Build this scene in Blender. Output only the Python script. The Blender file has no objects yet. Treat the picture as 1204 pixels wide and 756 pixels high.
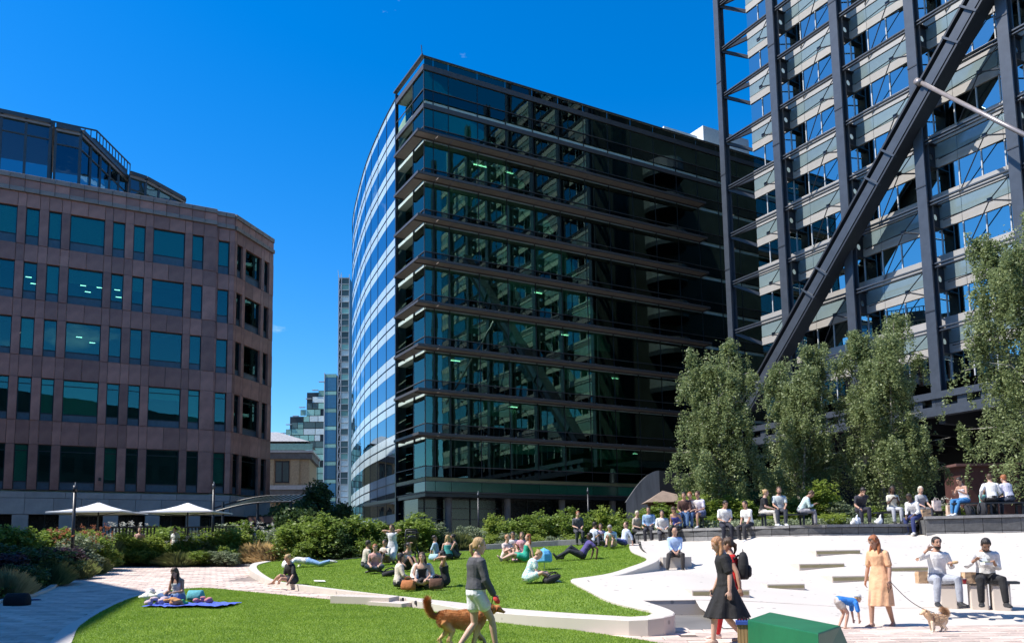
import bpy, bmesh, math, random
import numpy as np
from mathutils import Vector, Matrix
random.seed(7); np.random.seed(7)
R_ = math.radians
scene = bpy.context.scene
COL = scene.collection

# ------------------------------------------------------------------ camera
FPX, CX, CY, PITCH, ROLL, EYE = 961.0, 602.0, 542.0, R_(6.28), R_(0.9), 1.5
def _w2c(X, Y, Z):
    y = Y*math.cos(PITCH)+Z*math.sin(PITCH); z = -Y*math.sin(PITCH)+Z*math.cos(PITCH); x = X
    return (x*math.cos(ROLL)-z*math.sin(ROLL), y, x*math.sin(ROLL)+z*math.cos(ROLL))
_c = [_w2c(1,0,0), _w2c(0,1,0), _w2c(0,0,1)]
right = Vector((_c[0][0], _c[1][0], _c[2][0])); fwd = Vector((_c[0][1], _c[1][1], _c[2][1])); up = Vector((_c[0][2], _c[1][2], _c[2][2]))
cam = bpy.data.objects.new('camera', bpy.data.cameras.new('camera')); COL.objects.link(cam)
m = Matrix.Identity(4)
for i in range(3): m[i][0], m[i][1], m[i][2] = right[i], up[i], -fwd[i]
m[2][3] = EYE
cam.matrix_world = m
cam.data.sensor_width = 36; cam.data.lens = 36*FPX/1204; cam.data.shift_y = (CY-378)/1204
cam.data.clip_start = .1; cam.data.clip_end = 3000
scene.camera = cam
# ------------------------------------------------------------------ daylight
SUN_AZ, SUN_EL = -100.0, 54.0      # azimuth clockwise from +Y
sd = Vector((math.sin(R_(SUN_AZ))*math.cos(R_(SUN_EL)), math.cos(R_(SUN_AZ))*math.cos(R_(SUN_EL)), math.sin(R_(SUN_EL))))
sun = bpy.data.objects.new('sun', bpy.data.lights.new('sun', 'SUN')); COL.objects.link(sun)
sun.rotation_euler = sd.to_track_quat('Z', 'Y').to_euler(); sun.location = sd*200
sun.data.energy = 5.0; sun.data.angle = R_(.5); sun.data.color = (1, .955, .89)
w = bpy.data.worlds.new('World'); scene.world = w; w.use_nodes = True
nt = w.node_tree; nt.nodes.clear()
out = nt.nodes.new('ShaderNodeOutputWorld'); bg = nt.nodes.new('ShaderNodeBackground')
sky = nt.nodes.new('ShaderNodeTexSky'); sky.sky_type = 'NISHITA'; sky.sun_disc = False
sky.sun_elevation = R_(SUN_EL); sky.sun_rotation = R_(SUN_AZ); sky.air_density = 1.0; sky.dust_density = .3; sky.ozone_density = 2.0
hs = nt.nodes.new('ShaderNodeHueSaturation'); hs.inputs['Saturation'].default_value = 1.5; hs.inputs['Hue'].default_value = .5
bg.inputs['Strength'].default_value = .135
# a few thin wisps of cloud
tc = nt.nodes.new('ShaderNodeTexCoord'); mp = nt.nodes.new('ShaderNodeMapping'); mp.inputs['Scale'].default_value = (2.2, 2.2, 5.5); mp.inputs['Location'].default_value = (.35, .1, .2)
nz = nt.nodes.new('ShaderNodeTexNoise'); nz.inputs['Scale'].default_value = 1.6; nz.inputs['Detail'].default_value = 9; nz.inputs['Roughness'].default_value = .62
cr = nt.nodes.new('ShaderNodeValToRGB'); cr.color_ramp.elements[0].position = .63; cr.color_ramp.elements[1].position = .86
mx = nt.nodes.new('ShaderNodeMixRGB'); mx.inputs['Color2'].default_value = (9, 9.6, 10.6, 1)
L_ = nt.links.new
L_(tc.outputs['Generated'], mp.inputs['Vector']); L_(mp.outputs[0], nz.inputs['Vector']); L_(nz.outputs['Fac'], cr.inputs[0])
tint = nt.nodes.new('ShaderNodeMixRGB'); tint.blend_type = 'MULTIPLY'; tint.inputs[0].default_value = 1; tint.inputs[2].default_value = (.84, 1.0, 1.14, 1)
L_(sky.outputs[0], hs.inputs['Color']); L_(hs.outputs[0], tint.inputs[1]); L_(tint.outputs[0], mx.inputs['Color1']); L_(cr.outputs[0], mx.inputs['Fac'])
L_(mx.outputs[0], bg.inputs['Color']); L_(bg.outputs[0], out.inputs[0])
scene.view_settings.view_transform = 'Standard'; scene.view_settings.look = 'None'
scene.view_settings.exposure = .55; scene.view_settings.gamma = 1
scene.render.engine = 'CYCLES'
try:
    scene.cycles.max_bounces = 7; scene.cycles.transparent_max_bounces = 10; scene.cycles.caustics_reflective = False; scene.cycles.caustics_refractive = False
    scene.cycles.sample_clamp_indirect = 4
except Exception: pass

# ------------------------------------------------------------------ helpers
def ray(u, v):
    return right*((u-CX)/FPX) + fwd + up*((CY-v)/FPX)
def at_z(u, v, z):
    d = ray(u, v); t = (z-EYE)/d.z; return Vector((d.x*t, d.y*t, z))
def at_Y(u, v, Y):
    d = ray(u, v); t = Y/d.y; return Vector((d.x*t, Y, EYE+d.z*t))
def at_s(u, v, F):
    d = ray(u, v); t = 6.0
    while t < 120 and EYE+d.z*t > F(d.x*t, d.y*t): t += .05
    a, b = t-.05, t
    for _ in range(30):
        q = (a+b)/2
        if EYE+d.z*q > F(d.x*q, d.y*q): a = q
        else: b = q
    return Vector((d.x*a, d.y*a, F(d.x*a, d.y*a)))

def tag(o, label=None, cat=None, group=None, kind=None):
    if label: o['label'] = label
    if cat: o['category'] = cat
    if group: o['group'] = group
    if kind: o['kind'] = kind
    return o
def empty(name, loc, rz=0, label=None, cat=None, group=None):
    o = bpy.data.objects.new(name, None); COL.objects.link(o); o.location = loc; o.rotation_euler = (0, 0, rz); o.empty_display_size = .3
    return tag(o, label, cat, group)
def link(name, me, parent=None, loc=(0,0,0), rot=(0,0,0), scale=(1,1,1)):
    o = bpy.data.objects.new(name, me); COL.objects.link(o); o.location = loc; o.rotation_euler = rot; o.scale = scale
    if parent: o.parent = parent
    return o
class MB:
    def __init__(s): s.v = []; s.f = []; s.mi = []
    def add(s, vs, fs, mi=0):
        n = len(s.v); s.v += [tuple(p) for p in vs]; s.f += [tuple(i+n for i in f) for f in fs]; s.mi += [mi]*len(fs); return s
    def box(s, x0, x1, y0, y1, z0, z1, mi=0):
        return s.add([(x0,y0,z0),(x1,y0,z0),(x1,y1,z0),(x0,y1,z0),(x0,y0,z1),(x1,y0,z1),(x1,y1,z1),(x0,y1,z1)],
                     [(0,3,2,1),(4,5,6,7),(0,1,5,4),(1,2,6,5),(2,3,7,6),(3,0,4,7)], mi)
    def bar(s, a, b, w, h, mi=0, upv=(0,0,1)):
        a, b = Vector(a), Vector(b); d = (b-a).normalized(); u = Vector(upv)
        if abs(d.dot(u)) > .98: u = Vector((1,0,0))
        x = d.cross(u).normalized(); y = x.cross(d).normalized()
        vs = [p + x*sx*w/2 + y*sy*h/2 for p in (a, b) for sx, sy in ((-1,-1),(1,-1),(1,1),(-1,1))]
        return s.add(vs, [(0,1,2,3),(7,6,5,4),(0,4,5,1),(1,5,6,2),(2,6,7,3),(3,7,4,0)], mi)
    def tube(s, pts, rad, n=8, cap=True, mi=0):
        pts = [Vector(p) for p in pts]
        if not hasattr(rad, '__len__'): rad = [rad]*len(pts)
        vs = []; prev = None
        for i, p in enumerate(pts):
            d = (pts[min(i+1, len(pts)-1)] - pts[max(i-1, 0)]).normalized()
            if prev is None: x = d.orthogonal().normalized()
            else:
                x = (prev - d*prev.dot(d)); x = x.normalized() if x.length > 1e-6 else d.orthogonal().normalized()
            prev = x; y = d.cross(x)
            for k in range(n):
                a = 2*math.pi*k/n; vs.append(p + (x*math.cos(a)+y*math.sin(a))*rad[i])
        fs = [(i*n+k, i*n+(k+1)%n, (i+1)*n+(k+1)%n, (i+1)*n+k) for i in range(len(pts)-1) for k in range(n)]
        if cap: fs += [tuple(range(n-1, -1, -1)), tuple((len(pts)-1)*n+k for k in range(n))]
        return s.add(vs, fs, mi)
    def prism(s, poly, z0, z1, mi=0):   # poly CCW [(x,y)], z may be function
        n = len(poly); f0 = z0 if callable(z0) else (lambda x, y: z0); f1 = z1 if callable(z1) else (lambda x, y: z1)
        vs = [(x, y, f0(x, y)) for x, y in poly] + [(x, y, f1(x, y)) for x, y in poly]
        return s.add(vs, [tuple(range(n-1, -1, -1)), tuple(range(n, 2*n))] + [(i, (i+1) % n, n+(i+1) % n, n+i) for i in range(n)], mi)
    def mesh(s, name, mats, smooth=False):
        me = bpy.data.meshes.new(name); me.from_pydata(s.v, [], s.f)
        for mt in (mats if isinstance(mats, (list, tuple)) else [mats]): me.materials.append(mt)
        if len(me.materials) > 1: me.polygons.foreach_set('material_index', s.mi)
        if smooth: me.polygons.foreach_set('use_smooth', [True]*len(me.polygons))
        me.update(); return me
    def obj(s, name, mats, parent=None, smooth=False, loc=(0,0,0), rot=(0,0,0)):
        return link(name, s.mesh(name, mats, smooth), parent, loc, rot)
_boxes = {}
def boxpart(name, mat, parent, x0, x1, y0, y1, z0, z1, bev=0):
    k = (name, mat.name, round(x1-x0, 2), round(y1-y0, 2), round(z1-z0, 2), bev)
    if k not in _boxes:
        a, b, c = (x1-x0)/2, (y1-y0)/2, (z1-z0)/2
        mb = MB()
        if bev:    # front (-y) edges chamfered
            e = bev
            mb.add([(-a,-b+e,-c),(a,-b+e,-c),(a,b,-c),(-a,b,-c),(-a,-b+e,c),(a,-b+e,c),(a,b,c),(-a,b,c),(-a+e,-b,-c+e),(a-e,-b,-c+e),(a-e,-b,c-e),(-a+e,-b,c-e)],
                   [(0,3,2,1),(4,5,6,7),(1,2,6,5),(2,3,7,6),(3,0,4,7),(0,1,9,8),(1,5,10,9),(5,4,11,10),(4,0,8,11),(8,9,10,11)])
        else: mb.box(-a, a, -b, b, -c, c)
        _boxes[k] = mb.mesh(name, mat)
    return link(name, _boxes[k], parent, ((x0+x1)/2, (y0+y1)/2, (z0+z1)/2))

# ------------------------------------------------------------------ materials
def newmat(name):
    mt = bpy.data.materials.new(name); mt.use_nodes = True; t = mt.node_tree; t.nodes.clear()
    o = t.nodes.new('ShaderNodeOutputMaterial'); return mt, t, o
def M(name, col, rough=.6, metal=0, var=.12, scale=4, bump=0, bscale=None, obj_var=0, col2=None, spec=.5, detail=6, stretch=None, lo=.35, hi=.65, sheen=0, trans=0):
    mt, t, o = newmat(name); N = t.nodes.new; K = t.links.new
    b = N('ShaderNodeBsdfPrincipled'); K(b.outputs[0], o.inputs[0])
    b.inputs['Roughness'].default_value = rough; b.inputs['Metallic'].default_value = metal; b.inputs['Specular IOR Level'].default_value = spec
    c = N('ShaderNodeTexCoord'); vec = c.outputs['Object']
    if stretch:
        mpn = N('ShaderNodeMapping'); mpn.inputs['Scale'].default_value = stretch; K(vec, mpn.inputs[0]); vec = mpn.outputs[0]
    n = N('ShaderNodeTexNoise'); n.inputs['Scale'].default_value = scale; n.inputs['Detail'].default_value = detail; n.inputs['Roughness'].default_value = .65; K(vec, n.inputs['Vector'])
    r = N('ShaderNodeMapRange'); r.inputs[1].default_value = lo; r.inputs[2].default_value = hi; K(n.outputs['Fac'], r.inputs[0])
    mix = N('ShaderNodeMixRGB'); K(r.outputs[0], mix.inputs[0])
    if col2 is None:
        a = [max(0, x*(1-var)) for x in col]; d = [min(1, x*(1+var)) for x in col]
    else: a, d = col, col2
    mix.inputs[1].default_value = (*a, 1); mix.inputs[2].default_value = (*d, 1); colout = mix.outputs[0]
    if obj_var:
        oi = N('ShaderNodeObjectInfo'); mr = N('ShaderNodeMapRange'); mr.inputs[3].default_value = 1-obj_var; mr.inputs[4].default_value = 1+obj_var
        K(oi.outputs['Random'], mr.inputs[0]); h = N('ShaderNodeHueSaturation'); K(mr.outputs[0], h.inputs['Value']); K(colout, h.inputs['Color']); colout = h.outputs[0]
    K(colout, b.inputs['Base Color'])
    if bump:
        n2 = N('ShaderNodeTexNoise'); n2.inputs['Scale'].default_value = bscale or scale*6; n2.inputs['Detail'].default_value = 4; K(vec, n2.inputs['Vector'])
        bp = N('ShaderNodeBump'); bp.inputs['Strength'].default_value = bump; bp.inputs['Distance'].default_value = .02; K(n2.outputs['Fac'], bp.inputs['Height']); K(bp.outputs[0], b.inputs['Normal'])
    return mt
def glass(name, tint, refl=(.85,.95,1), base=.1, ior=1.6, rough=.004, wav=.0, dust=0.0, dustcol=(.2,.25,.25)):
    """coated window glass: fresnel reflection over a tinted see-through sheet; wav = slight waviness of the sheet"""
    mt, t, o = newmat(name); N = t.nodes.new; K = t.links.new
    g = N('ShaderNodeBsdfGlossy'); g.inputs['Roughness'].default_value = rough; g.inputs['Color'].default_value = (*refl, 1)
    tr = N('ShaderNodeBsdfTransparent'); tr.inputs['Color'].default_value = (*tint, 1)
    fr = N('ShaderNodeFresnel'); fr.inputs['IOR'].default_value = ior
    mr = N('ShaderNodeMapRange'); mr.inputs[3].default_value = base; K(fr.outputs[0], mr.inputs[0])
    mxs = N('ShaderNodeMixShader'); K(mr.outputs[0], mxs.inputs[0]); K(tr.outputs[0], mxs.inputs[1]); K(g.outputs[0], mxs.inputs[2]); res = mxs.outputs[0]
    if wav:
        c = N('ShaderNodeTexCoord'); n = N('ShaderNodeTexNoise'); n.inputs['Scale'].default_value = .9; n.inputs['Detail'].default_value = 1
        oi = N('ShaderNodeObjectInfo'); va = N('ShaderNodeVectorMath'); K(c.outputs['Object'], va.inputs[0]); K(oi.outputs['Location'], va.inputs[1]); K(va.outputs[0], n.inputs['Vector'])
        bp = N('ShaderNodeBump'); bp.inputs['Strength'].default_value = 1; bp.inputs['Distance'].default_value = wav; K(n.outputs['Fac'], bp.inputs['Height']); K(bp.outputs[0], g.inputs['Normal'])
    if dust:
        df = N('ShaderNodeBsdfDiffuse'); df.inputs['Color'].default_value = (*dustcol, 1); m2 = N('ShaderNodeMixShader'); m2.inputs[0].default_value = dust
        K(res, m2.inputs[1]); K(df.outputs[0], m2.inputs[2]); res = m2.outputs[0]
    K(res, o.inputs[0]); return mt
def emit(name, col, st):
    mt, t, o = newmat(name); e = t.nodes.new('ShaderNodeEmission'); e.inputs[0].default_value = (*col, 1); e.inputs[1].default_value = st; t.links.new(e.outputs[0], o.inputs[0]); return mt
def leafmat(name, col, col2, trans=.35, rough=.5, isl=True):
    mt, t, o = newmat(name); N = t.nodes.new; K = t.links.new
    ge = N('ShaderNodeNewGeometry'); c = N('ShaderNodeTexCoord'); n = N('ShaderNodeTexNoise'); n.inputs['Scale'].default_value = 1.3; n.inputs['Detail'].default_value = 3; K(c.outputs['Object'], n.inputs['Vector'])
    a = N('ShaderNodeMath'); a.operation = 'ADD'; K(ge.outputs['Random Per Island'], a.inputs[0]); K(n.outputs['Fac'], a.inputs[1])
    r = N('ShaderNodeMapRange'); r.inputs[1].default_value = .3; r.inputs[2].default_value = 1.7; K(a.outputs[0], r.inputs[0])
    mix = N('ShaderNodeMixRGB'); mix.inputs[1].default_value = (*col, 1); mix.inputs[2].default_value = (*col2, 1); K(r.outputs[0], mix.inputs[0])
    p = N('ShaderNodeBsdfPrincipled'); p.inputs['Roughness'].default_value = rough; p.inputs['Specular IOR Level'].default_value = .35; K(mix.outputs[0], p.inputs['Base Color'])
    tl = N('ShaderNodeBsdfTranslucent'); K(mix.outputs[0], tl.inputs['Color']); ms = N('ShaderNodeMixShader'); ms.inputs[0].default_value = trans
    K(p.outputs[0], ms.inputs[1]); K(tl.outputs[0], ms.inputs[2]); K(ms.outputs[0], o.inputs[0]); return mt

m_granite = M('polished pink granite', (.25,.115,.085), .32, var=.3, scale=.9, obj_var=.25, spec=.4, col2=(.42,.20,.145), bump=.05, bscale=14)
m_granite_trim = M('granite trim', (.24,.185,.155), .4, var=.15, scale=2, obj_var=.08)
m_pale_stone = M('pale base stone', (.36,.31,.27), .5, var=.12, scale=1.2, obj_var=.08, bump=.08)
m_joint = M('dark joint', (.035,.03,.03), .9)
m_frame = M('dark bronze frame', (.03,.032,.035), .35, metal=.4)
m_Lglass = glass('teal tinted glass', (.42,.74,.66), (.26,.62,.60), .11, 1.5, wav=.001)
m_sillpanel = M('blue grey sill panel', (.07,.10,.12), .25, obj_var=.15)
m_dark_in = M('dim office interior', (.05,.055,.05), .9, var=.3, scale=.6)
m_blind = M('roller blind', (.62,.74,.66), .8, obj_var=.3, stretch=(1,1,8))
m_ceil = M('office ceiling', (.46,.56,.50), .9, var=.1, scale=1)
m_inwall = M('office back wall', (.16,.28,.22), .9, var=.5, scale=.35, lo=.3, hi=.7)
m_lamp = emit('office ceiling light', (.9,1,.86), 4.0)
m_Cglass = glass('green tinted glass', (.40,.68,.55), (.46,.72,.62), .11, 1.6, wav=.0012)
m_Cspandrel = glass('dark spandrel glass', (.12,.22,.19), (.5,.68,.66), .07, 1.5, wav=.0012)
m_curveglass = glass('mirror blue glass', (.10,.16,.2), (.62,.8,.9), .36, 1.8, wav=.003)
m_frit = M('white fritted glass', (.44,.54,.58), .22, var=.08, scale=.5, spec=.8, obj_var=.04)
m_brownmetal = M('bronze grey metal', (.09,.078,.07), .45, metal=.35, obj_var=.06)
m_shelf = M('aluminium shelf louvre', (.34,.29,.26), .5, metal=.2, stretch=(1,30,1), scale=1.5, var=.25)
m_steel = M('painted grey steel', (.058,.068,.085), .38, metal=.15, var=.12, scale=2, bump=.03)
m_steel_dark = M('dark steel', (.035,.04,.05), .45, metal=.3)
m_cream = M('cream precast band', (.37,.35,.325), .55, var=.06, scale=1.5, obj_var=.05)
m_greyglass = M('grey glazed spandrel', (.19,.25,.255), .14, var=.1, scale=.8, obj_var=.1, spec=.9)
m_mull = M('white mullion', (.52,.53,.53), .4)
m_Eglass = glass('blue tinted glass', (.10,.2,.28), (.62,.86,.86), .45, 1.8, wav=.001)
m_concrete = M('grey concrete', (.27,.26,.25), .8, var=.15, scale=1.4, bump=.1)
m_white = M('white canvas', (.8,.8,.8), .7, var=.04, scale=3)
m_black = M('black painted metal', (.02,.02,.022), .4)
m_brick = M('yellow brick', (.40,.29,.17), .85, var=.2, scale=6, obj_var=.08)
m_slate = M('slate roof', (.33,.33,.34), .6, var=.2, scale=5)
m_paneA = M('pale green glass panel', (.26,.46,.38), .45, spec=.4, obj_var=.3)
m_paneB = M('white glass panel', (.66,.72,.68), .5, spec=.4, obj_var=.12)
m_paneC = M('dark window panel', (.07,.11,.10), .35, spec=.5, obj_var=.4)
m_paneD = M('blue glass panel', (.03,.13,.22), .35, spec=.5, obj_var=.3)
# ================================================================== GROUND FUNCTIONS
def zf(x, y): return -.443+.0363*y-.0114*x
def zl(x, y): return zf(x, y)+.12+.0357*(y-18)+.0436*(x+2)+.012*max(0, x+2)
A1 = R_(29.4)     # facades that run away to the right
A2 = R_(-60.6)    # the braced block runs towards the camera

# ================================================================== GRANITE OFFICE (left)
gran = empty('granite_office', (-28.90, 53.0, 0), A1, 'pink granite office block with recessed teal windows and glass rooftop pavilions', 'building')
Zr = [(24.44,22.59,21.94),(20.77,18.87,18.29),(17.07,15.05,14.59),(13.15,10.87,10.36),(8.80,6.42,5.89)]
winX = []
x = .49
for k in range(-2, 2):
    b = -.55+5.13*k
    winX += [(b, b+2.08, 1), (b+2.57, b+3.34, 0), (b+3.87, b+4.62, 0)]
winX = [w_ for w_ in winX if w_[0] < 8.3]
def facade_bays(parent, wins, xa, xb, y0, blind_p=.4):
    """panels, windows and sills of one flat wall in the parent's frame; front plane at y0"""
    cuts = [xa]
    for a, b, big in wins: cuts += [a, b]
    cuts.append(xb)
    tops = [25.4]+[r[2] for r in Zr[:-1]]
    for ri, (zt, zs, zb) in enumerate(Zr):
        for i in range(len(cuts)-1):
            a, b = cuts[i], cuts[i+1]
            if b-a < .03: continue
            iswin = i % 2 == 1
            # band of stone above the window row
            n = 2 if (iswin and b-a > 1.5) else 1
            for q in range(n):
                boxpart('stone_panel', m_granite, parent, a+(b-a)*q/n+.008, a+(b-a)*(q+1)/n-.008, y0, y0+.3, zt+.01, tops[ri]-.012, .012)
            if not iswin:
                boxpart('stone_panel', m_granite, parent, a+.008, b-.008, y0-.03, y0+.3, zb+.0, zt-.004, .012)
            else:
                w_ = empty('window', (0,0,0)); w_.parent = parent
                zz = zt
                # frame as one mesh, glass, sill panel
                mb = MB(); t = .05; yy = y0+.2
                mb.box(a, a+t, yy-.05, yy+.05, zb, zt); mb.box(b-t, b, yy-.05, yy+.05, zb, zt)
                mb.box(a+t, b-t, yy-.05, yy+.05, zt-t, zt); mb.box(a+t, b-t, yy-.05, yy+.05, zb, zb+t); mb.box(a+t, b-t, yy-.05, yy+.05, zs-.04, zs+.02)
                if ri == 4 or ri == 3: mb.box(a+t, b-t, yy-.05, yy+.05, zt-.42, zt-.38)
                fr = mb.obj('window', m_frame, parent); bpy.data.objects.remove(w_)
                link('pane', MB().box(a+t, b-t, yy, yy+.012, zs+.02, zt-t).mesh('pane', m_Lglass), fr)
                link('sill_panel', MB().box(a+t, b-t, yy-.02, yy+.02, zb+t, zs-.04).mesh('sill_panel', m_sillpanel), fr)
                link('sill', MB().box(a, b, y0-.02, y0+.15, zb-.02, zb).mesh('sill', m_granite_trim), fr)
                if random.random() < blind_p or ri == 0:
                    hgt = random.choice([.35,.5,.9,1,1]) if ri else 1
                    link('blind', MB().box(a+t, b-t, yy+.08, yy+.09, zt-t-(zt-zs)*hgt*.98, zt-t).mesh('blind', m_blind), fr)
facade_bays(gran, winX, -13.6, 8.81, 0)
facade_bays(gran, [(8.98, 9.76, 0)], 8.812, 10.14, .28)
facet = empty('corner_facet', (10.14, .28, 0), R_(45)); facet.parent = gran; facet.name = 'corner_facet'
FL = 5.15
# the facet's pieces are children of the building, so its frame is baked into them
bpy.context.view_layer.update()
def facet_wins():
    mm = Matrix.Translation((10.14, .28, 0)) @ Matrix.Rotation(R_(45), 4, 'Z')
    before = set(bpy.data.objects)
    facade_bays(gran, [(.28, 1.0, 0), (1.36, 3.45, 1), (3.85, 4.55, 0)], .01, FL, 0, .75)
    for o in set(bpy.data.objects)-before:
        if o.parent is gran:
            o.location = mm @ o.location; o.rotation_euler = (0, 0, R_(45))
facet_wins()
bpy.data.objects.remove(facet)
# masonry backing and floors
mb = MB()
for z in [5.6, 9.5, 13.75, 17.6, 21.3, 25.2]:
    mb.prism([(-13.6,.32),(8.8,.32),(10.14,.62),(13.5,4.0),(13.5,14),(-13.6,14)], z, z+.25)
mb.obj('floor_slab', m_ceil, gran)
mb = MB().box(-13.6, 12, 3.6, 3.8, 1.2, 25.2)
mb.box(-13.6,-13.3,.35,14,1.2,25.3).box(-13.6,-13.3,14,14.3,1.2,25.3)
for xx in (-8.6,-3.4,1.7,6.9): mb.box(xx-.08, xx+.08, .4, 3.6, 5.8, 25.1)
mb.obj('inner_wall', m_dark_in, gran)
# end wall beyond the facet (runs back)
c45 = math.cos(R_(45)); fx, fy = 10.14+FL*c45, .28+FL*c45
MB().box(fx-.3, fx, fy+.01, fy+16, 1.2, 26.5).obj('end_wall', m_granite, gran)
MB().box(-13.6, fx-.3, fy+15.7, fy+16, 1.2, 26.5).obj('rear_wall', m_granite, gran)
MB().prism([(-13.6,.3),(8.8,.3),(10.1,.6),(fx-.3,fy+.1),(fx-.3,fy+15.7),(-13.6,fy+15.7)], 26.3, 26.5).obj('roof_deck', m_concrete, gran)
# cornice in blocks: lower moulding, frieze, top moulding
def cornice(parent_m, xa, xb, y0):
    n = max(1, round((xb-xa)/.85)); L = (xb-xa)/n
    for i in range(n):
        a = xa+i*L
        for nm, mt, z0, z1, pr in (('cornice_block', m_granite_trim, 25.40, 25.70, .14), ('frieze_block', m_granite, 25.706, 26.28, .02), ('cornice_block', m_granite_trim, 26.286, 26.62, .1)):
            o = boxpart(nm, mt, gran, a+.006, a+L-.006, y0-pr, y0+.32, z0, z1, .02)
            if parent_m is not None: o.location = parent_m @ o.location; o.rotation_euler = (0, 0, R_(45))
cornice(None, -13.6, 8.81, 0); cornice(None, 8.82, 10.1, .28)
cornice(Matrix.Translation((10.14, .28, 0)) @ Matrix.Rotation(R_(45), 4, 'Z'), .03, FL, 0)
# pale base
def base_blocks(mm, xa, xb, y0):
    for (z0, z1, L0) in ((5.34, 5.74, 2.2), (4.3, 5.33, 1.55)):
        n = max(1, round((xb-xa)/L0)); L = (xb-xa)/n
        for i in range(n):
            o = boxpart('base_block', m_pale_stone, gran, xa+i*L+.008, xa+(i+1)*L-.008, y0-.1, y0+.35, z0+.006, z1, .015)
            if mm is not None: o.location = mm @ o.location; o.rotation_euler = (0, 0, R_(45))
base_blocks(None, -13.6, 8.81, 0); base_blocks(None, 8.82, 10.14, .28)
base_blocks(Matrix.Translation((10.14, .28, 0)) @ Matrix.Rotation(R_(45), 4, 'Z'), .03, FL, 0)
for i, xx in enumerate([-12.8,-10.2,-7.7,-5.1,-2.6,0,2.55,5.1,7.7]):
    boxpart('base_pier', m_pale_stone, gran, xx-.45, xx+.45, -.08, .5, 1.2, 4.29, .02)
m_shop = M('dark shop glass', (.012,.018,.018), .15, var=.3)
MB().box(-13.6, 10, 1.2, 1.25, 1.2, 4.3).obj('shopfront_glass', m_shop, gran)
MB().box(-13.6, 12, 3.3, 3.5, 1.2, 4.3).obj('shop_back_wall', m_dark_in, gran)
for xx in [-11.5+1.28*i for i in range(17)]: boxpart('shopfront_mullion', m_frame, gran, xx-.04, xx+.04, 1.12, 1.19, 1.2, 4.3)
for (lx, lz) in ((-3.0,20.0),(-2.7,19.6),(-1.5,20.2),(.2,19.9),(.5,19.5),(1.2,19.9),(2.3,19.9),(2.4,19.4),(-3.2,16.2),(.1,16.3),(.9,16.0),(5.0,12.7),(6.1,12.6)):
    boxpart('ceiling_light', m_lamp, gran, lx, lx+.35, .9, .95, lz, lz+.03)
# wall lamp on bracket and antenna stub
MB().tube([(1.8,-.12,6.6),(1.8,-.5,6.65)], .03).tube([(1.8,-.5,6.72),(1.8,-.5,6.5)], .09).obj('wall_lamp', m_black, gran)
# glass pavilions on the roof
m_pavglass = glass('dark blue roof glass', (.10,.2,.22), (.35,.6,.75), .12, 1.5, wav=.006)
m_copper = M('grey roof steel', (.06,.065,.07), .4, metal=.3)
def pavilion(pts, zt, step, name='roof_pavilion'):
    """glass walls along a polyline (local frame), posts at steps, roof slab, pale gutter"""
    pv = link(name, MB().mesh(name, m_copper), gran)
    mbr = MB(); cen = pts
    for i in range(len(pts)-1):
        a, b = Vector((*pts[i], 0)), Vector((*pts[i+1], 0)); L = (b-a).length; d = (b-a)/L; nn = Vector((d.y, -d.x, 0))
        n = max(1, round(L/step))
        for q in range(n):
            p0, p1 = a+d*L*q/n, a+d*L*(q+1)/n
            for z0, z1 in ((26.5, zt-1.5), (zt-1.42, zt-.45)):
                link('pavilion_pane', MB().add([(*p0.xy, z0), (*p1.xy, z0), (*p1.xy, z1), (*p0.xy, z1)], [(0,1,2,3)]).mesh('pavilion_pane', m_pavglass), pv)
        for q in range(n+1):
            p = a+d*L*q/n
            mbr.bar(p+Vector((0,0,26.5))+nn*.04, p+Vector((0,0,zt-.3))+nn*.04, .11, .16)
        mbr.bar(a+Vector((0,0,zt-.22))+nn*.1, b+Vector((0,0,zt-.22))+nn*.1, .3, .28)
        mbr.bar(a+Vector((0,0,zt-1.46))+nn*.03, b+Vector((0,0,zt-1.46))+nn*.03, .1, .07)
        link('gutter', MB().bar(a+Vector((0,0,zt-.5))+nn*.12, b+Vector((0,0,zt-.5))+nn*.12, .1, .14).mesh('gutter', m_granite_trim), pv)
    pv.data = mbr.mesh(name, m_copper)
    # roof plate
    back = [(pts[-1][0], pts[-1][1]+.5), (pts[0][0], pts[-1][1]+.5)]
    poly = list(pts)+[(pts[0][0], max(p[1] for p in pts)+.5)]
    link('pavilion_roof', MB().prism(poly, zt-.1, zt).mesh('pavilion_roof', m_copper), pv)
    return pv
pavilion([(-12,1.5),(-2.0,1.5),(-2.0,9)], 31.5, 1.45)
pavilion([(-1.66,1.5),(-.17,1.5),(3.2,7.75),(3.2,9)], 31.3, 1.3)
pavilion([(3.35,6.6),(4.5,7.0),(7.6,9.6),(7.6,11)], 31.2, 1.2)
mb = MB().bar((-2.2,4.4,32.8),(.9,4.4,32.8),.08,.1).bar((.9,4.4,32.8),(3.5,9.0,32.8),.08,.1)
for q in range(9): mb.bar((-2.2+q*.39,4.4,31.0),(-2.2+q*.39,4.4,32.75),.07,.07)
for q in range(12): mb.bar((.9+q*.236,4.4+q*.418,31.0),(.9+q*.236,4.4+q*.418,32.75),.07,.07)
mb.prism([(-2.2,4.6),(.8,4.6),(3.3,9.0),(-2.2,9.0)], 31.2, 32.3)
mb.obj('plant_screen', m_copper, gran)

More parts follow.
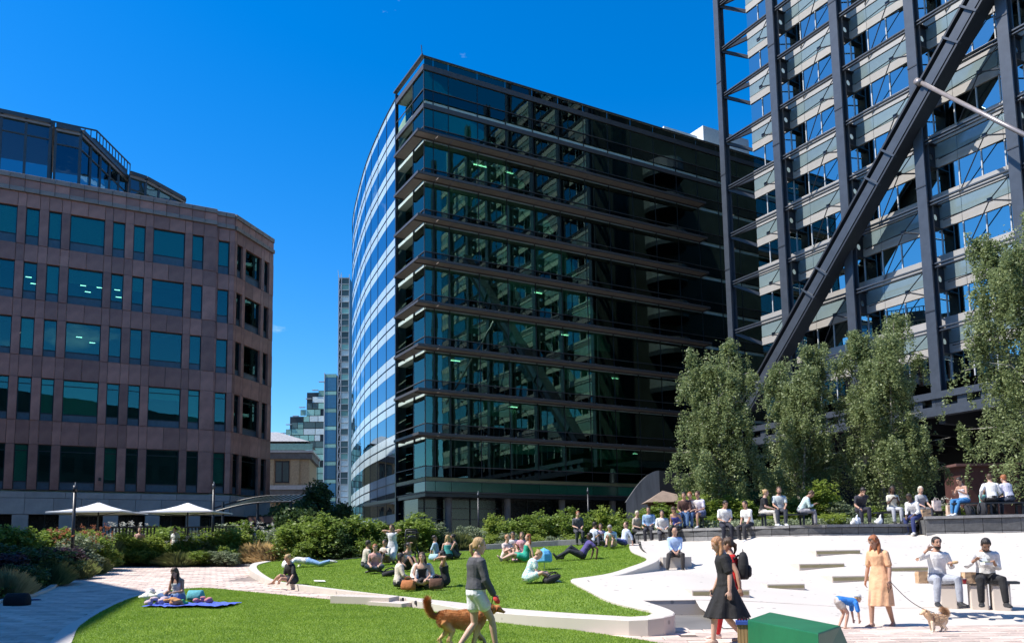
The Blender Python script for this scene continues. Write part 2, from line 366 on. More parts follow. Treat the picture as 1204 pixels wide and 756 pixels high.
# ================================================================== GLASS OFFICE (centre)
KC = .914
glo = empty('glass_office', (-7.45*KC, 70.0*KC, 1.5-1.5*KC), A1, 'dark green glass office block with bronze light shelves and a curved mirror-glass end', 'building')
SH = [38.73,34.82,30.95,27.07,23.20,19.36,15.50,11.69]
LEV = [42.31]+SH+[7.98]            # floor lines, top to bottom
TOPS = [45.05]+[z-.42 for z in LEV[:-1]]
xs = [0, .9, 2.42]+[2.42+3.0*i for i in range(1, 15)]
XR = xs[-1]
for fi, zf_ in enumerate(LEV):
    top = TOPS[fi]
    low = zf_+.95
    for i in range(len(xs)-1):
        a, b = xs[i], xs[i+1]
        boxpart('pane', m_Cglass, glo, a+.03, b-.03, .0, .02, low+.03, top)
        boxpart('spandrel_pane', m_Cspandrel, glo, a+.03, b-.03, .0, .02, zf_+.02, low-.03)
    # side face (runs back from the corner)
    for j, (a, b) in enumerate(((0, 2.6), (2.6, 6.75))):
        for nm, mt, z0, z1 in (('pane', m_Cglass, low+.03, top), ('spandrel_pane', m_Cspandrel, zf_+.02, low-.03)):
            yy = 0 if j == 0 else 0
            xo = 0.0 if j == 0 else .9
            if fi == 0 and j == 1 and nm == 'pane': pass
            boxpart(nm, mt, glo, xo, xo+.02, a+.04, b-.04, z0, z1)
    link('rail', MB().bar((-.05, -.05, low), (XR, -.05, low), .07, .06).bar((-.05, -.05, low), (-.05, 6.8, low), .07, .06).mesh('rail', m_brownmetal), glo)
# mullions run the whole height, in three lengths
for x in xs:
    boxpart('mullion', m_frame, glo, x-.03, x+.03, -.03, .06, 8.0, 45.05)
for y in (2.6,): boxpart('mullion', m_frame, glo, -.03, .06, y-.04, y+.04, 8.0, 45.05)
boxpart('mullion', m_brownmetal, glo, -.08, -.03, -.08, -.03, 6.6, 45.05)
MB().box(0, .9, 2.58, 2.66, 6.64, 45).obj('return_wall', m_frame, glo)
# parapet and cornice
for i in range(len(xs)-1):
    boxpart('parapet_panel', m_Cspandrel, glo, xs[i]+.02, xs[i+1]-.02, -.02, .02, 45.65, 46.3)
def band(z0, z1, pr, nm='band', mt=None, x1=None):
    x1 = x1 or XR
    return MB().box(-pr, x1, -pr, .1, z0, z1).box(-pr, .1, .101, 6.9, z0, z1).obj(nm, mt or m_brownmetal, glo)
band(45.1, 45.6, .12); band(46.32, 46.42, .18, 'coping'); band(41.46, 41.88, .12)
MB().bar((-.25,-.25,46.4), (-.25,6.9,46.4), .12, .12).tube([(-.3,-.3,46.4),(-.45,-.45,47.1)], .04).obj('roof_rail', m_brownmetal, glo)
# interior: slabs with pale ceilings, back wall, columns, strip lights, blinds
mb = MB()
for z in LEV+[45.6]: mb.box(.12, XR, .12, 6.8, z-.36, z-.05); mb.box(3.2, XR, 6.8, 16, z-.36, z-.05)
mb.obj('floor_slab', m_ceil, glo)
MB().box(1.5, XR, 5.2, 5.4, 6.7, 45).box(1.3, 1.5, 2.66, 6.7, 6.7, 45).obj('inner_wall', m_inwall, glo)
MB().box(XR, XR+.3, 0, 16, 1.0, 46.3).box(4, XR, 16, 16.3, 1, 46.3).obj('rear_wall', m_brownmetal, glo)
for x in xs[2::2]:
    MB().tube([(x+.4, 1.5, 1.2), (x+.4, 1.5, 45)], .32, 12).obj('column', m_concrete, glo, smooth=True)
for fi, z in enumerate(LEV):
    top = ([45.6]+LEV)[fi]-.42
    for i in range(2, len(xs)-1):
        r = random.random()
        if r < .22:
            boxpart('ceiling_light', m_lamp, glo, xs[i]+.5, xs[i]+1.6, 1.6+random.random(), 2.75, top-.05, top-.02) if False else \
            link('ceiling_light', MB().box(xs[i]+.5, xs[i]+1.9, 1.9, 1.97, top-.03, top).mesh('ceiling_light', m_lamp), glo)
        if random.random() < .34:
            hgt = random.uniform(.4, 2.4)
            boxpart('blind', m_blind, glo, xs[i]+.06, xs[i+1]-.06, .1, .11, top-hgt, top-.02)
        if random.random() < .35:
            a = xs[i]+random.uniform(.2, 1.6)
            boxpart('partition', m_inwall, glo, a, a+random.uniform(.8, 1.2), 2.2, 2.3, z, z+random.choice([1.2,1.6,3.2]))
# light shelves
for si, z in enumerate(SH):
    sh = link('light_shelf', MB().box(-1.15, 32.5, -1.2, -1.1, z-.26, z-.03).box(-1.15,-1.05,-1.099,4.6, z-.26, z-.03).box(-1.05,32.5,-.14,-.06,z-.32,z-.04).box(32.4,32.5,-1.1,-.14,z-.3,z-.04).box(-1.05,-.06,4.5,4.6,z-.3,z-.04).mesh('light_shelf', m_brownmetal), glo)
    sx = [-1.04, .9, 2.42]+[2.42+3.0*i for i in range(1, 10)]+[32.39]
    for i in range(len(sx)-1):
        boxpart('shelf_panel', m_shelf, sh, sx[i]+.03, sx[i+1]-.03, -1.09, -.15, z-.22, z-.16)
    for y0, y1 in ((-.13, 1.4), (1.42, 2.9), (2.92, 4.48)):
        boxpart('shelf_panel', m_shelf, sh, -1.04, -.1, y0, y1, z-.22, z-.16)
    for i in range(1, len(sx)-1):
        boxpart('bracket', m_mull, sh, sx[i]-.03, sx[i]+.03, -1.1, -.1, z-.03, z+.02)
# first floor band and recessed ground floor
m_ochre = M('ochre metal band', (.20,.17,.07), .4, metal=.2, var=.25, scale=.5)  # plain ochre colour, varied slightly at random
band(7.66, 7.94, .08, 'ochre_band', m_ochre)
for i in range(len(xs)-1): boxpart('band_pane', M('green band glass', (.02,.10,.05), .12, spec=.8, obj_var=.4) if i == 0 and 'gb' not in globals() else bpy.data.materials['green band glass'], glo, xs[i]+.02, xs[i+1]-.02, -.02, .02, 6.75, 7.6)
boxpart('band_pane', bpy.data.materials['green band glass'], glo, -.02, .02, .1, 2.5, 6.75, 7.6); boxpart('band_pane', bpy.data.materials['green band glass'], glo, .88, .92, 2.7, 6.7, 6.75, 7.6)
band(6.62, 6.72, .08, 'rail'); band(7.6, 7.655, .1, 'rail')
MB().box(0, XR, .1, 16, 6.3, 6.6).obj('ground_floor_soffit', m_frame, glo)
MB().box(.3, XR, 2.4, 2.42, 1.0, 6.3).box(.3,.32,2.43,7,1,6.3).obj('shopfront_glass', m_shop, glo)
for x in xs[1:]: boxpart('shopfront_mullion', m_frame, glo, x-.04, x+.04, 2.3, 2.39, 1.0, 6.3)
mb = MB()
for z in (3.2, 4.4, 5.4): mb.box(.25, 9, 2.25, 2.3, z, z+.06)
mb.obj('rail', m_brownmetal, glo)
MB().box(11, 17.5, .2, .5, 4.0, 4.7).obj('sign_fascia', m_concrete, glo)
MB().box(6, 16, 6, 6.2, 1, 6.2).obj('inner_wall', m_dark_in, glo)
# white plant room on the roof
MB().box(31.5, 36.5, 4.0, 9, 46.4, 49.6).box(36.7, 44, 3.2, 9, 46.4, 50.6).obj('plant_room', M('white cladding', (.66,.68,.7), .5, var=.05), glo)
# curved mirror-glass end
cp = [(-10.8,76.0),(-12.3,79.4),(-13.75,83.0),(-15.1,86.5),(-16.4,90.2),(-17.6,94.0),(-18.85,98.2),(-20.0,102.2),(-21.0,106.2),(-21.75,110.2),(-22.2,114.2),(-22.3,118.4),(-22.0,122.5)]
Ri = Matrix.Rotation(-A1, 4, 'Z') @ Matrix.Translation((7.45, -70.0, 0))
cl = [(Ri @ Vector((x, y, 0))) for x, y in cp]
# resample smoothly
def catm(P, n):
    o = []
    for i in range(len(P)-1):
        p0, p1, p2, p3 = P[max(i-1,0)], P[i], P[i+1], P[min(i+2, len(P)-1)]
        for k in range(n):
            t = k/n; o.append(.5*((2*p1)+(p2-p0)*t+(2*p0-5*p1+4*p2-p3)*t*t+(3*p1-p0-3*p2+p3)*t**3))
    o.append(P[-1]); return o
wing = link('curved_wing', MB().mesh('curved_wing', m_frame), glo)
fine = catm(cl, 4)
lv = [45.9]+LEV+[4.2]
def strip(idx0, idx1, z0, z1, off=0):
    mbs = MB(); pts = fine[idx0:idx1+1]
    for p in range(len(pts)-1):
        a, b = pts[p], pts[p+1]
        mbs.add([(a.x, a.y, z0), (b.x, b.y, z0), (b.x, b.y, z1), (a.x, a.y, z1)], [(1,0,3,2)])
    return mbs
for fi in range(len(lv)-1):
    zt, zb = lv[fi], lv[fi+1]
    for sgm in range(len(cp)-1):
        i0, i1 = sgm*4, sgm*4+4
        o = strip(i0, i1, zb+.95, zt-.85 if fi else zt-.7).obj('curved_pane', m_curveglass, wing, smooth=True)
        o = strip(i0, i1, zb-.82 if fi < len(lv)-2 else zb, zb+.92).obj('frit_panel', m_frit, wing, smooth=True)
    mbs = MB()
    for p in range(len(fine)-1):
        a, b = fine[p], fine[p+1]
        mbs.bar((a.x, a.y, zb+.05), (b.x, b.y, zb+.05), .1, .07)
    mbs.obj('joint_strip', m_frame, wing)
strip(0, len(fine)-1, 45.25, 45.95).obj('frit_panel', m_frit, wing, smooth=True)
mbs = MB()
for p in fine[::4]: mbs.bar((p.x, p.y, 4), (p.x, p.y, 45.9), .05, .06)
for p in range(len(fine)-1): mbs.bar((fine[p].x, fine[p].y, 45.98), (fine[p+1].x, fine[p+1].y, 45.98), .16, .08)
mbs.bar((cl[0].x, cl[0].y-.06, 1.5), (cl[0].x, cl[0].y-.06, 46.2), .22, .3)
wing.data = mbs.mesh('curved_wing', m_frame)
mbs = MB()   # inner backing of the wing
wo = Vector((math.cos(A1), -math.sin(A1), 0))*1.6
inn = [(p.x+wo.x, p.y+wo.y) for p in fine]+[(fine[-1].x+14, fine[-1].y), (14, 16), (1.4, 7.2)]
for i in range(len(inn)-1):
    a, b = inn[i], inn[i+1]; mbs.add([(a[0],a[1],1.5),(b[0],b[1],1.5),(b[0],b[1],45.4),(a[0],a[1],45.4)], [(0,1,2,3)])
mbs.add([(p[0], p[1], 45.4) for p in inn], [tuple(range(len(inn)))])
mbs.obj('wing_core', m_inwall, glo)
strip(0, len(fine)-1, 1.5, 4.15).obj('ground_floor_glass', m_Cspandrel, wing, smooth=True)

glo.scale = (KC, KC, KC)
# ================================================================== BRACED STEEL OFFICE (right)
E0 = (17.06, 62.0)
KE = 1.08
brc = empty('braced_office', (E0[0]*KE, E0[1]*KE, 1.5-1.5*KE), A2, 'steel framed office block with a giant diagonal brace and cream spandrels, raised on trusses', 'building')
PIT = 3.87; FZ = [10.36+PIT*i for i in range(0, 12)]     # joint heights 14.2, 18.1 ...
FZ = [14.28+PIT*i for i in range(0, 11)]
cx_ = [.15+5.46*i for i in range(0, 8)]
yF = 1.4                                                  # facade plane behind the columns
bays = [1.95, 3.15, 4.4, 5.72]+[5.72+1.37*i for i in range(1, 25)]
XE = bays[-1]
for k, z in enumerate(FZ):
    j = 0
    zlow = z-PIT
    for i in range(len(bays)-1):
        a, b = bays[i], bays[i+1]
        if i < 17:
            boxpart('pane', m_Eglass, brc, a+.03, b-.03, yF+.03, yF+.05, z-3.0, z-1.42)
        if i < 20:
            boxpart('mullion', m_mull, brc, b-.035, b+.035, yF-.02, yF+.06, z-3.0, z-1.42)
    for i in range(0, 17, 2):
        a, b = bays[i], bays[min(i+2, len(bays)-1)]
        boxpart('cream_panel', m_cream, brc, a+.008, b-.008, yF-.06, yF+.2, z-1.39, z-.82, .01)
        boxpart('cream_panel', m_cream, brc, a+.008, b-.008, yF-.06, yF+.2, z+.18, z+.86, .01)
        boxpart('spandrel_panel', m_greyglass, brc, a+.008, b-.008, yF-.03, yF+.1, z-.77, z+.12, .01)
# the part of the same wall beyond the frame
a, b = bays[18], XE
mb = MB(); mg = MB(); ms = MB()
for z in FZ:
    mb.box(a, b, yF-.06, yF+.2, z-1.39, z-.8); mb.box(a, b, yF-.06, yF+.2, z+.16, z+.86); ms.box(a, b, yF-.03, yF+.1, z-.77, z+.13); mg.box(a, b, yF+.03, yF+.05, z-3, z-1.42)
mb.obj('cream_band', m_cream, brc); ms.obj('spandrel_band', m_greyglass, brc); mg.obj('window_band', m_Eglass, brc)
# interior
mb = MB()
for z in FZ: mb.box(2.1, XE, yF+.22, 46, z-.5, z+.1)
mb.obj('floor_slab', m_ceil, brc)
MB().box(2.0, XE, 6, 6.2, 10.5, 55).box(1.95, 2.1, yF+.1, 46, 10.5, 55).box(2, XE, 46, 46.3, 10.5, 55).obj('inner_wall', m_dark_in, brc)
for z in FZ:
    for i in range(0, 16, 1):
        if random.random() < .16:
            boxpart('blind', m_blind, brc, bays[i]+.05, bays[i+1]-.05, yF+.1, yF+.11, z-2.9, z-1.45)
mb = MB()
for z in FZ: mb.box(2.0, 29, yF+.205, yF+.215, z-1.40, z+.87)
mb.obj('backing', m_frame, brc)
# facade columns, one welded length per two storeys with a splice
for ci, x in enumerate(cx_):
    wd = .62 if ci else .5
    mb = MB(); z = 9.4
    mb.box(x-wd/2, x+wd/2, -.1, .02, 9.4, 57); mb.box(x-wd/2, x+wd/2, .38, .5, 9.4, 57); mb.box(x-.06, x+.06, .021, .379, 9.4, 57)
    c = mb.obj('column', m_steel, brc)
    for z in FZ[::2]:
        boxpart('splice_plate', m_steel_dark, c, x-wd/2-.02, x+wd/2+.02, -.13, -.1, z+1.0, z+1.08)
# outrigger plates with a round hole
def plate(holer=.2, w_=.86, h=1.45):
    mb = MB(); n = 16; t = .06
    out_ = []
    for k in range(n):
        a = 2*math.pi*k/n+math.pi/n; c, s = math.cos(a), math.sin(a); r = 1/max(abs(c)/(w_/2), abs(s)/(h/2)); out_.append((c*r, s*r))
    inn_ = [(math.cos(2*math.pi*k/n+math.pi/n)*holer, math.sin(2*math.pi*k/n+math.pi/n)*holer) for k in range(n)]
    vs = []
    for xx in (-t/2, t/2):
        vs += [(xx, p[0], p[1]) for p in out_]+[(xx, p[0], p[1]) for p in inn_]
    fs = []
    for k in range(n):
        q = (k+1) % n
        fs += [(k, q, n+q, n+k), (2*n+k, 3*n+k, 3*n+q, 2*n+q), (k, 2*n+k, 2*n+q, q), (n+k, n+q, 3*n+q, 3*n+k)]
    return mb.add(vs, fs).mesh('outrigger_plate', m_steel_dark)
pl_me = plate()
for x in cx_[1:6]:
    for z in FZ:
        link('outrigger_plate', pl_me, brc, (x+.1, .95, z-.72))
        # small top and bottom flanges
        boxpart('outrigger_flange', m_steel_dark, brc, x-.12, x+.32, .51, 1.33, z, z+.06); boxpart('outrigger_flange', m_steel_dark, brc, x-.12, x+.32, .51, 1.33, z-1.5, z-1.44)
# floor beams in the column plane, spider rods, end brackets
for z in FZ:
    for ci in range(6):
        a, b = cx_[ci], cx_[ci+1]
        link('edge_beam', MB().box(a+.25, b-.32, .1, .3, z-.02, z+.06).box(a+.25, b-.32, .1, .3, z-.22, z-.17).mesh('edge_beam', m_steel), brc)
        n0 = Vector((a+3.55, .72, z-1.0))
        mb = MB()
        mb.tube([(b-.3, .2, z-.15), n0], .035, 6); mb.tube([(b-.3, .35, z-1.75), n0], .05, 6)
        if ci:
            mb.tube([n0, (a+1.5, 1.3, z-3.5)], .035, 6); mb.tube([n0, (a+.5, 1.1, z-1.0)], .035, 6)
        mb.box(n0.x-.14, n0.x+.14, n0.y-.05, n0.y+.05, n0.z-.12, n0.z+.12)
        mb.obj('brace_rod', m_steel_dark, brc)
    mb = MB()
    mb.bar((.4, .25, z-.05), (1.95, 1.4, z+.35), .18, .3); mb.bar((.4, .25, z-.25), (1.95, 1.4, z-1.25), .16, .24)
    mb.obj('end_bracket', m_steel_dark, brc)
# giant diagonal brace: a deep box section with side flanges and cross plates
bs, bz = Vector((2.2, -.85, 11.85)), Vector((27.0, -.85, 38.6))
d = (bz-bs).normalized(); nrm = Vector((-d.z, 0, d.x))
def brl(off0, off1, y0, y1, mt, nm):
    vs = [];
    for p in (bs, bz):
        for o_, yy in ((off0, y0), (off1, y0), (off1, y1), (off0, y1)): vs.append(p+nrm*o_+Vector((0, yy, 0)))
    return MB().add(vs, [(0,1,2,3),(7,6,5,4),(0,4,5,1),(1,5,6,2),(2,6,7,3),(3,7,4,0)]).mesh(nm, mt)
gb_ = link('diagonal_brace', brl(-.30, .30, .0, .14, m_steel, 'diagonal_brace'), brc)
link('flange', brl(.50, .62, -.12, .95, m_steel_dark, 'flange'), gb_); link('flange', brl(-.62, -.50, -.12, .95, m_steel_dark, 'flange'), gb_)
link('web', brl(-.50, .50, .3, .42, m_steel_dark, 'web'), gb_)
Lb = (bz-bs).length
for t in [2.0, 9.2, 10.9, 17.1, 18.9, 25.5, 27.2, 34]:
    p = bs+d*t
    link('cross_plate', MB().bar(p-nrm*.63+Vector((0,-.02,0)), p+nrm*.63+Vector((0,-.02,0)), .12, .3, upv=(0,1,0)).mesh('cross_plate', m_steel), gb_)
# horizontal tube strut coming forward from the brace
MB().tube([(17.4, -.9, 29.15), (26.5, -3.6, 19.6)], .12, 12).tube([(17.25,-.9,29.25),(17.55,-1.0,28.95)], .2, 10).obj('tube_strut', M('pale steel tube', (.30,.26,.25), .35, metal=.3), brc, smooth=True)
# bottom transfer truss
mb = MB()
mb.box(2.0, XE, -.25, .35, 10.02, 10.42); mb.box(2.0, XE, -.25, .35, 9.0, 9.55)
mb.box(2.0, XE, .36, yF+.2, 10.05, 10.4)
mb.obj('transfer_beam', m_steel, brc)
for i in range(0, 24):
    x = 3.0+1.37*i
    boxpart('truss_web', m_steel, brc, x-.28, x+.28, -.1, .2, 9.55, 10.02)
boxpart('soffit', m_frame, brc, 2.0, XE, .36, 20, 9.55, 9.8)
for i in range(10):
    boxpart('soffit_beam', m_steel_dark, brc, 3+3.3*i, 3.4+3.3*i, .5, 19, 8.6, 9.54)
MB().box(-10, XE+10, 16, 16.4, 1.5, 9.54).box(-10, 1.9, 16, 16.4, 9.541, 14).box(-10.4,-10,3,16.4,1.5,9).obj('undercroft_wall', m_black, brc)  # black wall stands in for the dark void under the block
for x in (2.2, 24.1, ): MB().tube([(x, 3.5, 1.5), (x, 3.5, 9.5)], .5, 14).obj('undercroft_column', m_steel_dark, brc, smooth=True)
# drum stair landings on the far end wall
for k in range(7):
    z = 18.0+PIT*k
    n = 12; pts = [(1.9-3.1*math.sin(math.pi*i/n), 10.5-2.2*math.cos(math.pi*i/n)) for i in range(n+1)]
    lnd = link('stair_landing', MB().prism([(x_, y_) for x_, y_ in pts][::-1], z-.5, z).mesh('stair_landing', m_steel_dark), brc)
    mb = MB()
    for i in range(n): 
        a, b = pts[i], pts[i+1]; mb.add([(a[0],a[1],z),(b[0],b[1],z),(b[0],b[1],z+1.2),(a[0],a[1],z+1.2)], [(0,1,2,3)])
    link('landing_panel', mb.mesh('landing_panel', M('perforated panel', (.20,.20,.21), .5, metal=.3) if k == 0 else bpy.data.materials['perforated panel']), lnd)

brc.scale = (KE, KE, KE)
# ================================================================== BUILDING OUTSIDE THE FRAME (casts the long shade over the path)
hB = 24.0
sh_off = Vector((-sd.x, -sd.y, 0))*(hB/sd.z)
def up_from_shadow(p): 
    return (p[0]-(-sd.x)*(hB-.4)/sd.z, p[1]-(-sd.y)*(hB-.4)/sd.z)
sA, sB, sC = at_s(183,697,zf), at_s(78,675,zf), at_s(68,756,zf)
d1 = (sB-sA).normalized(); d2 = (sC-sA).normalized()
rA = up_from_shadow(sA); rB = up_from_shadow(sA+d1*10.2); rC = up_from_shadow(sA+d2*34)
sb = link('stone_office', MB().prism([rC, rA, rB, (rB[0]-22, rB[1]-13), (rC[0]-24, rC[1]+2)][::1], -.5, hB).mesh('stone_office', m_granite_trim))
tag(sb, 'stone office block standing left of the path beyond the picture', 'building')

ss = MB().box(-25, 75, -62, -42, -2, 31).obj('reflected_block', M('dark brown stone', (.10,.085,.075), .7, var=.3, scale=.3)); tag(ss, 'unseen dark block added behind the viewpoint for the windows to reflect', 'building')  # unseen block, added so the lower window rows reflect something dark
for i in range(24):
    for k in range(5):
        boxpart('window', m_frame, ss, -23+i*4, -20.6+i*4, -42.0, -41.95, 2+k*5, 5+k*5)
# ================================================================== GROUND, PATH, LAWNS, TERRACE
def resample(P, n):
    P = [Vector(p) for p in P]; L = [0]
    for i in range(len(P)-1): L.append(L[-1]+(P[i+1]-P[i]).length)
    o = []
    for k in range(n):
        t = L[-1]*k/(n-1); j = 0
        while j < len(P)-2 and L[j+1] < t: j += 1
        f = (t-L[j])/max(1e-6, L[j+1]-L[j]); o.append(P[j].lerp(P[j+1], min(1, f)))
    return o
def smooth(P, n=6):
    P = [Vector((p[0], p[1], 0)) for p in P]; return [(q.x, q.y) for q in catm(P, n)]
def inside(x, y, poly):
    c = False; n = len(poly); j = n-1
    for i in range(n):
        xi, yi = poly[i][0], poly[i][1]; xj, yj = poly[j][0], poly[j][1]
        if (yi > y) != (yj > y) and x < (xj-xi)*(y-yi)/(yj-yi)+xi: c = not c
        j = i
    return c
def sheet(name, poly, F, mat, kind='structure', step=1.0):
    """a surface following F over a polygon: bisected into cells so it can curve"""
    bm = bmesh.new(); vs = [bm.verts.new((x, y, 0)) for x, y in poly]; bm.faces.new(vs)
    xs_ = [p[0] for p in poly]; ys_ = [p[1] for p in poly]
    x = math.ceil(min(xs_)/step)*step
    while x < max(xs_):
        bmesh.ops.bisect_plane(bm, geom=bm.verts[:]+bm.edges[:]+bm.faces[:], plane_co=(x,0,0), plane_no=(1,0,0)); x += step
    y = math.ceil(min(ys_)/step)*step
    while y < max(ys_):
        bmesh.ops.bisect_plane(bm, geom=bm.verts[:]+bm.edges[:]+bm.faces[:], plane_co=(0,y,0), plane_no=(0,1,0)); y += step
    bmesh.ops.triangulate(bm, faces=bm.faces[:])
    for v in bm.verts: v.co.z = F(v.co.x, v.co.y)
    me = bpy.data.meshes.new(name); bm.to_mesh(me); bm.free(); me.materials.append(mat)
    for p in me.polygons: 
        p.use_smooth = True
    me.update()
    if me.polygons and me.polygons[0].normal.z < 0: me.flip_normals()
    o = link(name, me)
    if kind: o['kind'] = kind
    return o
def lerpt(tab, y):
    if y <= tab[0][0]: return tab[0][1]
    for (a, b), (c, d_) in zip(tab, tab[1:]):
        if y <= c: return b+(d_-b)*(y-a)/(c-a)
    return tab[-1][1]
WALL = [(4.95,33.2),(5.35,31.2),(5.75,29.6),(6.7,28.6),(7.6,27.9),(8.5,27.1),(9.8,26.5),(11.6,26.8),(13.45,27.35)]
WALR = [(13.47,26.75),(14.8,26.4),(16.4,26.1),(19,25.9),(24,25.8)]
def Yw(x): return lerpt([(p[0], p[1]) for p in WALL]+[(p[0]+.05, p[1]) for p in WALR], x)
def SL(y): return lerpt([(15.2,0),(17.6,.40),(20.8,.82),(25.2,.86),(27,1.25),(30,1.82),(34,1.85)], y)
def SR(x, y):
    w_ = max(0, min(1, (y-15.4)/(Yw(x)-15.4))); return 1.85*(.35*w_+.65*w_*w_)
def S(x, y):
    t = max(0, min(1, (x-3.9)/4.6)); t = t*t*(3-2*t); return SL(y)*(1-t)+SR(x, y)*t+.004
m_soil = M('planting soil', (.045,.032,.022), .95, var=.4, scale=3, bump=.4)
m_asph = M('grey stone ground', (.16,.15,.14), .85, var=.15, scale=.8, bump=.1)
m_turf = M('lawn turf', (.09,.17,.015), .9, var=.35, scale=1.4, bump=.5, bscale=60, col2=(.20,.29,.04))
def G(x, y):
    z = min(zf(x, y), 1.55)-.06
    if x > 4 and y > 24: z = min(z, .9)
    return z
gx = [-400,-120,-60]+list(range(-40, 41, 4))+[60,120,400]; gy_ = [-60,-20,0]+list(range(4, 65, 4))+[90,130,200,400,1200]
gv = [(x, y, G(min(max(x, -40), 30), min(max(y, 0), 60))-.0) for y in gy_ for x in gx]
nx_ = len(gx)
gf = [(j*nx_+i, j*nx_+i+1, (j+1)*nx_+i+1, (j+1)*nx_+i) for j in range(len(gy_)-1) for i in range(nx_-1)]
o = MB().add(gv, gf).obj('ground', m_asph, smooth=True); o['kind'] = 'structure'

FL_edge = [(-7.17,13.48),(-8.06,15.41),(-9.03,18.34),(-9.75,21.3),(-9.7,23.2),(-9.11,24.1),(-7.05,22.49),(-4.21,20.04),(-2.36,18.43),(-.77,16.62),(1.37,14.12),(2.09,13.23)]
front_lawn = [(-4.9,8.5),(-6.1,11.2)]+smooth(FL_edge, 5)+[(2.9,11.8),(3.2,8.5)]
lawn_z = lambda x, y: zf(x, y)+.045
rl_path = [(-9.9,33.6),(-9.95,32.15),(-9.41,30.2),(-8.24,27.26),(-7.12,24.91),(-5.67,23.07),(-3.87,20.94),(-2.32,19.22),(-1.15,17.87),(-.42,16.86),(.94,15.56),(2.05,14.61)]
rl_tip = [(2.49,14.8),(2.4,15.3),(2.16,15.9),(1.88,16.9),(1.62,18.9),(1.42,20.6),(1.47,21.17)]
rl_zig = [(2.49,21.9),(3.3,23.4),(3.94,24.75),(4.16,25.84),(4.12,27.2),(4.11,28.57),(4.3,30.5),(4.59,32.4)]
rl_back = [(4.3,33.3),(3.2,33.9),(1.9,34.2),(-.98,34.3),(-3.22,34.5),(-4.97,34.0),(-6.33,33.5),(-6.95,32.6),(-8.2,33.3)]
sp, st, sz = smooth(rl_path, 5), smooth(rl_tip, 4), smooth(rl_zig, 4)
rear_lawn = sp+st+sz+rl_back
lz = lambda x, y: zl(x, y)
sheet('front_lawn', front_lawn[::-1], lawn_z, m_turf, step=1.5)
sheet('rear_lawn', rear_lawn, lz, m_turf, step=1.5)
# path sheet with pavers on it
m_mortar = M('sand joint', (.26,.21,.18), .95, var=.1)
sheet('path', [(-34,8),(-30,52),(-6,56),(-4,24),(1.6,16.4),(2.5,15.34),(30,15.34),(30,6),(-10,4)], lambda x, y: min(zf(x, y), 1.7) if x < 2.2 else min(zf(x,y), .0), m_mortar, step=2.0)
def mp_pav():
    mt = M('pink grey paver', (.60,.475,.40), .8, var=.2, scale=2.5, bump=.15, bscale=30)
    t = mt.node_tree; b = [n for n in t.nodes if n.type == 'BSDF_PRINCIPLED'][0]; src = b.inputs['Base Color'].links[0].from_socket
    g = t.nodes.new('ShaderNodeNewGeometry'); oi = t.nodes.new('ShaderNodeObjectInfo'); ad = t.nodes.new('ShaderNodeMath'); ad.operation = 'ADD'
    t.links.new(g.outputs['Random Per Island'], ad.inputs[0]); t.links.new(oi.outputs['Random'], ad.inputs[1]); fr = t.nodes.new('ShaderNodeMath'); fr.operation = 'FRACT'; t.links.new(ad.outputs[0], fr.inputs[0])
    r = t.nodes.new('ShaderNodeMapRange'); r.inputs[3].default_value = .78; r.inputs[4].default_value = 1.2; t.links.new(fr.outputs[0], r.inputs[0])
    h = t.nodes.new('ShaderNodeHueSaturation'); t.links.new(r.outputs[0], h.inputs['Value']); t.links.new(src, h.inputs['Color']); t.links.new(h.outputs[0], b.inputs['Base Color']); return mt
m_paver = mp_pav()
bed_left = smooth([(-11.2,9),(-11.9,15),(-12.5,19.5),(-13.0,22.4),(-14.6,26.2),(-16.7,29.9),(-17.9,34.5),(-18.6,38.0),(-21.5,44.5),(-25.5,52)], 4)+[(-34,52),(-34,9)]
bed_mid = smooth([(-19.8,46),(-16.9,39.9),(-15.2,37.8),(-13.6,36.8),(-11.5,36.2),(-10.35,35.4),(-10.2,33.9),(-8.4,33.45),(-7,32.75),(-6.2,33.65),(-4.9,34.15),(-3.2,34.6),(-1,34.42)], 4)+[(1.9,34.3),(3.2,34.0),(4.4,33.4),(4.95,33.2),(7,40),(4,46),(-10,50),(-17,52)]
pav_idx = []; pw, pd = .66, .30
fp = front_lawn
row = 0; y = 9.0
while y < 36:
    x = -19+(row % 2)*pw/2
    while x < 16:
        cxp, cyp = x+pw/2, y+pd/2
        vis = abs(cxp/cyp-0) < .72 and cyp > 10.5
        ok = vis and not inside(cxp, cyp, front_lawn) and not inside(cxp, cyp, rear_lawn) and not inside(cxp, cyp, bed_left) and not inside(cxp, cyp, bed_mid)
        if ok and cxp > 1.0 and cyp > 15.3: ok = False
        if ok and cxp > -9.6 and cyp > 27: ok = False
        if ok: pav_idx.append((cxp, cyp))
        x += pw
    y += pd; row += 1
pav_idx.sort(key=lambda p: (0 if (p[1] > 12.3 and (p[0] < -6 or p[0] > 2.4)) else 1, p[1]))
path_o = bpy.data.objects['path']
pm = MB(); a_, b_ = pw/2-.01, pd/2-.01; e = .012
pm.add([(-a_,-b_,0),(a_,-b_,0),(a_,b_,0),(-a_,b_,0),(-a_+e,-b_+e,.014),(a_-e,-b_+e,.014),(a_-e,b_-e,.014),(-a_+e,b_-e,.014)], [(4,5,6,7),(0,1,5,4),(1,2,6,5),(2,3,7,6),(3,0,4,7)])
pme = pm.mesh('paver', m_paver)
slx, sly = math.atan(.0114), math.atan(.0363)
for (x, y) in pav_idx[:290]:
    fl = x > 3
    link('paver', pme, path_o, (x, y, (min(zf(x,y),0) if fl else zf(x, y))+.002+random.uniform(0,.003)), (sly if not fl else 0, slx if not fl else 0, 0))
mb = MB()
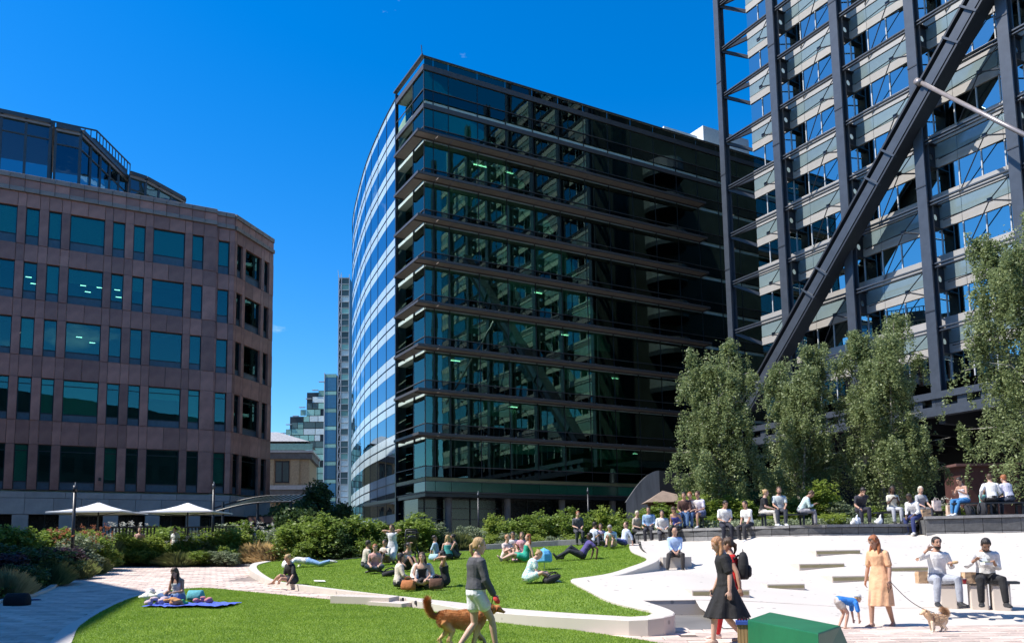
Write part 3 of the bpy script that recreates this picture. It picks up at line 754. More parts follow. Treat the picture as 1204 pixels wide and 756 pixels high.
for (x, y) in pav_idx[290:]:
    z = (min(zf(x,y),0) if x > 3 else zf(x, y)); dz = random.uniform(0, .003)
    vs = []
    for (u, v, w_) in pm.v:
        xx, yy = x+u, y+v; zz = (min(zf(xx,yy),0) if x > 3 else zf(xx, yy)); vs.append((xx, yy, zz+w_+.002+dz))
    mb.add(vs, pm.f)
o = mb.obj('paving', m_paver, path_o); o['kind'] = 'stuff'
# white speckled concrete
def speck(name, col, rough=.7, dens=26, dark=(.12,.11,.10)):
    mt, t, o = newmat(name); N = t.nodes.new; K = t.links.new
    b = N('ShaderNodeBsdfPrincipled'); b.inputs['Roughness'].default_value = rough; K(b.outputs[0], o.inputs[0])
    c = N('ShaderNodeTexCoord'); v = N('ShaderNodeTexVoronoi'); v.inputs['Scale'].default_value = dens*.12; v.inputs['Randomness'].default_value = 1; K(c.outputs['Object'], v.inputs['Vector'])
    r = N('ShaderNodeMapRange'); r.inputs[1].default_value = .15; r.inputs[2].default_value = .09; K(v.outputs['Distance'], r.inputs[0])
    n = N('ShaderNodeTexNoise'); n.inputs['Scale'].default_value = .8; n.inputs['Detail'].default_value = 8; K(c.outputs['Object'], n.inputs['Vector'])
    m1 = N('ShaderNodeMixRGB'); m1.inputs[1].default_value = (*[x*.86 for x in col], 1); m1.inputs[2].default_value = (*col, 1); K(n.outputs['Fac'], m1.inputs[0])
    m2 = N('ShaderNodeMixRGB'); K(m1.outputs[0], m2.inputs[1]); m2.inputs[2].default_value = (*dark, 1); mm_ = N('ShaderNodeMath'); mm_.operation = 'MULTIPLY'; mm_.inputs[1].default_value = .55; K(r.outputs[0], mm_.inputs[0]); K(mm_.outputs[0], m2.inputs[0])
    K(m2.outputs[0], b.inputs['Base Color']); bp = N('ShaderNodeBump'); bp.inputs['Strength'].default_value = .15; bp.inputs['Distance'].default_value = .01; K(n.outputs['Fac'], bp.inputs['Height']); K(bp.outputs[0], b.inputs['Normal']); return mt
m_conc_w = speck('pale cast concrete', (.62,.56,.495))
m_conc_p = speck('pinkish cast concrete', (.62,.54,.47))
# kerb on the left of the front lawn
kin = resample([(x, y, 0) for x, y in smooth([(-4.9,8.5),(-6.1,11.2)]+FL_edge[:6], 5)], 40)
mb = MB(); 
def coping(outer, inner, ztop, zbase):
    mb = MB(); n = len(outer); vs = []
    for o_, i_ in zip(outer, inner):
        zt = ztop(i_.x, i_.y); vs += [(o_.x, o_.y, zbase(o_.x, o_.y)), (o_.x, o_.y, zt-.015), (o_.x*.97+i_.x*.03, o_.y*.97+i_.y*.03, zt), (i_.x, i_.y, zt), (i_.x, i_.y, zt-.25)]
    fs = []
    for k in range(n-1):
        for j in range(4): fs.append((k*5+j, k*5+j+1, (k+1)*5+j+1, (k+1)*5+j))
    fs += [(0,1,2,3,4), tuple((n-1)*5+j for j in (4,3,2,1,0))]
    return mb.add(vs, fs)
kout = []
for i, p in enumerate(kin):
    q = kin[min(i+1, len(kin)-1)]-kin[max(i-1, 0)]; nn = Vector((-q.y, q.x, 0)).normalized(); wd = .52-.36*min(1, i/22)
    kout.append(p+nn*wd)
o = coping(kout, kin, lambda x, y: zf(x, y)+.06, lambda x, y: zf(x, y)-.1).obj('lawn_kerb', m_conc_w); tag(o, 'curved white concrete kerb along the left edge of the front lawn', 'kerb')
# raised wall round the rear lawn
n1, n2, n3 = 60, 24, 36
o1 = resample([(*p, 0) for p in smooth([(-10.25,34.0),(-10.47,33.0),(-9.75,30.4),(-8.62,27.7),(-7.4,25.2),(-5.95,23.2),(-4.2,21.1),(-2.94,19.75),(-1.9,17.9),(-.75,16.1),(.5,14.9),(1.92,13.95)], 5)], n1)
i1 = resample([(*p, 0) for p in sp], n1)
o2 = resample([(*p, 0) for p in smooth([(1.92,13.95),(2.35,13.9),(2.72,14.2),(2.82,14.7),(2.72,15.6),(2.42,17.0),(2.05,18.9),(1.82,20.4)], 4)], n2)
i2 = resample([(*p, 0) for p in smooth([(2.05,14.61),(2.3,14.6),(2.49,14.8),(2.4,15.3),(2.16,15.9),(1.88,16.9),(1.62,18.9),(1.42,20.6),(1.44,20.9)], 4)], n2)
o3 = resample([(*p, 0) for p in smooth([(1.82,20.4),(2.0,20.85),(2.8,21.5),(3.65,23.1),(4.3,24.6),(4.55,25.85),(4.5,27.2),(4.5,28.5),(4.68,30.4),(4.95,32.4)], 4)], n3)
i3 = resample([(*p, 0) for p in smooth([(1.44,20.9),(1.47,21.17),(2.49,21.9),(3.3,23.4),(3.94,24.75),(4.16,25.84),(4.12,27.2),(4.11,28.57),(4.3,30.5),(4.59,32.4)], 4)], n3)
wl = coping(o1, i1, lambda x, y: zl(x, y)+.035, lambda x, y: zf(x, y)-.1).obj('lawn_wall', m_conc_w); tag(wl, 'low white concrete wall curving round the rear lawn with a rounded end', 'wall')
coping(o2, i2, lambda x, y: zl(x, y)+.035, lambda x, y: -.1).obj('wall_end', m_conc_w, wl)
coping(o3, i3, lambda x, y: zl(x, y)+.035, lambda x, y: -.1).obj('wall_return', m_conc_w, wl)
m_drain = M('round light fitting', (.05,.05,.055), .3, metal=.7)
def projx(p):
    v = Vector((p[0], p[1], p[2]-EYE)); return CX+FPX*v.dot(right)/v.dot(fwd)
for px in (477, 489):
    j = min(range(1, n1-1), key=lambda q: abs(projx((o1[q].x, o1[q].y, .3))-px)); q_ = (o1[j+1]-o1[j-1]).normalized(); nn = Vector((-q_.y, q_.x, 0)); nn = nn if nn.y < 0 else -nn
    p = Vector((o1[j].x, o1[j].y, zf(o1[j].x, o1[j].y)+.15))
    MB().tube([p-nn*.03, p+nn*.03], .045, 12).obj('wall_light', m_drain, wl)
p = at_Y(730.5, 686.5, 21.15); MB().tube([p+Vector((-.02,.2,0)), p+Vector((.03,-.12,0))], .065, 12).obj('wall_light', m_drain, wl)
# steps where the path meets the wall
for (x0, y0, x1, y1, h0, h1) in ((-4.3,19.35,-2.85,18.8,.0,.16),(-3.35,18.85,-2.5,18.35,-.02,.07)):
    d_ = (Vector((x1, y1, 0))-Vector((x0, y0, 0))); nn = Vector((-d_.y, d_.x, 0)).normalized()*.5
    poly = [(x0, y0), (x1, y1), (x1+nn.x, y1+nn.y), (x0+nn.x, y0+nn.y)]
    o = MB().prism(poly, lambda x, y: zf(x, y)-.1, lambda x, y, a=h1: zf(x, y)+a+.06).obj('path_step', m_conc_p); tag(o, 'pinkish concrete step at the end of the path beside the white wall' if h1 > .1 else 'lower pinkish concrete step against the front lawn by the white wall', 'step')
# white sloping terrace
def XL(y): return lerpt([(15.2,2.78),(17.0,2.38),(20.4,1.80),(21.6,2.85),(23.1,3.63),(24.6,4.27),(25.85,4.52),(28.5,4.47),(32.4,4.93),(34,5.2)], y)
nu, nv = 46, 60; vs = []
Y0t = 17.62
for j in range(nv+1):
    for i in range(nu+1):
        u = (i/nu)**1.4; v = j/nv
        yb = 0
        # rows follow v between front and wall
        y = Y0t+(33.0-Y0t)*v
        x = XL(y)+(24-XL(y))*u
        yy = min(y, Yw(x)+.1)
        vs.append((x, yy, S(x, yy)))
fs = [(j*(nu+1)+i, j*(nu+1)+i+1, (j+1)*(nu+1)+i+1, (j+1)*(nu+1)+i) for j in range(nv) for i in range(nu)]
ter = MB().add(vs, fs).obj('terrace_slope', m_conc_w, smooth=True); ter['kind'] = 'structure'
def apz(x, y):
    t = max(0, min(1, (x-5.2)/2.2)); return (.012+.05*(y-15.35))*(1-t)+S(x, y)*t
mb = MB()
for i in range(40):
    x0, x1 = 3.86+i*.5, 4.36+i*.5
    mb.add([(x0,17.625,apz(x0,17.625)-.05),(x1,17.625,apz(x1,17.625)-.05),(x1,17.625,S(x1,17.64)+.002),(x0,17.625,S(x0,17.64)+.002)], [(0,1,2,3)])
mb.obj('terrace_riser', m_conc_p)['kind'] = 'structure'
# lower part of the terrace right of the first riser, and the notch floor
pl = sheet('terrace_apron', [(3.86,15.35),(24,15.35),(24,17.64),(3.86,17.64)], lambda x, y: S(x, y)-.002 if x > 4.2 or y > 17.5 else min(S(x, y), .1+.09*(y-15.35)), m_conc_w, step=.75)
sheet('terrace_landing', [(2.7,15.36),(3.855,15.36),(3.855,17.64),(2.3,17.64)], lambda x, y: .012+.03*(y-15.36), m_conc_w, step=.75)
MB().box(2.2, 3.86, 17.63, 17.75, -.1, .415).obj('terrace_riser', m_conc_p)['kind'] = 'structure'
# stepped seats cast in the slope
lab = ['short step block low on the terrace beside the lawn wall end','low white step block left of the middle of the terrace','white step block in the middle of the terrace nearest the green box','upper white step block below the stone wall','topmost white step block under the white bags','white step block on the right of the terrace steps','small white step at the left above the lowest step']
for li, (xa, xb, ya, h) in enumerate(((3.9,5.15,18.1,.13),(6.1,7.0,19.9,.12),(8.1,9.5,21.0,.14),(7.9,9.15,22.8,.13),(8.9,10.2,24.2,.13),(9.9,11.3,22.0,.12))):
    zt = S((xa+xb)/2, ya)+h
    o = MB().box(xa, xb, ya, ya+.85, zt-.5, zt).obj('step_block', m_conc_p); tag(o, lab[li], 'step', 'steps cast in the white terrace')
    link('step_riser', MB().box(xa+.02, xb-.02, ya-.012, ya-.002, zt-h*.8, zt-.03).mesh('step_riser', M('olive shade riser', (.30,.26,.14), .8) if 'olive shade riser' not in bpy.data.materials else bpy.data.materials['olive shade riser']), o)  # shade of the step front put into a thin olive strip
o = MB().box(4.62, 5.5, 25.45, 26.0, .5, 1.24).obj('seat_block', m_conc_w); tag(o, 'white concrete seat block under the man in the blue shirt', 'seat')
# stone wall at the top of the terrace
m_gran_dark = M('dark grey granite', (.10,.10,.10), .7, var=.25, scale=8, obj_var=.2, bump=.1)
m_gran_lt = M('light grey granite', (.24,.235,.23), .7, var=.15, scale=8, obj_var=.12, bump=.1)
def twall(P, zt, zb, lbl):
    w_ = link('stone_wall', MB().mesh('stone_wall', m_gran_dark)); tag(w_, lbl, 'wall')
    L = sum((Vector(P[i+1])-Vector(P[i])).length for i in range(len(P)-1)); n = max(2, int(L/.55)); R = resample([(*p, 0) for p in P], n+1); core = MB()
    for i in range(n):
        a, b = R[i], R[i+1]; d_ = (b-a); L1 = d_.length; ang = math.atan2(d_.y, d_.x); c = (a+b)/2
        for r, (z0, z1) in enumerate(((zb, zb+.19), (zb+.2, zt-.1))):
            k = ('blk', r, round(L1, 2), round(z1-z0, 2))
            if k not in _boxes: _boxes[k] = MB().box(-L1/2+.008, L1/2-.008, 0, .2, 0, z1-z0-.01).mesh('stone_block', m_gran_lt if r == 0 else m_gran_dark)
            link('stone_block', _boxes[k], w_, (c.x, c.y, z0), (0, 0, ang))
        if i % 2 == 0:
            b2 = R[min(i+2, n)]; d2_ = b2-a; L2 = d2_.length; c2 = (a+b2)/2; a2 = math.atan2(d2_.y, d2_.x); k = ('cop', round(L2, 2))
            if k not in _boxes: _boxes[k] = MB().box(-L2/2+.006, L2/2-.006, -.05, .5, 0, .09).mesh('coping_slab', m_gran_lt)
            link('coping_slab', _boxes[k], w_, (c2.x, c2.y, zt-.09), (0, 0, a2))
        core.prism([(a.x, a.y+.1), (b.x, b.y+.1), (b.x, b.y+.45), (a.x, a.y+.45)], zb-.5, zt-.11)
    w_.data = core.mesh('stone_wall', m_gran_dark)
twall(WALL, 2.2, 1.72, 'curved dark granite wall at the top of the white terrace, left part')
twall(WALR, 2.42, 1.72, 'higher granite wall at the top right of the white terrace')
m_floor_up = M('upper terrace paving', (.27,.25,.23), .8, var=.15, scale=1.5)
sheet('upper_terrace', WALL[:-1]+[(13.45,27.5),(13.47,27.05),(24,26.2),(40,26),(40,58),(6,58),(4.95,33.4)], lambda x, y: 2.19 if x < 13.46 else 2.4, m_floor_up, step=4)
# beds
sheet('planting_bed', bed_left, lambda x, y: min(zf(x, y), 1.75)+.06, m_soil, step=3)
sheet('planting_bed', bed_mid, lambda x, y: min(zf(x, y), 1.6)+.14+(.45 if x > -6 else 0)*min(1, (x+6)/3), m_soil, step=2)
def kerbline(P, wd, hh, F, mt, lbl):
    a = resample([(*p, 0) for p in P], 50); b = []
    for i, p in enumerate(a):
        q = a[min(i+1, 49)]-a[max(i-1, 0)]; b.append(p+Vector((-q.y, q.x, 0)).normalized()*wd)
    o = coping(a, b, lambda x, y: F(x, y)+hh, lambda x, y: F(x, y)-.1).obj('bed_kerb', mt); tag(o, lbl, 'kerb')
kerbline(bed_left[:-2], -.16, .09, zf, m_conc_w, 'grey stone edging along the left planting bed')
kerbline(smooth([(-19.6,46),(-16.8,39.7),(-15.1,37.6),(-13.5,36.6),(-11.45,36.0),(-10.6,35.4)], 4), .16, .12, zf, m_gran_lt, 'pale stone edging of the bed before the parasols')
for yj in ():
    mb = MB(); x = XL(yj)+.2
    while x < 20:
        yy = lambda u: yj+.25*math.sin(u*.35); mb.add([(x,yy(x),S(x,yy(x))+.004),(x+.5,yy(x+.5),S(x+.5,yy(x+.5))+.004),(x+.5,yy(x+.5)+.018,S(x+.5,yy(x+.5)+.018)+.004),(x,yy(x)+.018,S(x,yy(x)+.018)+.004)], [(0,1,2,3)]); x += .5
    mb.obj('joint_line', m_mortar, ter)
for xj in ():
    mb = MB(); y = 17.7
    while y < Yw(xj)-.3:
        mb.add([(xj,y,S(xj,y)+.006),(xj+.018,y,S(xj+.018,y)+.006),(xj+.018,y+.5,S(xj+.018,y+.5)+.006),(xj,y+.5,S(xj,y+.5)+.006)], [(0,1,2,3)]); y += .5
    mb.obj('joint_line', m_mortar, ter)
kerbline([(-9.0,33.4),(-6.9,32.7),(-5,34.1),(-3.2,34.55),(-1,34.42)][::-1], .12, .04, zl, m_gran_dark, 'thin edging behind the rear lawn under the shrubs')
kerbline([(-1.7,34.5),(-1,34.45),(1.9,34.35),(3.2,34.0),(4.3,33.45),(4.8,33.2)], .35, .2, zl, m_gran_lt, 'grey stone kerb between the rear lawn and the hedge')

# ================================================================== VEGETATION
def quads_mesh(name, C, size, mat, droop=0.0, aspect=1.6, up_bias=0.0, extra=None):
    """leaves: one bent diamond (2 triangles) per point"""
    n = len(C); rng = np.random.default_rng(n)
    d = rng.normal(size=(n, 3)); d[:, 2] = d[:, 2]*.6-droop; d /= np.linalg.norm(d, axis=1)[:, None]
    nrm = rng.normal(size=(n, 3)); nrm[:, 2] += up_bias; s = np.cross(d, nrm); s /= np.linalg.norm(s, axis=1)[:, None]+1e-9
    sz = size*rng.uniform(.6, 1.35, n)[:, None]
    V = np.empty((n, 4, 3)); V[:, 0] = C-d*sz*aspect/2; V[:, 1] = C+s*sz/2; V[:, 2] = C+d*sz*aspect/2; V[:, 3] = C-s*sz/2
    me = bpy.data.meshes.new(name); me.vertices.add(n*4); me.vertices.foreach_set('co', V.reshape(-1).astype(np.float32))
    me.loops.add(n*4); me.loops.foreach_set('vertex_index', np.arange(n*4, dtype=np.int32))
    me.polygons.add(n); me.polygons.foreach_set('loop_start', np.arange(0, n*4, 4, dtype=np.int32)); me.polygons.foreach_set('loop_total', np.full(n, 4, dtype=np.int32))
    me.update(calc_edges=True); me.materials.append(mat); return me
def blades_mesh(name, C, h, wd, mat, lean=.35, dirn=None):
    n = len(C); rng = np.random.default_rng(n+3); a = rng.uniform(0, 2*np.pi, n)
    hh = h*rng.uniform(.5, 1.25, n); V = np.empty((n, 3, 3)); w_ = wd/2
    V[:, 0] = C+np.stack([np.cos(a)*w_, np.sin(a)*w_, np.zeros(n)], 1); V[:, 1] = C-np.stack([np.cos(a)*w_, np.sin(a)*w_, np.zeros(n)], 1)
    l = rng.normal(size=(n, 2))*lean*hh[:, None]; V[:, 2] = C+np.stack([l[:, 0], l[:, 1], hh], 1)
    me = bpy.data.meshes.new(name); me.vertices.add(n*3); me.vertices.foreach_set('co', V.reshape(-1).astype(np.float32))
    me.loops.add(n*3); me.loops.foreach_set('vertex_index', np.arange(n*3, dtype=np.int32)); me.polygons.add(n)
    me.polygons.foreach_set('loop_start', np.arange(0, n*3, 3, dtype=np.int32)); me.polygons.foreach_set('loop_total', np.full(n, 3, dtype=np.int32))
    me.update(calc_edges=True); me.materials.append(mat); return me
rng = np.random.default_rng(5)
m_grass = leafmat('grass blades', (.13,.25,.015), (.38,.52,.06), .4, .6)
def grass(poly, F, n, h, wd, ymax=99):
    xs_ = [p[0] for p in poly]; ys_ = [p[1] for p in poly]; P = []
    pa = np.array(poly)
    X = rng.uniform(min(xs_), max(xs_), n); 
    Yv = rng.uniform(max(min(ys_), 10.5), max(ys_), n)
    ins = np.zeros(n, bool); j = len(pa)-1
    for i in range(len(pa)):
        c = ((pa[i,1] > Yv) != (pa[j,1] > Yv)) & (X < (pa[j,0]-pa[i,0])*(Yv-pa[i,1])/(pa[j,1]-pa[i,1]+1e-12)+pa[i,0]); ins ^= c; j = i
    X, Yv = X[ins], Yv[ins]; Z = np.array([F(a, b) for a, b in zip(X, Yv)])
    return np.stack([X, Yv, Z-.004], 1)
o = link('grass', blades_mesh('grass', grass(front_lawn, lawn_z, 460000, .04, .012), .030, .012, m_grass, .55)); o['kind'] = 'stuff'; tag(o, 'mown green grass of the front lawn', 'grass')
o = link('grass', blades_mesh('grass', grass(rear_lawn, lz, 300000, .04, .02), .036, .018, m_grass, .55)); o['kind'] = 'stuff'; tag(o, 'mown green grass of the sloping rear lawn', 'grass')

LM = {
 'green': leafmat('mid green leaves', (.09,.15,.025), (.32,.42,.08), .45), 'bright': leafmat('bright yellow green leaves', (.15,.23,.035), (.42,.50,.10), .45),
 'dark': leafmat('dark green leaves', (.03,.06,.02), (.11,.18,.05)), 'olive': leafmat('grey olive birch leaves', (.12,.165,.06), (.36,.42,.19), .4, .45),
 'grey': leafmat('grey green leaves', (.15,.20,.11), (.40,.45,.28), .4), 'red': leafmat('russet flower heads', (.32,.10,.05), (.55,.22,.10)),
 'gold': leafmat('golden grass blades', (.55,.38,.16), (.85,.66,.34), .45), 'grassg': leafmat('pale grass blades', (.10,.15,.04), (.32,.34,.14), .3),
 'purple': leafmat('purple dark leaves', (.03,.02,.03), (.09,.05,.07)), 'flower': leafmat('pale flowers', (.5,.5,.42), (.8,.75,.7))}
m_bark = M('brown bark', (.09,.065,.045), .9, var=.3, scale=8, bump=.4)
m_birch = M('pale birch bark', (.40,.37,.32), .8, var=.5, scale=3, bump=.3, stretch=(1,1,4), lo=.45, hi=.6)
def cloud(blobs, n):
    """points in a union of ellipsoids, crowded towards the outside, in small twiggy clumps"""
    B = np.array(blobs, float); vol = B[:, 3]*B[:, 4]*B[:, 5]; pr = vol**.8; pr /= pr.sum(); out_ = []
    k = rng.choice(len(B), n, p=pr); d = rng.normal(size=(n, 3)); d /= np.linalg.norm(d, axis=1)[:, None]
    r = rng.uniform(.25, 1.0, n)**.45; r *= 1+.1*rng.normal(size=n)
    P = B[k, :3]+d*r[:, None]*B[k, 3:6]
    return P
def clumpy(P, scale, amt):
    """pull points together around random twig ends so gaps open between clumps"""
    n = len(P); m_ = max(8, n//20); idx = rng.choice(n, m_, replace=False); T = P[idx]
    a = rng.integers(0, m_, n); 
    return T[a]+rng.normal(size=(n, 3))*scale*np.array([1, 1, amt])
shrub_cache = {}
def shrub_mesh(kind, var):
    k = (kind, var)
    if k in shrub_cache: return shrub_cache[k]
    r = random.Random(hash((kind, var)) % 1000+var)
    bl = []
    for i in range(9):
        a = r.uniform(0, 6.28); q = r.uniform(.05, .62); z = r.uniform(.25, .72)
        s_ = r.uniform(.22, .36); bl.append((math.cos(a)*q*.5*2*.55, math.sin(a)*q*.55, z, s_*.62, s_*.62, s_*.85))
    bl.append((0, 0, .42, .34, .34, .38))
    P = clumpy(cloud(bl, 8000), .034, .9)
    P = P[P[:, 2] > .0]
    me = quads_mesh('foliage', P, .030, LM[kind], .0, 1.6, 1.3); shrub_cache[k] = me; return me
def stem_mesh(var):
    k = ('stem', var)
    if k not in shrub_cache:
        mb = MB(); r = random.Random(var)
        for i in range(6):
            a = r.uniform(0, 6.28); mb.tube([(0,0,-.12),(math.cos(a)*.1,math.sin(a)*.1,.3),(math.cos(a)*.3,math.sin(a)*.3,.65)], [.02,.014,.006], 5)
        shrub_cache[k] = mb.mesh('stem', m_bark)
    return shrub_cache[k]
def tuft_mesh(kind, var):
    k = ('tuft', kind, var)
    if k in shrub_cache: return shrub_cache[k]
    n = 2200; r = np.random.default_rng(var+11); a = r.uniform(0, 6.28, n); q = np.sqrt(r.uniform(0, 1, n))*.44
    C0 = np.stack([np.cos(a)*q, np.sin(a)*q, np.zeros(n)], 1); ln = r.uniform(.55, 1.05, n)*(1-.62*(q/.44)**2); out_ = r.uniform(-.12, .30, n)
    mid = C0+np.stack([np.cos(a)*out_*.4, np.sin(a)*out_*.4, ln*.65], 1); tip = C0+np.stack([np.cos(a)*out_, np.sin(a)*out_, ln*(1-.35*out_)], 1)
    w_ = .006; s_ = np.stack([-np.sin(a)*w_, np.cos(a)*w_, np.zeros(n)], 1)
    V = np.stack([C0-s_, C0+s_, mid+s_, tip, mid-s_], 1)
    me = bpy.data.meshes.new('foliage'); me.vertices.add(n*5); me.vertices.foreach_set('co', V.reshape(-1).astype(np.float32)); me.loops.add(n*5); me.loops.foreach_set('vertex_index', np.arange(n*5, dtype=np.int32))
    me.polygons.add(n); me.polygons.foreach_set('loop_start', np.arange(0, n*5, 5, dtype=np.int32)); me.polygons.foreach_set('loop_total', np.full(n, 5, dtype=np.int32)); me.update(calc_edges=True); me.materials.append(LM[kind]); shrub_cache[k] = me; return me
def flower_mesh(kind, var):
    k = ('fl', kind, var)
    if k in shrub_cache: return shrub_cache[k]
    r = np.random.default_rng(var); a = r.uniform(0, 6.28, 42); q = np.sqrt(r.uniform(0, 1, 42))*.5; T = np.stack([np.cos(a)*q, np.sin(a)*q, r.uniform(.75, 1.1, 42)], 1)
    P = np.repeat(T, 14, 0)+r.normal(size=(42*14, 3))*.022
    shrub_cache[k] = quads_mesh('flowers', P, .03, LM[kind], 0, 1.1); return shrub_cache[k]
def zground(x, y):
    if x > 4.9 and y > Yw(x): return 2.2
    if x > -6 and y > 33: return min(zf(x, y), 1.6)+.4
    return min(zf(x, y), 1.7)+.05
NW = {'green':'rounded mid green shrub','bright':'bright yellow green shrub','dark':'dark evergreen shrub','grey':'grey green airy shrub','red':'russet flowering perennial','gold':'golden feathery grass clump','grassg':'pale arching grass clump','purple':'dark purple leaved shrub','flower':'shrub topped with pale flowers'}
used_labels = set()
def shrub(px, Y, top, wpx, kind, where, place=''):
    p = at_Y(px, 650, Y); z0 = zground(p.x, Y); zt = at_Y(px, top, Y).z; h = max(.35, zt-z0); wd = wpx*Y/961
    nm = {'gold':'grass_clump','grassg':'grass_clump','red':'flowering_plant'}.get(kind, 'shrub')
    lb = NW[kind]+' '+where+(' '+place if place else '')
    if lb in used_labels: print('DUP', lb)
    used_labels.add(lb)
    t = empty(nm, (p.x, Y, z0), random.uniform(0, 6.28), lb, 'grass clump' if nm == 'grass_clump' else 'plant' if kind == 'red' else 'shrub')
    v = random.randrange(3)
    if kind in ('gold', 'grassg'):
        link('foliage', tuft_mesh(kind, v), t, scale=(wd*1.1, wd*1.1, h))
    else:
        fk = {'red':'grey', 'flower':'green'}.get(kind, kind)
        link('foliage', shrub_mesh(fk, v), t, scale=(wd*1.3, wd*1.3, h))
        if kind in ('red', 'flower'): link('flowers', flower_mesh(kind, v), t, scale=(wd, wd, h))['kind'] = 'stuff'
        link('stem', stem_mesh(v), t, scale=(wd, wd, h))
    return t
LB, MBd, CB, HB, UB = 'in the left bed', 'in the bed before the parasols', 'behind the rear lawn', 'in the hedge below the glass office', 'on the upper terrace'
SHR = [
 (0,24,640,70,'purple',LB,'at the picture edge'),(18,30,608,74,'green',LB,'by the left lamp, tallest'),(56,31,612,70,'green',LB,'left of the lamp post'),(100,33,618,56,'green',LB,'below the left parasol'),
 (38,25.5,628,80,'dark',LB,'near the kerb bend'),(72,28.5,634,60,'purple',LB,'between green and russet plants'),(84,30.5,627,55,'red',LB,'left of the path fork'),(112,34,622,40,'red',LB,'behind the pale grass'),
 (8,21.5,664,50,'gold',LB,'beside the black bag'),(30,23.5,655,50,'dark',LB,'above the golden clump'),(58,25.5,652,44,'grassg',LB,'at the kerb bend'),(88,28.5,652,40,'grassg',LB,'half way along the kerb'),(108,31,650,34,'grassg',LB,'in the shade edge'),(124,33.5,645,30,'bright',LB,'at its far tip'),
 (126,37,628,40,'grassg',LB,'beside the white parasol'),(62,26.5,668,34,'bright',LB,'low at the kerb'),(92,29.8,664,28,'bright',LB,'low before the russet plant'),
 (150,44,618,46,'flower',MBd,'far left'),(175,42,612,60,'green',MBd,'under the parasol pole'),(215,41,614,80,'green',MBd,'in the middle'),(262,42,616,50,'grey',MBd,'right of middle'),(282,43,608,56,'green',MBd,'beside the right lamp'),
 (160,39.5,640,40,'grassg',MBd,'at the left front'),(182,39,634,46,'grey',MBd,'at the left front'),(205,38.5,636,46,'bright',MBd,'at the front edge'),(232,38,632,52,'grey',MBd,'in the front middle'),(258,37.5,638,44,'grassg',MBd,'in the front middle'),(280,37,640,40,'bright',MBd,'front right corner'),
 (142,38.5,622,44,'green',MBd,'right of the left bed tip'),(170,38,624,56,'bright',MBd,'before the left parasol'),(196,40,616,60,'green',MBd,'between the parasols, behind'),(222,37.6,628,50,'flower',MBd,'low before the right parasol'),(246,40,616,62,'green',MBd,'below the right parasol'),(268,38.5,620,50,'bright',MBd,'before the right lamp'),(290,39.5,612,46,'green',MBd,'above the golden grass'),(152,37.2,640,40,'bright',MBd,'low by the path fork'),(178,36.8,644,40,'green',MBd,'low by the path fork'),(212,36.4,646,44,'grassg',MBd,'low in the front middle'),(240,36.4,644,40,'green',MBd,'low in the front middle'),(266,36.2,644,40,'grey',MBd,'low at the front right'),
 (305,37.2,634,44,'gold',MBd,'left of its pair'),(324,36.6,636,46,'gold',MBd,'right of its pair'),(300,42,618,44,'flower',MBd,'behind the golden grass'),(325,41,622,36,'grey',MBd,'behind the golden grass'),
 (352,37,602,66,'green',CB,'leftmost'),(386,36.2,594,76,'green',CB,'tallest and roundest'),(424,36.5,600,70,'green',CB,'above the picnic pair'),(405,35.8,612,46,'dark',CB,'in the hollow between the round ones'),(368,35.2,626,50,'green',CB,'above the lying man'),(398,35.3,630,44,'dark',CB,'low, right of the lying man'),
 (448,37,606,50,'green',CB,'behind the woman in white'),(486,36,598,64,'green',CB,'right of the woman in white'),(472,35.6,618,40,'dark',CB,'behind the pushchair'),(512,36.4,614,40,'grey',CB,'right end'),(430,35.4,628,44,'green',CB,'low, above the seated pair'),
 (536,37,622,36,'grassg',HB,'at the left end'),(556,38,612,40,'grey',HB,'at the left end'),(584,39,602,44,'bright',HB,'left of the far pillar'),(612,38.5,602,50,'green',HB,'behind the pink group'),(640,39,594,56,'green',HB,'tall in the middle'),(668,38.6,592,54,'green',HB,'above the reclining man'),(698,38.4,596,52,'green',HB,'right of the tallest'),(722,38,592,46,'bright',HB,'right end'),
 (572,36.4,628,36,'bright',HB,'low at the front left'),(598,36.2,626,40,'grey',HB,'low at the front'),(624,36.2,624,44,'bright',HB,'low front middle'),(652,36,626,40,'grey',HB,'low, before the tall one'),(678,35.8,628,36,'bright',HB,'low above the red hair'),(706,35.6,622,40,'green',HB,'low above the white shirts'),(732,36,606,44,'green',HB,'beside the white canopy'),
 (772,37,586,56,'green',UB,'left of the first birch'),(757,37,604,34,'bright',UB,'behind the couple in blue'),(796,37,596,40,'bright',UB,'below the brown roof'),(826,32,580,56,'bright',UB,'below the first birch, left'),(856,32.4,582,56,'bright',UB,'below the first birch, right'),(890,32,588,44,'green',UB,'between two birches'),
 (930,33,582,48,'green',UB,'left of the round bright one'),(962,33,564,66,'bright',UB,'large and round between the birches'),(996,32,588,42,'grey',UB,'left of the man with bowed head'),(1030,33,590,44,'green',UB,'right of the man with bowed head'),(1062,32,592,40,'grey',UB,'behind the woman with a bowl'),(1098,31,594,40,'grey',UB,'behind the paper bags'),(1118,31,588,36,'flower',UB,'left of the woman in jeans'),(1150,33,592,44,'dark',UB,'behind the dark bench'),(912,30.5,600,40,'bright',UB,'low behind the pale bench'),(838,30.5,602,36,'green',UB,'low behind the man in white'),(980,30,600,40,'bright',UB,'low beside the leaning man'),
]
for a in SHR: shrub(*a)
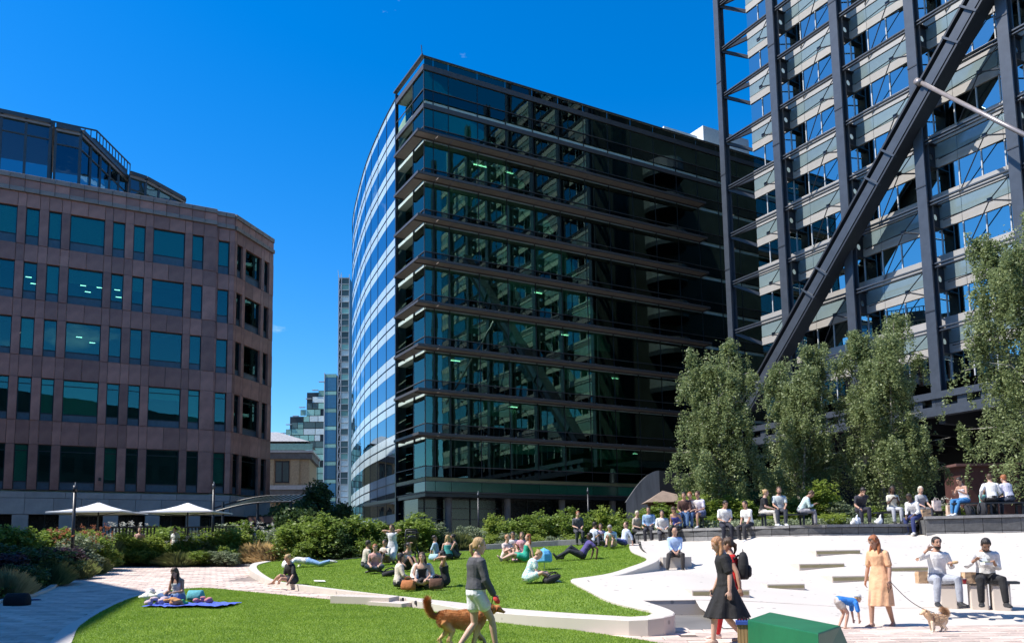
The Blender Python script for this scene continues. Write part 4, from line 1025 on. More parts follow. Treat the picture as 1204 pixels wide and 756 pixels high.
# low ground cover between the shrubs
gc = []
for poly, n in ((bed_left, 16000), (bed_mid, 22000)):
    q = grass(poly, lambda x, y: zground(x, y), n*3, 0, 0); gc.append(q)
Q = np.concatenate(gc); Q[:, 2] += rng.uniform(0, .28, len(Q)); Q = Q[(Q[:, 1] > 15) & (Q[:, 1] < 46)]
o = link('ground_cover', quads_mesh('ground_cover', Q, .06, LM['green'], 0, 1.8)); tag(o, 'low leafy ground cover filling the planting beds', 'ground cover', kind='stuff')
q = grass([(5.4,32.5),(6.5,29.6),(9,27.9),(13,28.2),(20,27.5),(24,36),(6,38)], lambda x, y: 2.2, 60000, 0, 0); q[:, 2] += rng.uniform(0, .3, len(q)); q = q[q[:, 1] > 29.2]
o = link('ground_cover', quads_mesh('ground_cover', q, .06, LM['grey'], 0, 1.8)); tag(o, 'low ground cover under the birches on the upper terrace', 'ground cover', kind='stuff')

# birches
def birch(px, Y, top, wpx, label, nleaf, seed, z0=2.2, lean=0.0, low=.12):
    r = random.Random(seed); base = at_Y(px, 640, Y); z1 = at_Y(px, top, Y).z; H_ = z1-z0; W_ = wpx*Y/961/2
    t = empty('birch_tree', (base.x, Y, z0), 0, label, 'tree', 'birch trees on the upper terrace')
    mb = MB(); blobs = []
    tips = []
    for s_ in range(3):     # multi-stem
        a0 = s_*2.1+r.uniform(0, .6); pts = []
        for k in range(9):
            f = k/8; rr = W_*.35*f**.8
            pts.append(Vector((math.cos(a0)*rr+lean*f+r.uniform(-.06,.06), math.sin(a0)*rr, H_*.93*f*(1-.08*s_))))
        mb.tube(pts, [.085*(1-.86*k/8)+.008 for k in range(9)], 7)
        for k in range(2, 9):
            for q in range(3):
                a = r.uniform(0, 6.28); f = k/8; prof = (1.02-f)**.55*min(1, .55+f*2.2); ln = W_*prof*r.uniform(.5, 1.3)
                p0 = pts[k]; rise = r.uniform(.15, .5)*ln
                end = p0+Vector((math.cos(a)*ln*.8, math.sin(a)*ln*.8, rise)); mid = p0.lerp(end, .5)+Vector((0,0,.18*ln))
                mb.tube([p0, mid, end], [.028*(1-.5*f), .016, .006], 5, cap=False); tips += [mid, end, mid.lerp(end, .5)]
    # hanging strands of leaves from the branch tips
    Pl = []; rg = np.random.default_rng(seed); T = np.array([tuple(p) for p in tips]); nst = 480
    strands = MB()
    for k in range(nst):
        b_ = T[rg.integers(len(T))]+rg.normal(size=3)*[W_*.07, W_*.07, H_*.02]; L = rg.uniform(.35, 1.25)*(H_*.125); m_ = int(nleaf/nst*rg.uniform(.5, 1.5)); tt = rg.uniform(0, 1, m_)
        sway = rg.normal(size=2)*.16
        pp = b_+np.stack([sway[0]*tt*L, sway[1]*tt*L, -tt*L], 1)+rg.normal(size=(m_, 3))*[.075,.075,.05]
        Pl.append(pp)
    for k in range(60):     # fill near the stems
        pass
    fill = cloud([(lean*.5, 0, H_*f, W_*.7*(1.02-f)**.5, W_*.7*(1.02-f)**.5, H_*.09) for f in (.14,.22,.3,.4,.5,.6,.7,.8)], nleaf//5)
    fill = clumpy(fill, .11, 1.4); Pl.append(fill)
    P = np.concatenate(Pl); P = P[P[:, 2] > H_*low*.3]
    link('crown', quads_mesh('crown', P, .060, LM['olive'], .35, 1.6, .8), t)
    link('trunk', mb.mesh('trunk', m_birch, True), t)
    return t
birch(848, 33, 388, 128, 'leftmost birch with a dense hanging crown in front of the glass office', 54000, 3)
birch(948, 35, 398, 128, 'middle birch of the upper terrace, standing under the giant brace', 54000, 8)
birch(1050, 33.5, 358, 166, 'broad birch with pale limbs showing, left of the dark undercroft', 70000, 15)
birch(1236, 29, 225, 190, 'tallest birch, cut by the right edge of the picture', 76000, 21, lean=-.3)

# ================================================================== BACKGROUND BUILDINGS
bb = empty('brick_building', (-25.8, 96, 1.4), R_(8), 'old yellow brick building with grey stone bands, arched windows and a pale hipped roof', 'building')
m_dkstone = M('dark grey stone band', (.13,.12,.11), .8, var=.2, scale=2); m_parap = M('pale stone coping', (.42,.40,.38), .7)
MB().box(-9, 1.8, 0, 9, 0, 11.3).obj('wall', m_brick, bb)
for z0, z1, pr, mt in ((11.31,12.05,.35,m_dkstone),(12.06,12.3,.5,m_parap),(7.7,8.2,.25,m_parap),(6.5,7.68,.12,m_dkstone),(6.2,6.49,.3,m_parap),(2.6,3.0,.2,m_parap)):
    MB().box(-9, 1.8+pr, -pr, 9, z0, z1).obj('stone_band', mt, bb)
MB().add([(-9,.5,13.5),(1.7,.5,13.5),(-2.2,2.6,14.9),(-9,2.6,14.9),(1.7,9,13.5),(-2.2,6,14.9),(-9,9,13.5),(-9,6,14.9)], [(0,1,2,3),(1,4,5,2),(3,2,5,7),(4,6,7,5)]).obj('roof', m_slate, bb)
MB().box(-9, 1.3, .7, 8.8, 12.31, 13.49).obj('attic', m_shop, bb)
MB().box(-9, 2.2, -.45, -.40, 12.35, 13.1).obj('glass_balustrade', m_paneA, bb)
for x in (-7.2,-4.2,-1.3): 
    boxpart('pilaster', m_brick, bb, x-.5+1.45, x+.5+1.45, -.14, 0, 8.21, 11.3); boxpart('pilaster', m_brick, bb, x-.5+1.45, x+.5+1.45, -.14, 0, 3.01, 6.19)
for x in (-7.2,-4.2,-1.3):
    f = boxpart('window', m_frame, bb, x-.8, x+.8, -.05, .05, 8.5, 11.1)
    for q in (-.4, .4): link('pane', _boxes.setdefault(('bp1',), MB().box(-.33,.33,-.07,-.055,-1.15,1.15).mesh('pane', m_paneC)), f, (q,0,0))
    mb = MB(); pts_ = [(x+.75*math.cos(t), 5.0+.75*math.sin(t)) for t in [math.pi*i/10 for i in range(11)]]; pts_ = [(x+.75, 3.3)]+pts_+[(x-.75, 3.3)]
    n_ = len(pts_); mb.add([(u, -.06, v) for u, v in pts_]+[(u, .04, v) for u, v in pts_], [tuple(range(n_))]+[(i, n_+i, n_+(i+1) % n_, (i+1) % n_) for i in range(n_)]); f = mb.obj('arched_window', m_frame, bb)
    for q in (-.36,.36): link('pane', _boxes.setdefault(('bp2',), MB().box(-.3,.3,-.08,-.065,3.4,5.2).mesh('pane', m_paneC)), f, (x+q,0,0))
# stepped green glass building
sg = empty('stepped_glass_office', (-34.7, 150, 1.5), 0, 'distant stepped office of pale green, white and dark glass panels, sloping down to the left', 'building')
wall = link('facade', MB().box(-13.0, -.05, .3, 12, 0, 15.5).box(-10,-.05,.31,12,15.5,20.5).box(-6.5,-.05,.32,12,20.5,25.5).box(-3.4,-.05,.33,12,25.5,30).obj('x', m_frame).data, sg)
bpy.data.objects.remove(bpy.data.objects['x']); wall.name = 'facade'
rr = random.Random(4)
for r_ in range(27):
    z = .4+1.2*r_; x = -.1-(.65 if r_ % 4 == 1 else 0); j = 0
    while True:
        wd_ = rr.choice([1.1,1.1,1.6,2.2]); xl = x-wd_; top_ = 33.2+xl*1.28-.045*xl*xl*-1*0
        if z+1.2 > 33.4+xl*1.33 or xl < -13.1: break
        kind = r_ % 3
        mt = (rr.choice([m_paneA, m_paneA, m_paneA, m_paneA, m_paneB]) if kind != 1 else rr.choice([m_paneC, m_paneC, m_paneA]))
        w2 = round(wd_, 2); boxpart('glass_panel', mt, sg, xl+.05, x-.05, 0, .15, z+.05, z+1.12); x = xl; j += 1
for i in range(10):
    z = .5+3.3*i
    boxpart('blue_panel', m_paneD, sg, .05, 2.15, -.05, .2, z, z+2.5); boxpart('blue_band', m_paneA, sg, .05, 2.15, -.05, .2, z+2.55, z+3.2)
Hh = 33.0
MB().box(-.1, 2.2, .21, 12, 0, Hh+.2).obj('end_core', m_frame, sg); boxpart('edge_mast', m_mull, sg, -.12, .03, -.15, .1, 0, Hh+.6)
for i in range(11):
    boxpart('roof_fin', m_mull, sg, -1.2*i-1.15, -1.2*i-.05, -.2, .4, 33.2-1.2*1.33*(i+.8), 33.3-1.2*1.33*(i+.8))
# slim lattice tower
tw = empty('lattice_tower', (-32.3, 150, 1.5), 0, 'very slim distant tower of pale lattice and green panels beside the curved glass end', 'tower')
mb = MB()
for x in (0,.55,2.0): mb.box(x, x+.1, -.1, .1, 0, 52.5)
for i in range(46): mb.box(.0, 2.1, -.1, .05, i*1.15, i*1.15+.07)
for i in range(23): mb.bar((0,-.05,i*2.3), (.55,-.05,i*2.3+2.3), .07, .07)
mb.bar((0,0,52), (-.1,0,53.4), .08, .08)
mb.obj('lattice', m_mull, tw)
for i in range(45):
    boxpart('tower_panel', rr.choice([m_paneA, m_paneC, m_paneC, m_paneB]), tw, .68, 1.98, .06, .2, i*1.15+.1, i*1.15+1.1)
MB().box(.1, 2.0, .22, 3, 0, 52).obj('core', m_frame, tw)
# pergola of curved ribs between granite office and the brick building
pg = empty('pergola', (-16.6, 52.5, 1.5), 0, 'dark green pergola with a curved roof of slats at the corner of the granite office', 'pergola')
for i in range(17):
    x = -2.6+i*.33; zz = 3.1+.75*math.sin(math.pi*.5*min(1, i/12))
    link('slat', MB().bar((x-.25, -1.2, zz-.55), (x+.45, .6, zz), .12, .05).mesh('slat', M('dark green metal', (.03,.045,.04), .4, metal=.2) if i == 0 else bpy.data.materials['dark green metal']), pg)
mb = MB(); mb.tube([(-2.8+.5*i, -1.2, 2.55+.75*math.sin(math.pi*.5*min(1,i/8))) for i in range(12)], .05, 6); mb.obj('edge_tube', m_black, pg)
mb = MB(); mb.tube([(-2.8+.5*i, .7, 3.1+.75*math.sin(math.pi*.5*min(1,i/8))) for i in range(12)], .05, 6); mb.obj('edge_tube', m_black, pg)
for x in (-1.8, .4, 2.5): MB().tube([(x, -.6, 0), (x, -.6, 3.4)], .09, 8).obj('post', m_steel_dark, pg)
MB().box(-.3, 3.0, -.4, 1.5, 2.0, 2.5).obj('kiosk_fascia', m_frame, pg); MB().box(-.2, 2.0, -.45, -.41, 2.05, 2.4).obj('fascia_board', M('brown board', (.2,.1,.07), .7), pg)
# dark trees behind the shrubs
def dark_tree(px, Y, top, wpx, label, seed, kind='dark'):
    p = at_Y(px, 640, Y); z0 = 1.5; H_ = at_Y(px, top, Y).z-z0; W_ = wpx*Y/961/2; r = random.Random(seed)
    t = empty('broadleaf_tree', (p.x, Y, z0), 0, label, 'tree')
    bl = [(math.cos(a)*W_*.5*r.random()*1.3, math.sin(a)*W_*.5, H_*r.uniform(.4,.85), W_*.5, W_*.5, H_*.16) for a in [i*.7 for i in range(9)]]
    P = clumpy(cloud(bl, 9000), .22, .8); link('crown', quads_mesh('crown', P, .15, LM[kind], .1, 1.5), t)
    mb = MB().tube([(0,0,0),(0,0,H_*.4),(.1,0,H_*.8)], [.16,.12,.04], 8)
    for k in range(6): mb.tube([(0,0,H_*.35+k*.1*H_*.5),(math.cos(k*1.1)*W_*.6,math.sin(k*1.1)*W_*.6,H_*.6)], [.06,.02], 5)
    link('trunk', mb.mesh('trunk', m_bark), t)
dark_tree(372, 66, 566, 52, 'dark tree right of the yellow brick building', 1); dark_tree(336, 60, 590, 60, 'dark low tree behind the pergola', 2); dark_tree(398, 62, 592, 40, 'dark tree at the foot of the slim tower', 3); dark_tree(345, 52, 596, 46, 'dark tree right of the pergola posts', 6)
# parasols
def parasol(x, y, label):
    t = empty('parasol', (x, y, zf(x, y)+.02), 0, label, 'parasol', 'white square parasols in front of the granite office')
    s_, z0, z1 = 1.62, 2.40, 2.84
    c = [(-s_,-s_*.8,z0),(s_,-s_*.8,z0),(s_,s_*.8,z0),(-s_,s_*.8,z0),(0,0,z1)]
    cn = MB(); cc = [Vector(p) for p in c]
    for k in range(4):
        a, b = cc[k], cc[(k+1)%4]; n = 6
        for i in range(n):
            p, q = a.lerp(b, i/n), a.lerp(b, (i+1)/n); sg_ = .04*math.sin(math.pi*i/n); sh_ = .04*math.sin(math.pi*(i+1)/n)
            for j in range(4):
                u0, u1 = j/4, (j+1)/4
                P_ = lambda s0, u: s0.lerp(cc[4], u)-Vector((0,0,.10*math.sin(math.pi*u)))
                cn.add([P_(p,u0), P_(q,u0), P_(q,u1), P_(p,u1)], [(0,1,2,3)])
    link('canopy', cn.mesh('canopy', m_white, False), t)
    vm = MB()
    for k in range(4):
        a, b = cc[k], cc[(k+1)%4]
        for i in range(8):
            p, q = a.lerp(b, i/8), a.lerp(b, (i+1)/8); vm.add([p, q, q-Vector((0,0,.07)), p-Vector((0,0,.07))], [(0,1,2,3)])
    link('valance', vm.mesh('valance', m_white), t)
    MB().tube([(0,0,0),(0,0,z1+.03)], .035, 10).obj('pole', m_black, t)
    MB().box(-.4,.4,-.4,.4,0,.08).obj('base', m_concrete, t)
    for k in range(4): MB().bar((0,0,z0-.15), cc[k]*.97+Vector((0,0,.01)), .03, .03).obj('rib', m_black, t)
parasol(-18.35, 36.2, 'left white parasol with the lamp post in front of it'); parasol(-14.95, 37.6, 'right white parasol nearer the pergola')
# cafe screens and tables beneath
for i, (x, y, lb) in enumerate(((-18.6,38.6,'dark slatted cafe screen behind the left parasol'),(-14.4,40.0,'dark slatted cafe screen behind the right parasol'))):
    t = empty('cafe_screen', (x, y, zf(x, y)), 0, lb, 'screen')
    for k in range(22): boxpart('slat', m_black, t, -1.8+k*.165, -1.74+k*.165, 0, .04, .1, 1.7)
    MB().box(-1.85,1.85,-.02,.06,1.7,1.77).box(-1.85,1.85,-.02,.06,.03,.1).obj('frame', m_black, t)
    
# lamp posts
def lamp(px, Y, top, label, wd=.06, arm=False):
    p = at_Y(px, 650, Y); z0 = zground(p.x, Y)-.1; z1 = at_Y(px, top, Y).z
    t = empty('lamp_post', (p.x, Y, z0), 0, label, 'lamp post')
    MB().tube([(0,0,0),(0,0,z1-z0-.35)], [wd*1.1, wd], 10).obj('post', m_black, t, smooth=True)
    MB().tube([(0,0,z1-z0-.35),(0,0,z1-z0-.12)], wd*1.25, 10).obj('lamp_head', m_steel_dark, t, smooth=True)
    MB().tube([(0,0,z1-z0-.12),(0,0,z1-z0-.0)], .015, 6).obj('finial', m_mull, t)
lamp(85, 30, 567, 'dark lamp post in front of the left parasol'); lamp(249.5, 39.5, 566, 'dark lamp post at the right end of the right parasol')
lamp(563, 44, 577, 'slim lamp post before the corner of the glass office', .045); lamp(693, 46, 573, 'slim lamp post rising behind the hedge', .045)
# curved dark wing wall and kiosk roof, white canopy
pts = [(736,46),(742,46),(750,46),(758,46),(766,46),(775,46)]
a = at_Y(736, 590, 46); b = at_Y(775, 553, 46); c = at_Y(806, 553, 48.5)
wv = []; n = 10
for i in range(n+1):
    f = i/n; x = a.x+(b.x-a.x)*f; z = a.z+(b.z-a.z)*math.sin(f*math.pi/2)**1.0; wv.append((x, z))
mb = MB()
for i in range(n):
    mb.add([(wv[i][0],46,1.5),(wv[i+1][0],46,1.5),(wv[i+1][0],46,wv[i+1][1]),(wv[i][0],46,wv[i][1]),(wv[i][0],46.5,1.5),(wv[i+1][0],46.5,1.5),(wv[i+1][0],46.5,wv[i+1][1]),(wv[i][0],46.5,wv[i][1])], [(0,1,2,3),(3,2,6,7)])
o = mb.obj('wing_wall', M('weathered dark slate', (.10,.10,.10), .7, var=.3, scale=.8, stretch=(3,3,.4))); tag(o, 'curved dark slate wing wall beside the glass office', 'wall')
MB().add([(b.x+.01,46,1.5),(c.x+1,49,1.5),(c.x+1,49,b.z),(b.x+.01,46,b.z)], [(0,1,2,3)]).obj('side_face', m_black, o)
k0 = at_Y(785, 592, 38)
ks = empty('kiosk', (k0.x, 38, 2.2), 0, 'small kiosk with a brown hipped roof behind the seated group', 'kiosk')
zz = at_Y(776, 577, 38).z-2.2; ze = at_Y(776, 591, 38).z-2.2
MB().add([(-1.1,-.8,ze),(1.5,-.8,ze),(1.5,1,ze),(-1.1,1,ze),(-.25,-.2,zz),(0,.4,zz)], [(0,1,4),(1,2,5,4),(2,3,5),(3,0,4,5)]).obj('roof', M('brown roofing', (.26,.19,.14), .85, var=.15), ks)
MB().box(-.8,1.2,-.5,.8,0,ze).obj('body', M('dark red boards', (.12,.03,.02), .7), ks)
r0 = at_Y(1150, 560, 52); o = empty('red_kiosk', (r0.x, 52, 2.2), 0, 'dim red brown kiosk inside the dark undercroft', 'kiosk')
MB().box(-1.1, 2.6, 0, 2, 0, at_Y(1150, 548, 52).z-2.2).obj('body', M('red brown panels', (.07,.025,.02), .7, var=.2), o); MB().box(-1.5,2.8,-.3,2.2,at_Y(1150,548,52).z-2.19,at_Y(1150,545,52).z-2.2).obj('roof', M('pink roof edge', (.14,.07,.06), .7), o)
# ================================================================== PEOPLE
V3 = Vector
def two_bone(a, c, l1, l2, pole):
    d = c-a; L = d.length
    if L > (l1+l2)*.985: c = a+d*((l1+l2)*.985/L); d = c-a; L = d.length
    if L < abs(l1-l2)+.02: L = abs(l1-l2)+.02
    x = d.normalized(); t = (l1*l1-l2*l2+L*L)/(2*L); h = math.sqrt(max(0, l1*l1-t*t))
    p = pole-x*pole.dot(x)
    p = p.normalized() if p.length > 1e-4 else x.orthogonal().normalized()
    return a+x*t+p*h, c
def loft(mb, rings, n=12, pw=2.0):
    """rings: (centre, xaxis, yaxis, rx, ry)"""
    vs = []
    for c, X, Y, rx, ry in rings:
        for k in range(n):
            a = 2*math.pi*k/n; ca, sa = math.cos(a), math.sin(a)
            if pw != 2: ca = math.copysign(abs(ca)**(2/pw), ca); sa = math.copysign(abs(sa)**(2/pw), sa)
            vs.append(c+X*(ca*rx)+Y*(sa*ry))
    m_ = len(rings)
    fs = [(i*n+k, i*n+(k+1) % n, (i+1)*n+(k+1) % n, (i+1)*n+k) for i in range(m_-1) for k in range(n)]
    fs += [tuple(range(n-1, -1, -1)), tuple((m_-1)*n+k for k in range(n))]
    mb.add(vs, fs)
def limb(mb, pts, rad, n=10):
    """round limb with domed ends"""
    P = [V3(p) for p in pts]; d0 = (P[1]-P[0]).normalized(); d1 = (P[-1]-P[-2]).normalized()
    P2 = [P[0]-d0*rad[0]*.8]+P+[P[-1]+d1*rad[-1]*.8]; R2 = [rad[0]*.35]+list(rad)+[rad[-1]*.35]
    # subdivide for smooth bends
    mb.tube(P2, R2, n)
def ball(mb, c, rx, ry=None, rz=None, n=8, X=V3((1,0,0)), Y=V3((0,1,0)), Z=V3((0,0,1))):
    ry = ry or rx; rz = rz or rx; vs = [c-Z*rz]; 
    for i in range(1, n):
        t = math.pi*i/n; z = -math.cos(t); r = math.sin(t)
        for k in range(n+2):
            a = 2*math.pi*k/(n+2); vs.append(c+X*(math.cos(a)*r*rx)+Y*(math.sin(a)*r*ry)+Z*(z*rz))
    vs.append(c+Z*rz); m_ = n+2; fs = [(0, 1+(k+1) % m_, 1+k) for k in range(m_)]
    for i in range(n-2): fs += [(1+i*m_+k, 1+i*m_+(k+1) % m_, 1+(i+1)*m_+(k+1) % m_, 1+(i+1)*m_+k) for k in range(m_)]
    fs += [(1+(n-2)*m_+k, 1+(n-2)*m_+(k+1) % m_, len(vs)-1) for k in range(m_)]
    mb.add(vs, fs)
def remesh(o, vox, it=2, fac=.5):
    r = o.modifiers.new('remesh', 'REMESH'); r.mode = 'VOXEL'; r.voxel_size = vox; r.use_smooth_shade = True
    s = o.modifiers.new('smooth', 'SMOOTH'); s.factor = fac; s.iterations = it
_mats = {}
def cloth(col, rough=.85, key='cloth', bump=.9, sc=11, col2=None):
    k = (key, tuple(col), tuple(col2) if col2 else None)
    if k not in _mats: _mats[k] = M(key, col, rough, var=.10, scale=sc if not col2 else 26, bump=bump, bscale=sc, col2=col2, lo=.42 if col2 else .35, hi=.55 if col2 else .65)
    return _mats[k]
def skinm(tone):
    c = {'fair':(.56,.34,.25),'tan':(.44,.25,.17),'olive':(.36,.2,.13),'dark':(.10,.052,.033)}[tone]; k = ('skin', tone)
    if k not in _mats:
        mt = M('skin '+tone, c, .55, var=.06, scale=10)
        b = [n for n in mt.node_tree.nodes if n.type == 'BSDF_PRINCIPLED'][0]; b.inputs['Subsurface Weight'].default_value = .08; b.inputs['Subsurface Radius'].default_value = (.02, .008, .005); _mats[k] = mt
    return _mats[k]
HC = {'blonde':(.42,.27,.12),'dark':(.018,.012,.009),'brown':(.07,.038,.02),'ginger':(.30,.10,.035),'grey':(.32,.30,.28),'platinum':(.60,.52,.40),'strawb':(.38,.19,.09)}
def hairm(h):
    k = ('hair', h)
    if k not in _mats: _mats[k] = M('hair '+h, tuple(x*.75 for x in HC[h]), .5, col2=tuple(min(1, x*1.35) for x in HC[h]), scale=30, stretch=(1.5,1.5,.15), bump=.6, bscale=60)
    return _mats[k]
m_eye = M('eye', (.02,.015,.012), .2); m_lip = M('lips', (.36,.13,.11), .5)
POSES = {
 'stand': dict(pel=(0,0,.94), feet=((-.09,0,.07),(.09,.03,.07)), hands=((-.25,.03,.83),(.25,.03,.83)), lean=2),
 'walk': dict(pel=(0,0,.92), feet=((-.08,.30,.07),(.08,-.30,.13)), hands=((-.25,-.14,.86),(.25,.20,.90)), lean=4),
 'bench': dict(pel=(0,0,.53), feet=((-.12,.42,.07),(.12,.45,.07)), hands=((-.13,.38,.62),(.13,.38,.62)), lean=10, kp=(0,.5,1)),
 'perch': dict(pel=(0,0,.62), feet=((-.12,.38,.07),(.12,.34,.07)), hands=((-.12,.30,.72),(.12,.30,.72)), lean=12, kp=(0,.6,1)),
 'crossed': dict(pel=(0,0,.12), feet=((.14,.26,.07),(-.14,.30,.07)), hands=((-.14,.36,.22),(.14,.34,.22)), lean=12, kp=((-1,.5,.35),(1,.5,.35))),
 'knees': dict(pel=(0,0,.12), feet=((-.10,.48,.07),(.10,.52,.07)), hands=((-.10,.42,.42),(.10,.42,.42)), lean=14, kp=(0,.2,1)),
 'legsout': dict(pel=(0,0,.12), feet=((-.09,.82,.07),(.10,.80,.07)), hands=((-.28,-.22,.04),(.28,-.22,.04)), lean=-14, kp=(0,0,1)),
 'side': dict(pel=(0,0,.12), feet=((.42,.18,.06),(.50,.34,.06)), hands=((-.20,.26,.24),(.16,.34,.22)), lean=8, side=-6, kp=((0,1,.25),(.4,1,.25))),
 'recline': dict(pel=(0,0,.12), feet=((-.10,.62,.07),(.12,.84,.07)), hands=((-.28,-.40,.06),(.28,-.36,.06)), lean=-42, kp=(0,0,1), ep=((-.6,-1,0),(.6,-1,0)), hd=(30,0)),
 'kneel': dict(pel=(0,0,.36), feet=((-.1,-.34,.07),(.1,-.34,.07)), hands=((-.12,.3,.6),(.12,.3,.6)), lean=6, kp=(0,1,-.2)),
}
def person(loc, az, pose, label, h=1.68, top=None, bottom=None, dress=None, skin='fair', hair=('short','brown'), shoes=(.03,.03,.03), near=False, sleeve=.55, female=False, group=None, zoff=0, **ov):
    """one continuous body; clothes, hair and shoes are its children. local: faces +Y"""
    P = dict(POSES[pose]); P.update(ov); k = h/1.7
    root = empty('person', loc, -R_(az), label, 'person', group)
    vox = .0085 if near else .0185
    lean, side_, twist = R_(P.get('lean', 0)), R_(P.get('side', 0)), R_(P.get('twist', 0))
    pel = V3(P['pel'])*k
    Rt = Matrix.Rotation(side_, 3, 'Y') @ Matrix.Rotation(-lean, 3, 'X') @ Matrix.Rotation(twist, 3, 'Z')
    Rp = Matrix.Rotation(-lean*P.get('ptilt', .45), 3, 'X')
    ux, uy, uz = Rt @ V3((1,0,0)), Rt @ V3((0,1,0)), Rt @ V3((0,0,1))
    px_, py_, pz_ = Rp @ V3((1,0,0)), Rp @ V3((0,1,0)), Rp @ V3((0,0,1))
    def spine(t):   # t metres (unit height) from pelvis
        t0 = t*k
        if t <= 0: return pel+pz_*t0, px_, py_, pz_
        w_ = min(1, t/.30); d = (pz_*(1-w_*.6)+uz*w_*.6).normalized()
        c = pel+pz_*t0*(1-w_)*.7+((pz_*.35+uz*.65).normalized())*t0*(1-(1-w_)*.7)
        return c, (px_*(1-w_)+ux*w_).normalized(), (py_*(1-w_)+uy*w_).normalized(), d
    fw = 1.0 if female else 1.0; sw = .155 if female else .178; hw = .165 if female else .155; wst = .115 if female else .138
    TR = [(-.11,.085,.07),(-.05,hw*.97,.112),(.03,hw,.115),(.12,(hw+wst)/2,.10),(.20,wst,.09),(.30,wst+.018,.10),(.39,sw-.015,.112 if female else .105),(.455,sw-.022,.09),(.50,sw*.62,.066),(.53,.062,.057),(.57,.052,.052)]
    def torso(mb, a, b, inf=0, bot=None):
        ring = []
        for t, rx, ry in TR:
            if a-1e-6 <= t <= b+1e-6:
                c, X, Y, Z = spine(t); ring.append((c, X, Y, (rx+inf)*k, (ry+inf)*k))
        loft(mb, ring, 14, 2.3); return ring
    sc, sx_, sy_, sz_ = spine(.455)
    sh = [sc+sx_*(s*sw*.97*k)-sz_*.012*k for s in (-1, 1)]
    nb, nx0, ny0, nz0 = spine(.53)
    hp, hy = P.get('hd', (0, 0)); 
    Rh = Matrix.Rotation(-R_(hy), 3, 'Z') @ Matrix.Rotation(-R_(hp), 3, 'X')
    mixu = (V3((0,0,1))*.6+uz*.4).normalized()
    base = Matrix((ux, mixu.cross(ux).normalized(), mixu)).transposed()
    Hm = base @ Rh; hX, hY, hZ = Hm.col[0], Hm.col[1], Hm.col[2]
    hc = nb+nz0*.018*k+hZ*.128*k+hY*.020*k
    body = MB(); torso(body, -.11, .57)
    loft(body, [(nb-nz0*.03*k, nx0, ny0, .055*k, .052*k), (nb+(hc-nb)*.55, nx0, ny0, .048*k, .05*k)], 10)
    HS = 1.02*k
    HR = [(-.122,.018,.016,.050),(-.112,.036,.032,.046),(-.085,.053,.055,.028),(-.045,.065,.078,.012),(-.005,.072,.090,.002),(.035,.077,.096,-.006),(.07,.071,.088,-.010),(.098,.052,.064,-.012),(.115,.022,.028,-.012)]
    def headloft(mb, inf=0, z0=-1, dy=0):
        loft(mb, [(hc+hZ*(z*HS+(inf if z > 0 else 0)*.6)+hY*(yc+dy)*HS, hX, hY, rx*HS+inf, ry*HS+inf) for z, rx, ry, yc in HR if z >= z0], 16)
    headloft(body)
    loft(body, [(hc+hY*.078*HS+hZ*.018*HS, hX, hY, .008*HS, .012*HS), (hc+hY*.093*HS-hZ*.008*HS, hX, hY, .011*HS, .016*HS), (hc+hY*.104*HS-hZ*.030*HS, hX, hY, .016*HS, .015*HS), (hc+hY*.090*HS-hZ*.042*HS, hX, hY, .010*HS, .008*HS)], 8)
    for s in (-1, 1): ball(body, hc+hX*(s*.076*HS)-hY*.006*HS-hZ*.012*HS, .012*HS, .019*HS, .031*HS, 6, hX, hY, hZ)
    # arms
    ep = P.get('ep', ((-.5,-1,-.35), (.5,-1,-.35))); arms = []
    hcurl = P.get('curl', (.5, .5)); 
    for i, s in enumerate((-1, 1)):
        e_, w_ = two_bone(sh[i], V3(P['hands'][i])*k+V3((0,0,0)), .285*k, .25*k, V3(ep[i])); arms.append((sh[i], e_, w_))
        limb(body, [sh[i], sh[i].lerp(e_, .45), e_, e_.lerp(w_, .35), w_], [.052*k, .045*k, .037*k, .038*k, .026*k])
        # hand: palm, four fingers, thumb
        d = (w_-e_).normalized(); hd_ = P.get('handdir', (None, None))[i]
        if hd_ is not None: d = V3(hd_).normalized()
        lat = V3((0,1,0)) if abs(d.z) > .7 else V3((1,0,0)); lat = (lat-d*lat.dot(d)).normalized(); nrm = d.cross(lat).normalized()
        if nrm.dot(V3((-s,0,-.4))) < 0: nrm = -nrm
        if d.cross(lat).dot(nrm) < 0: pass
        pc = w_+d*.045*k
        loft(body, [(w_-d*.005*k, lat, nrm, .024*k, .019*k), (w_+d*.035*k, lat, nrm, .038*k, .016*k), (w_+d*.085*k, lat, nrm, .040*k, .013*k)], 8)
        cu = hcurl[i]
        for j, (off, ln) in enumerate(((-.030,.062),(-.0105,.072),(.0095,.068),(.0285,.054))):
            b0 = w_+d*.08*k+lat*off*k; a1, a2 = cu*.9+.05*j, cu*1.9
            d1 = d*math.cos(a1)+nrm*math.sin(a1); d2 = d*math.cos(a2)+nrm*math.sin(a2)
            b1 = b0+d1*ln*.55*k; b2 = b1+d2*ln*.5*k
            limb(body, [b0, b1, b2], [.0092*k, .0085*k, .0072*k], 6)
        ls = 1 if lat.y > .5 else (-s if abs(lat.x) > .5 else 1)
        t0 = w_+d*.028*k+lat*(ls*.030*k); t1 = t0+(d*.6+lat*ls*.7+nrm*.35).normalized()*.036*k; t2 = t1+(d*.9+lat*ls*.15+nrm*.4).normalized()*.030*k
        limb(body, [t0, t1, t2], [.0125*k, .011*k, .009*k], 6)
    # legs
    hips = [spine(-.03)[0]+px_*(s*.083*k) for s in (-1, 1)]; kp = P.get('kp', (0, 1, .1)); legs = []
    if not hasattr(kp[0], '__len__'): kp = (kp, kp)
    fdir = P.get('fdir', (None, None)); feet = []
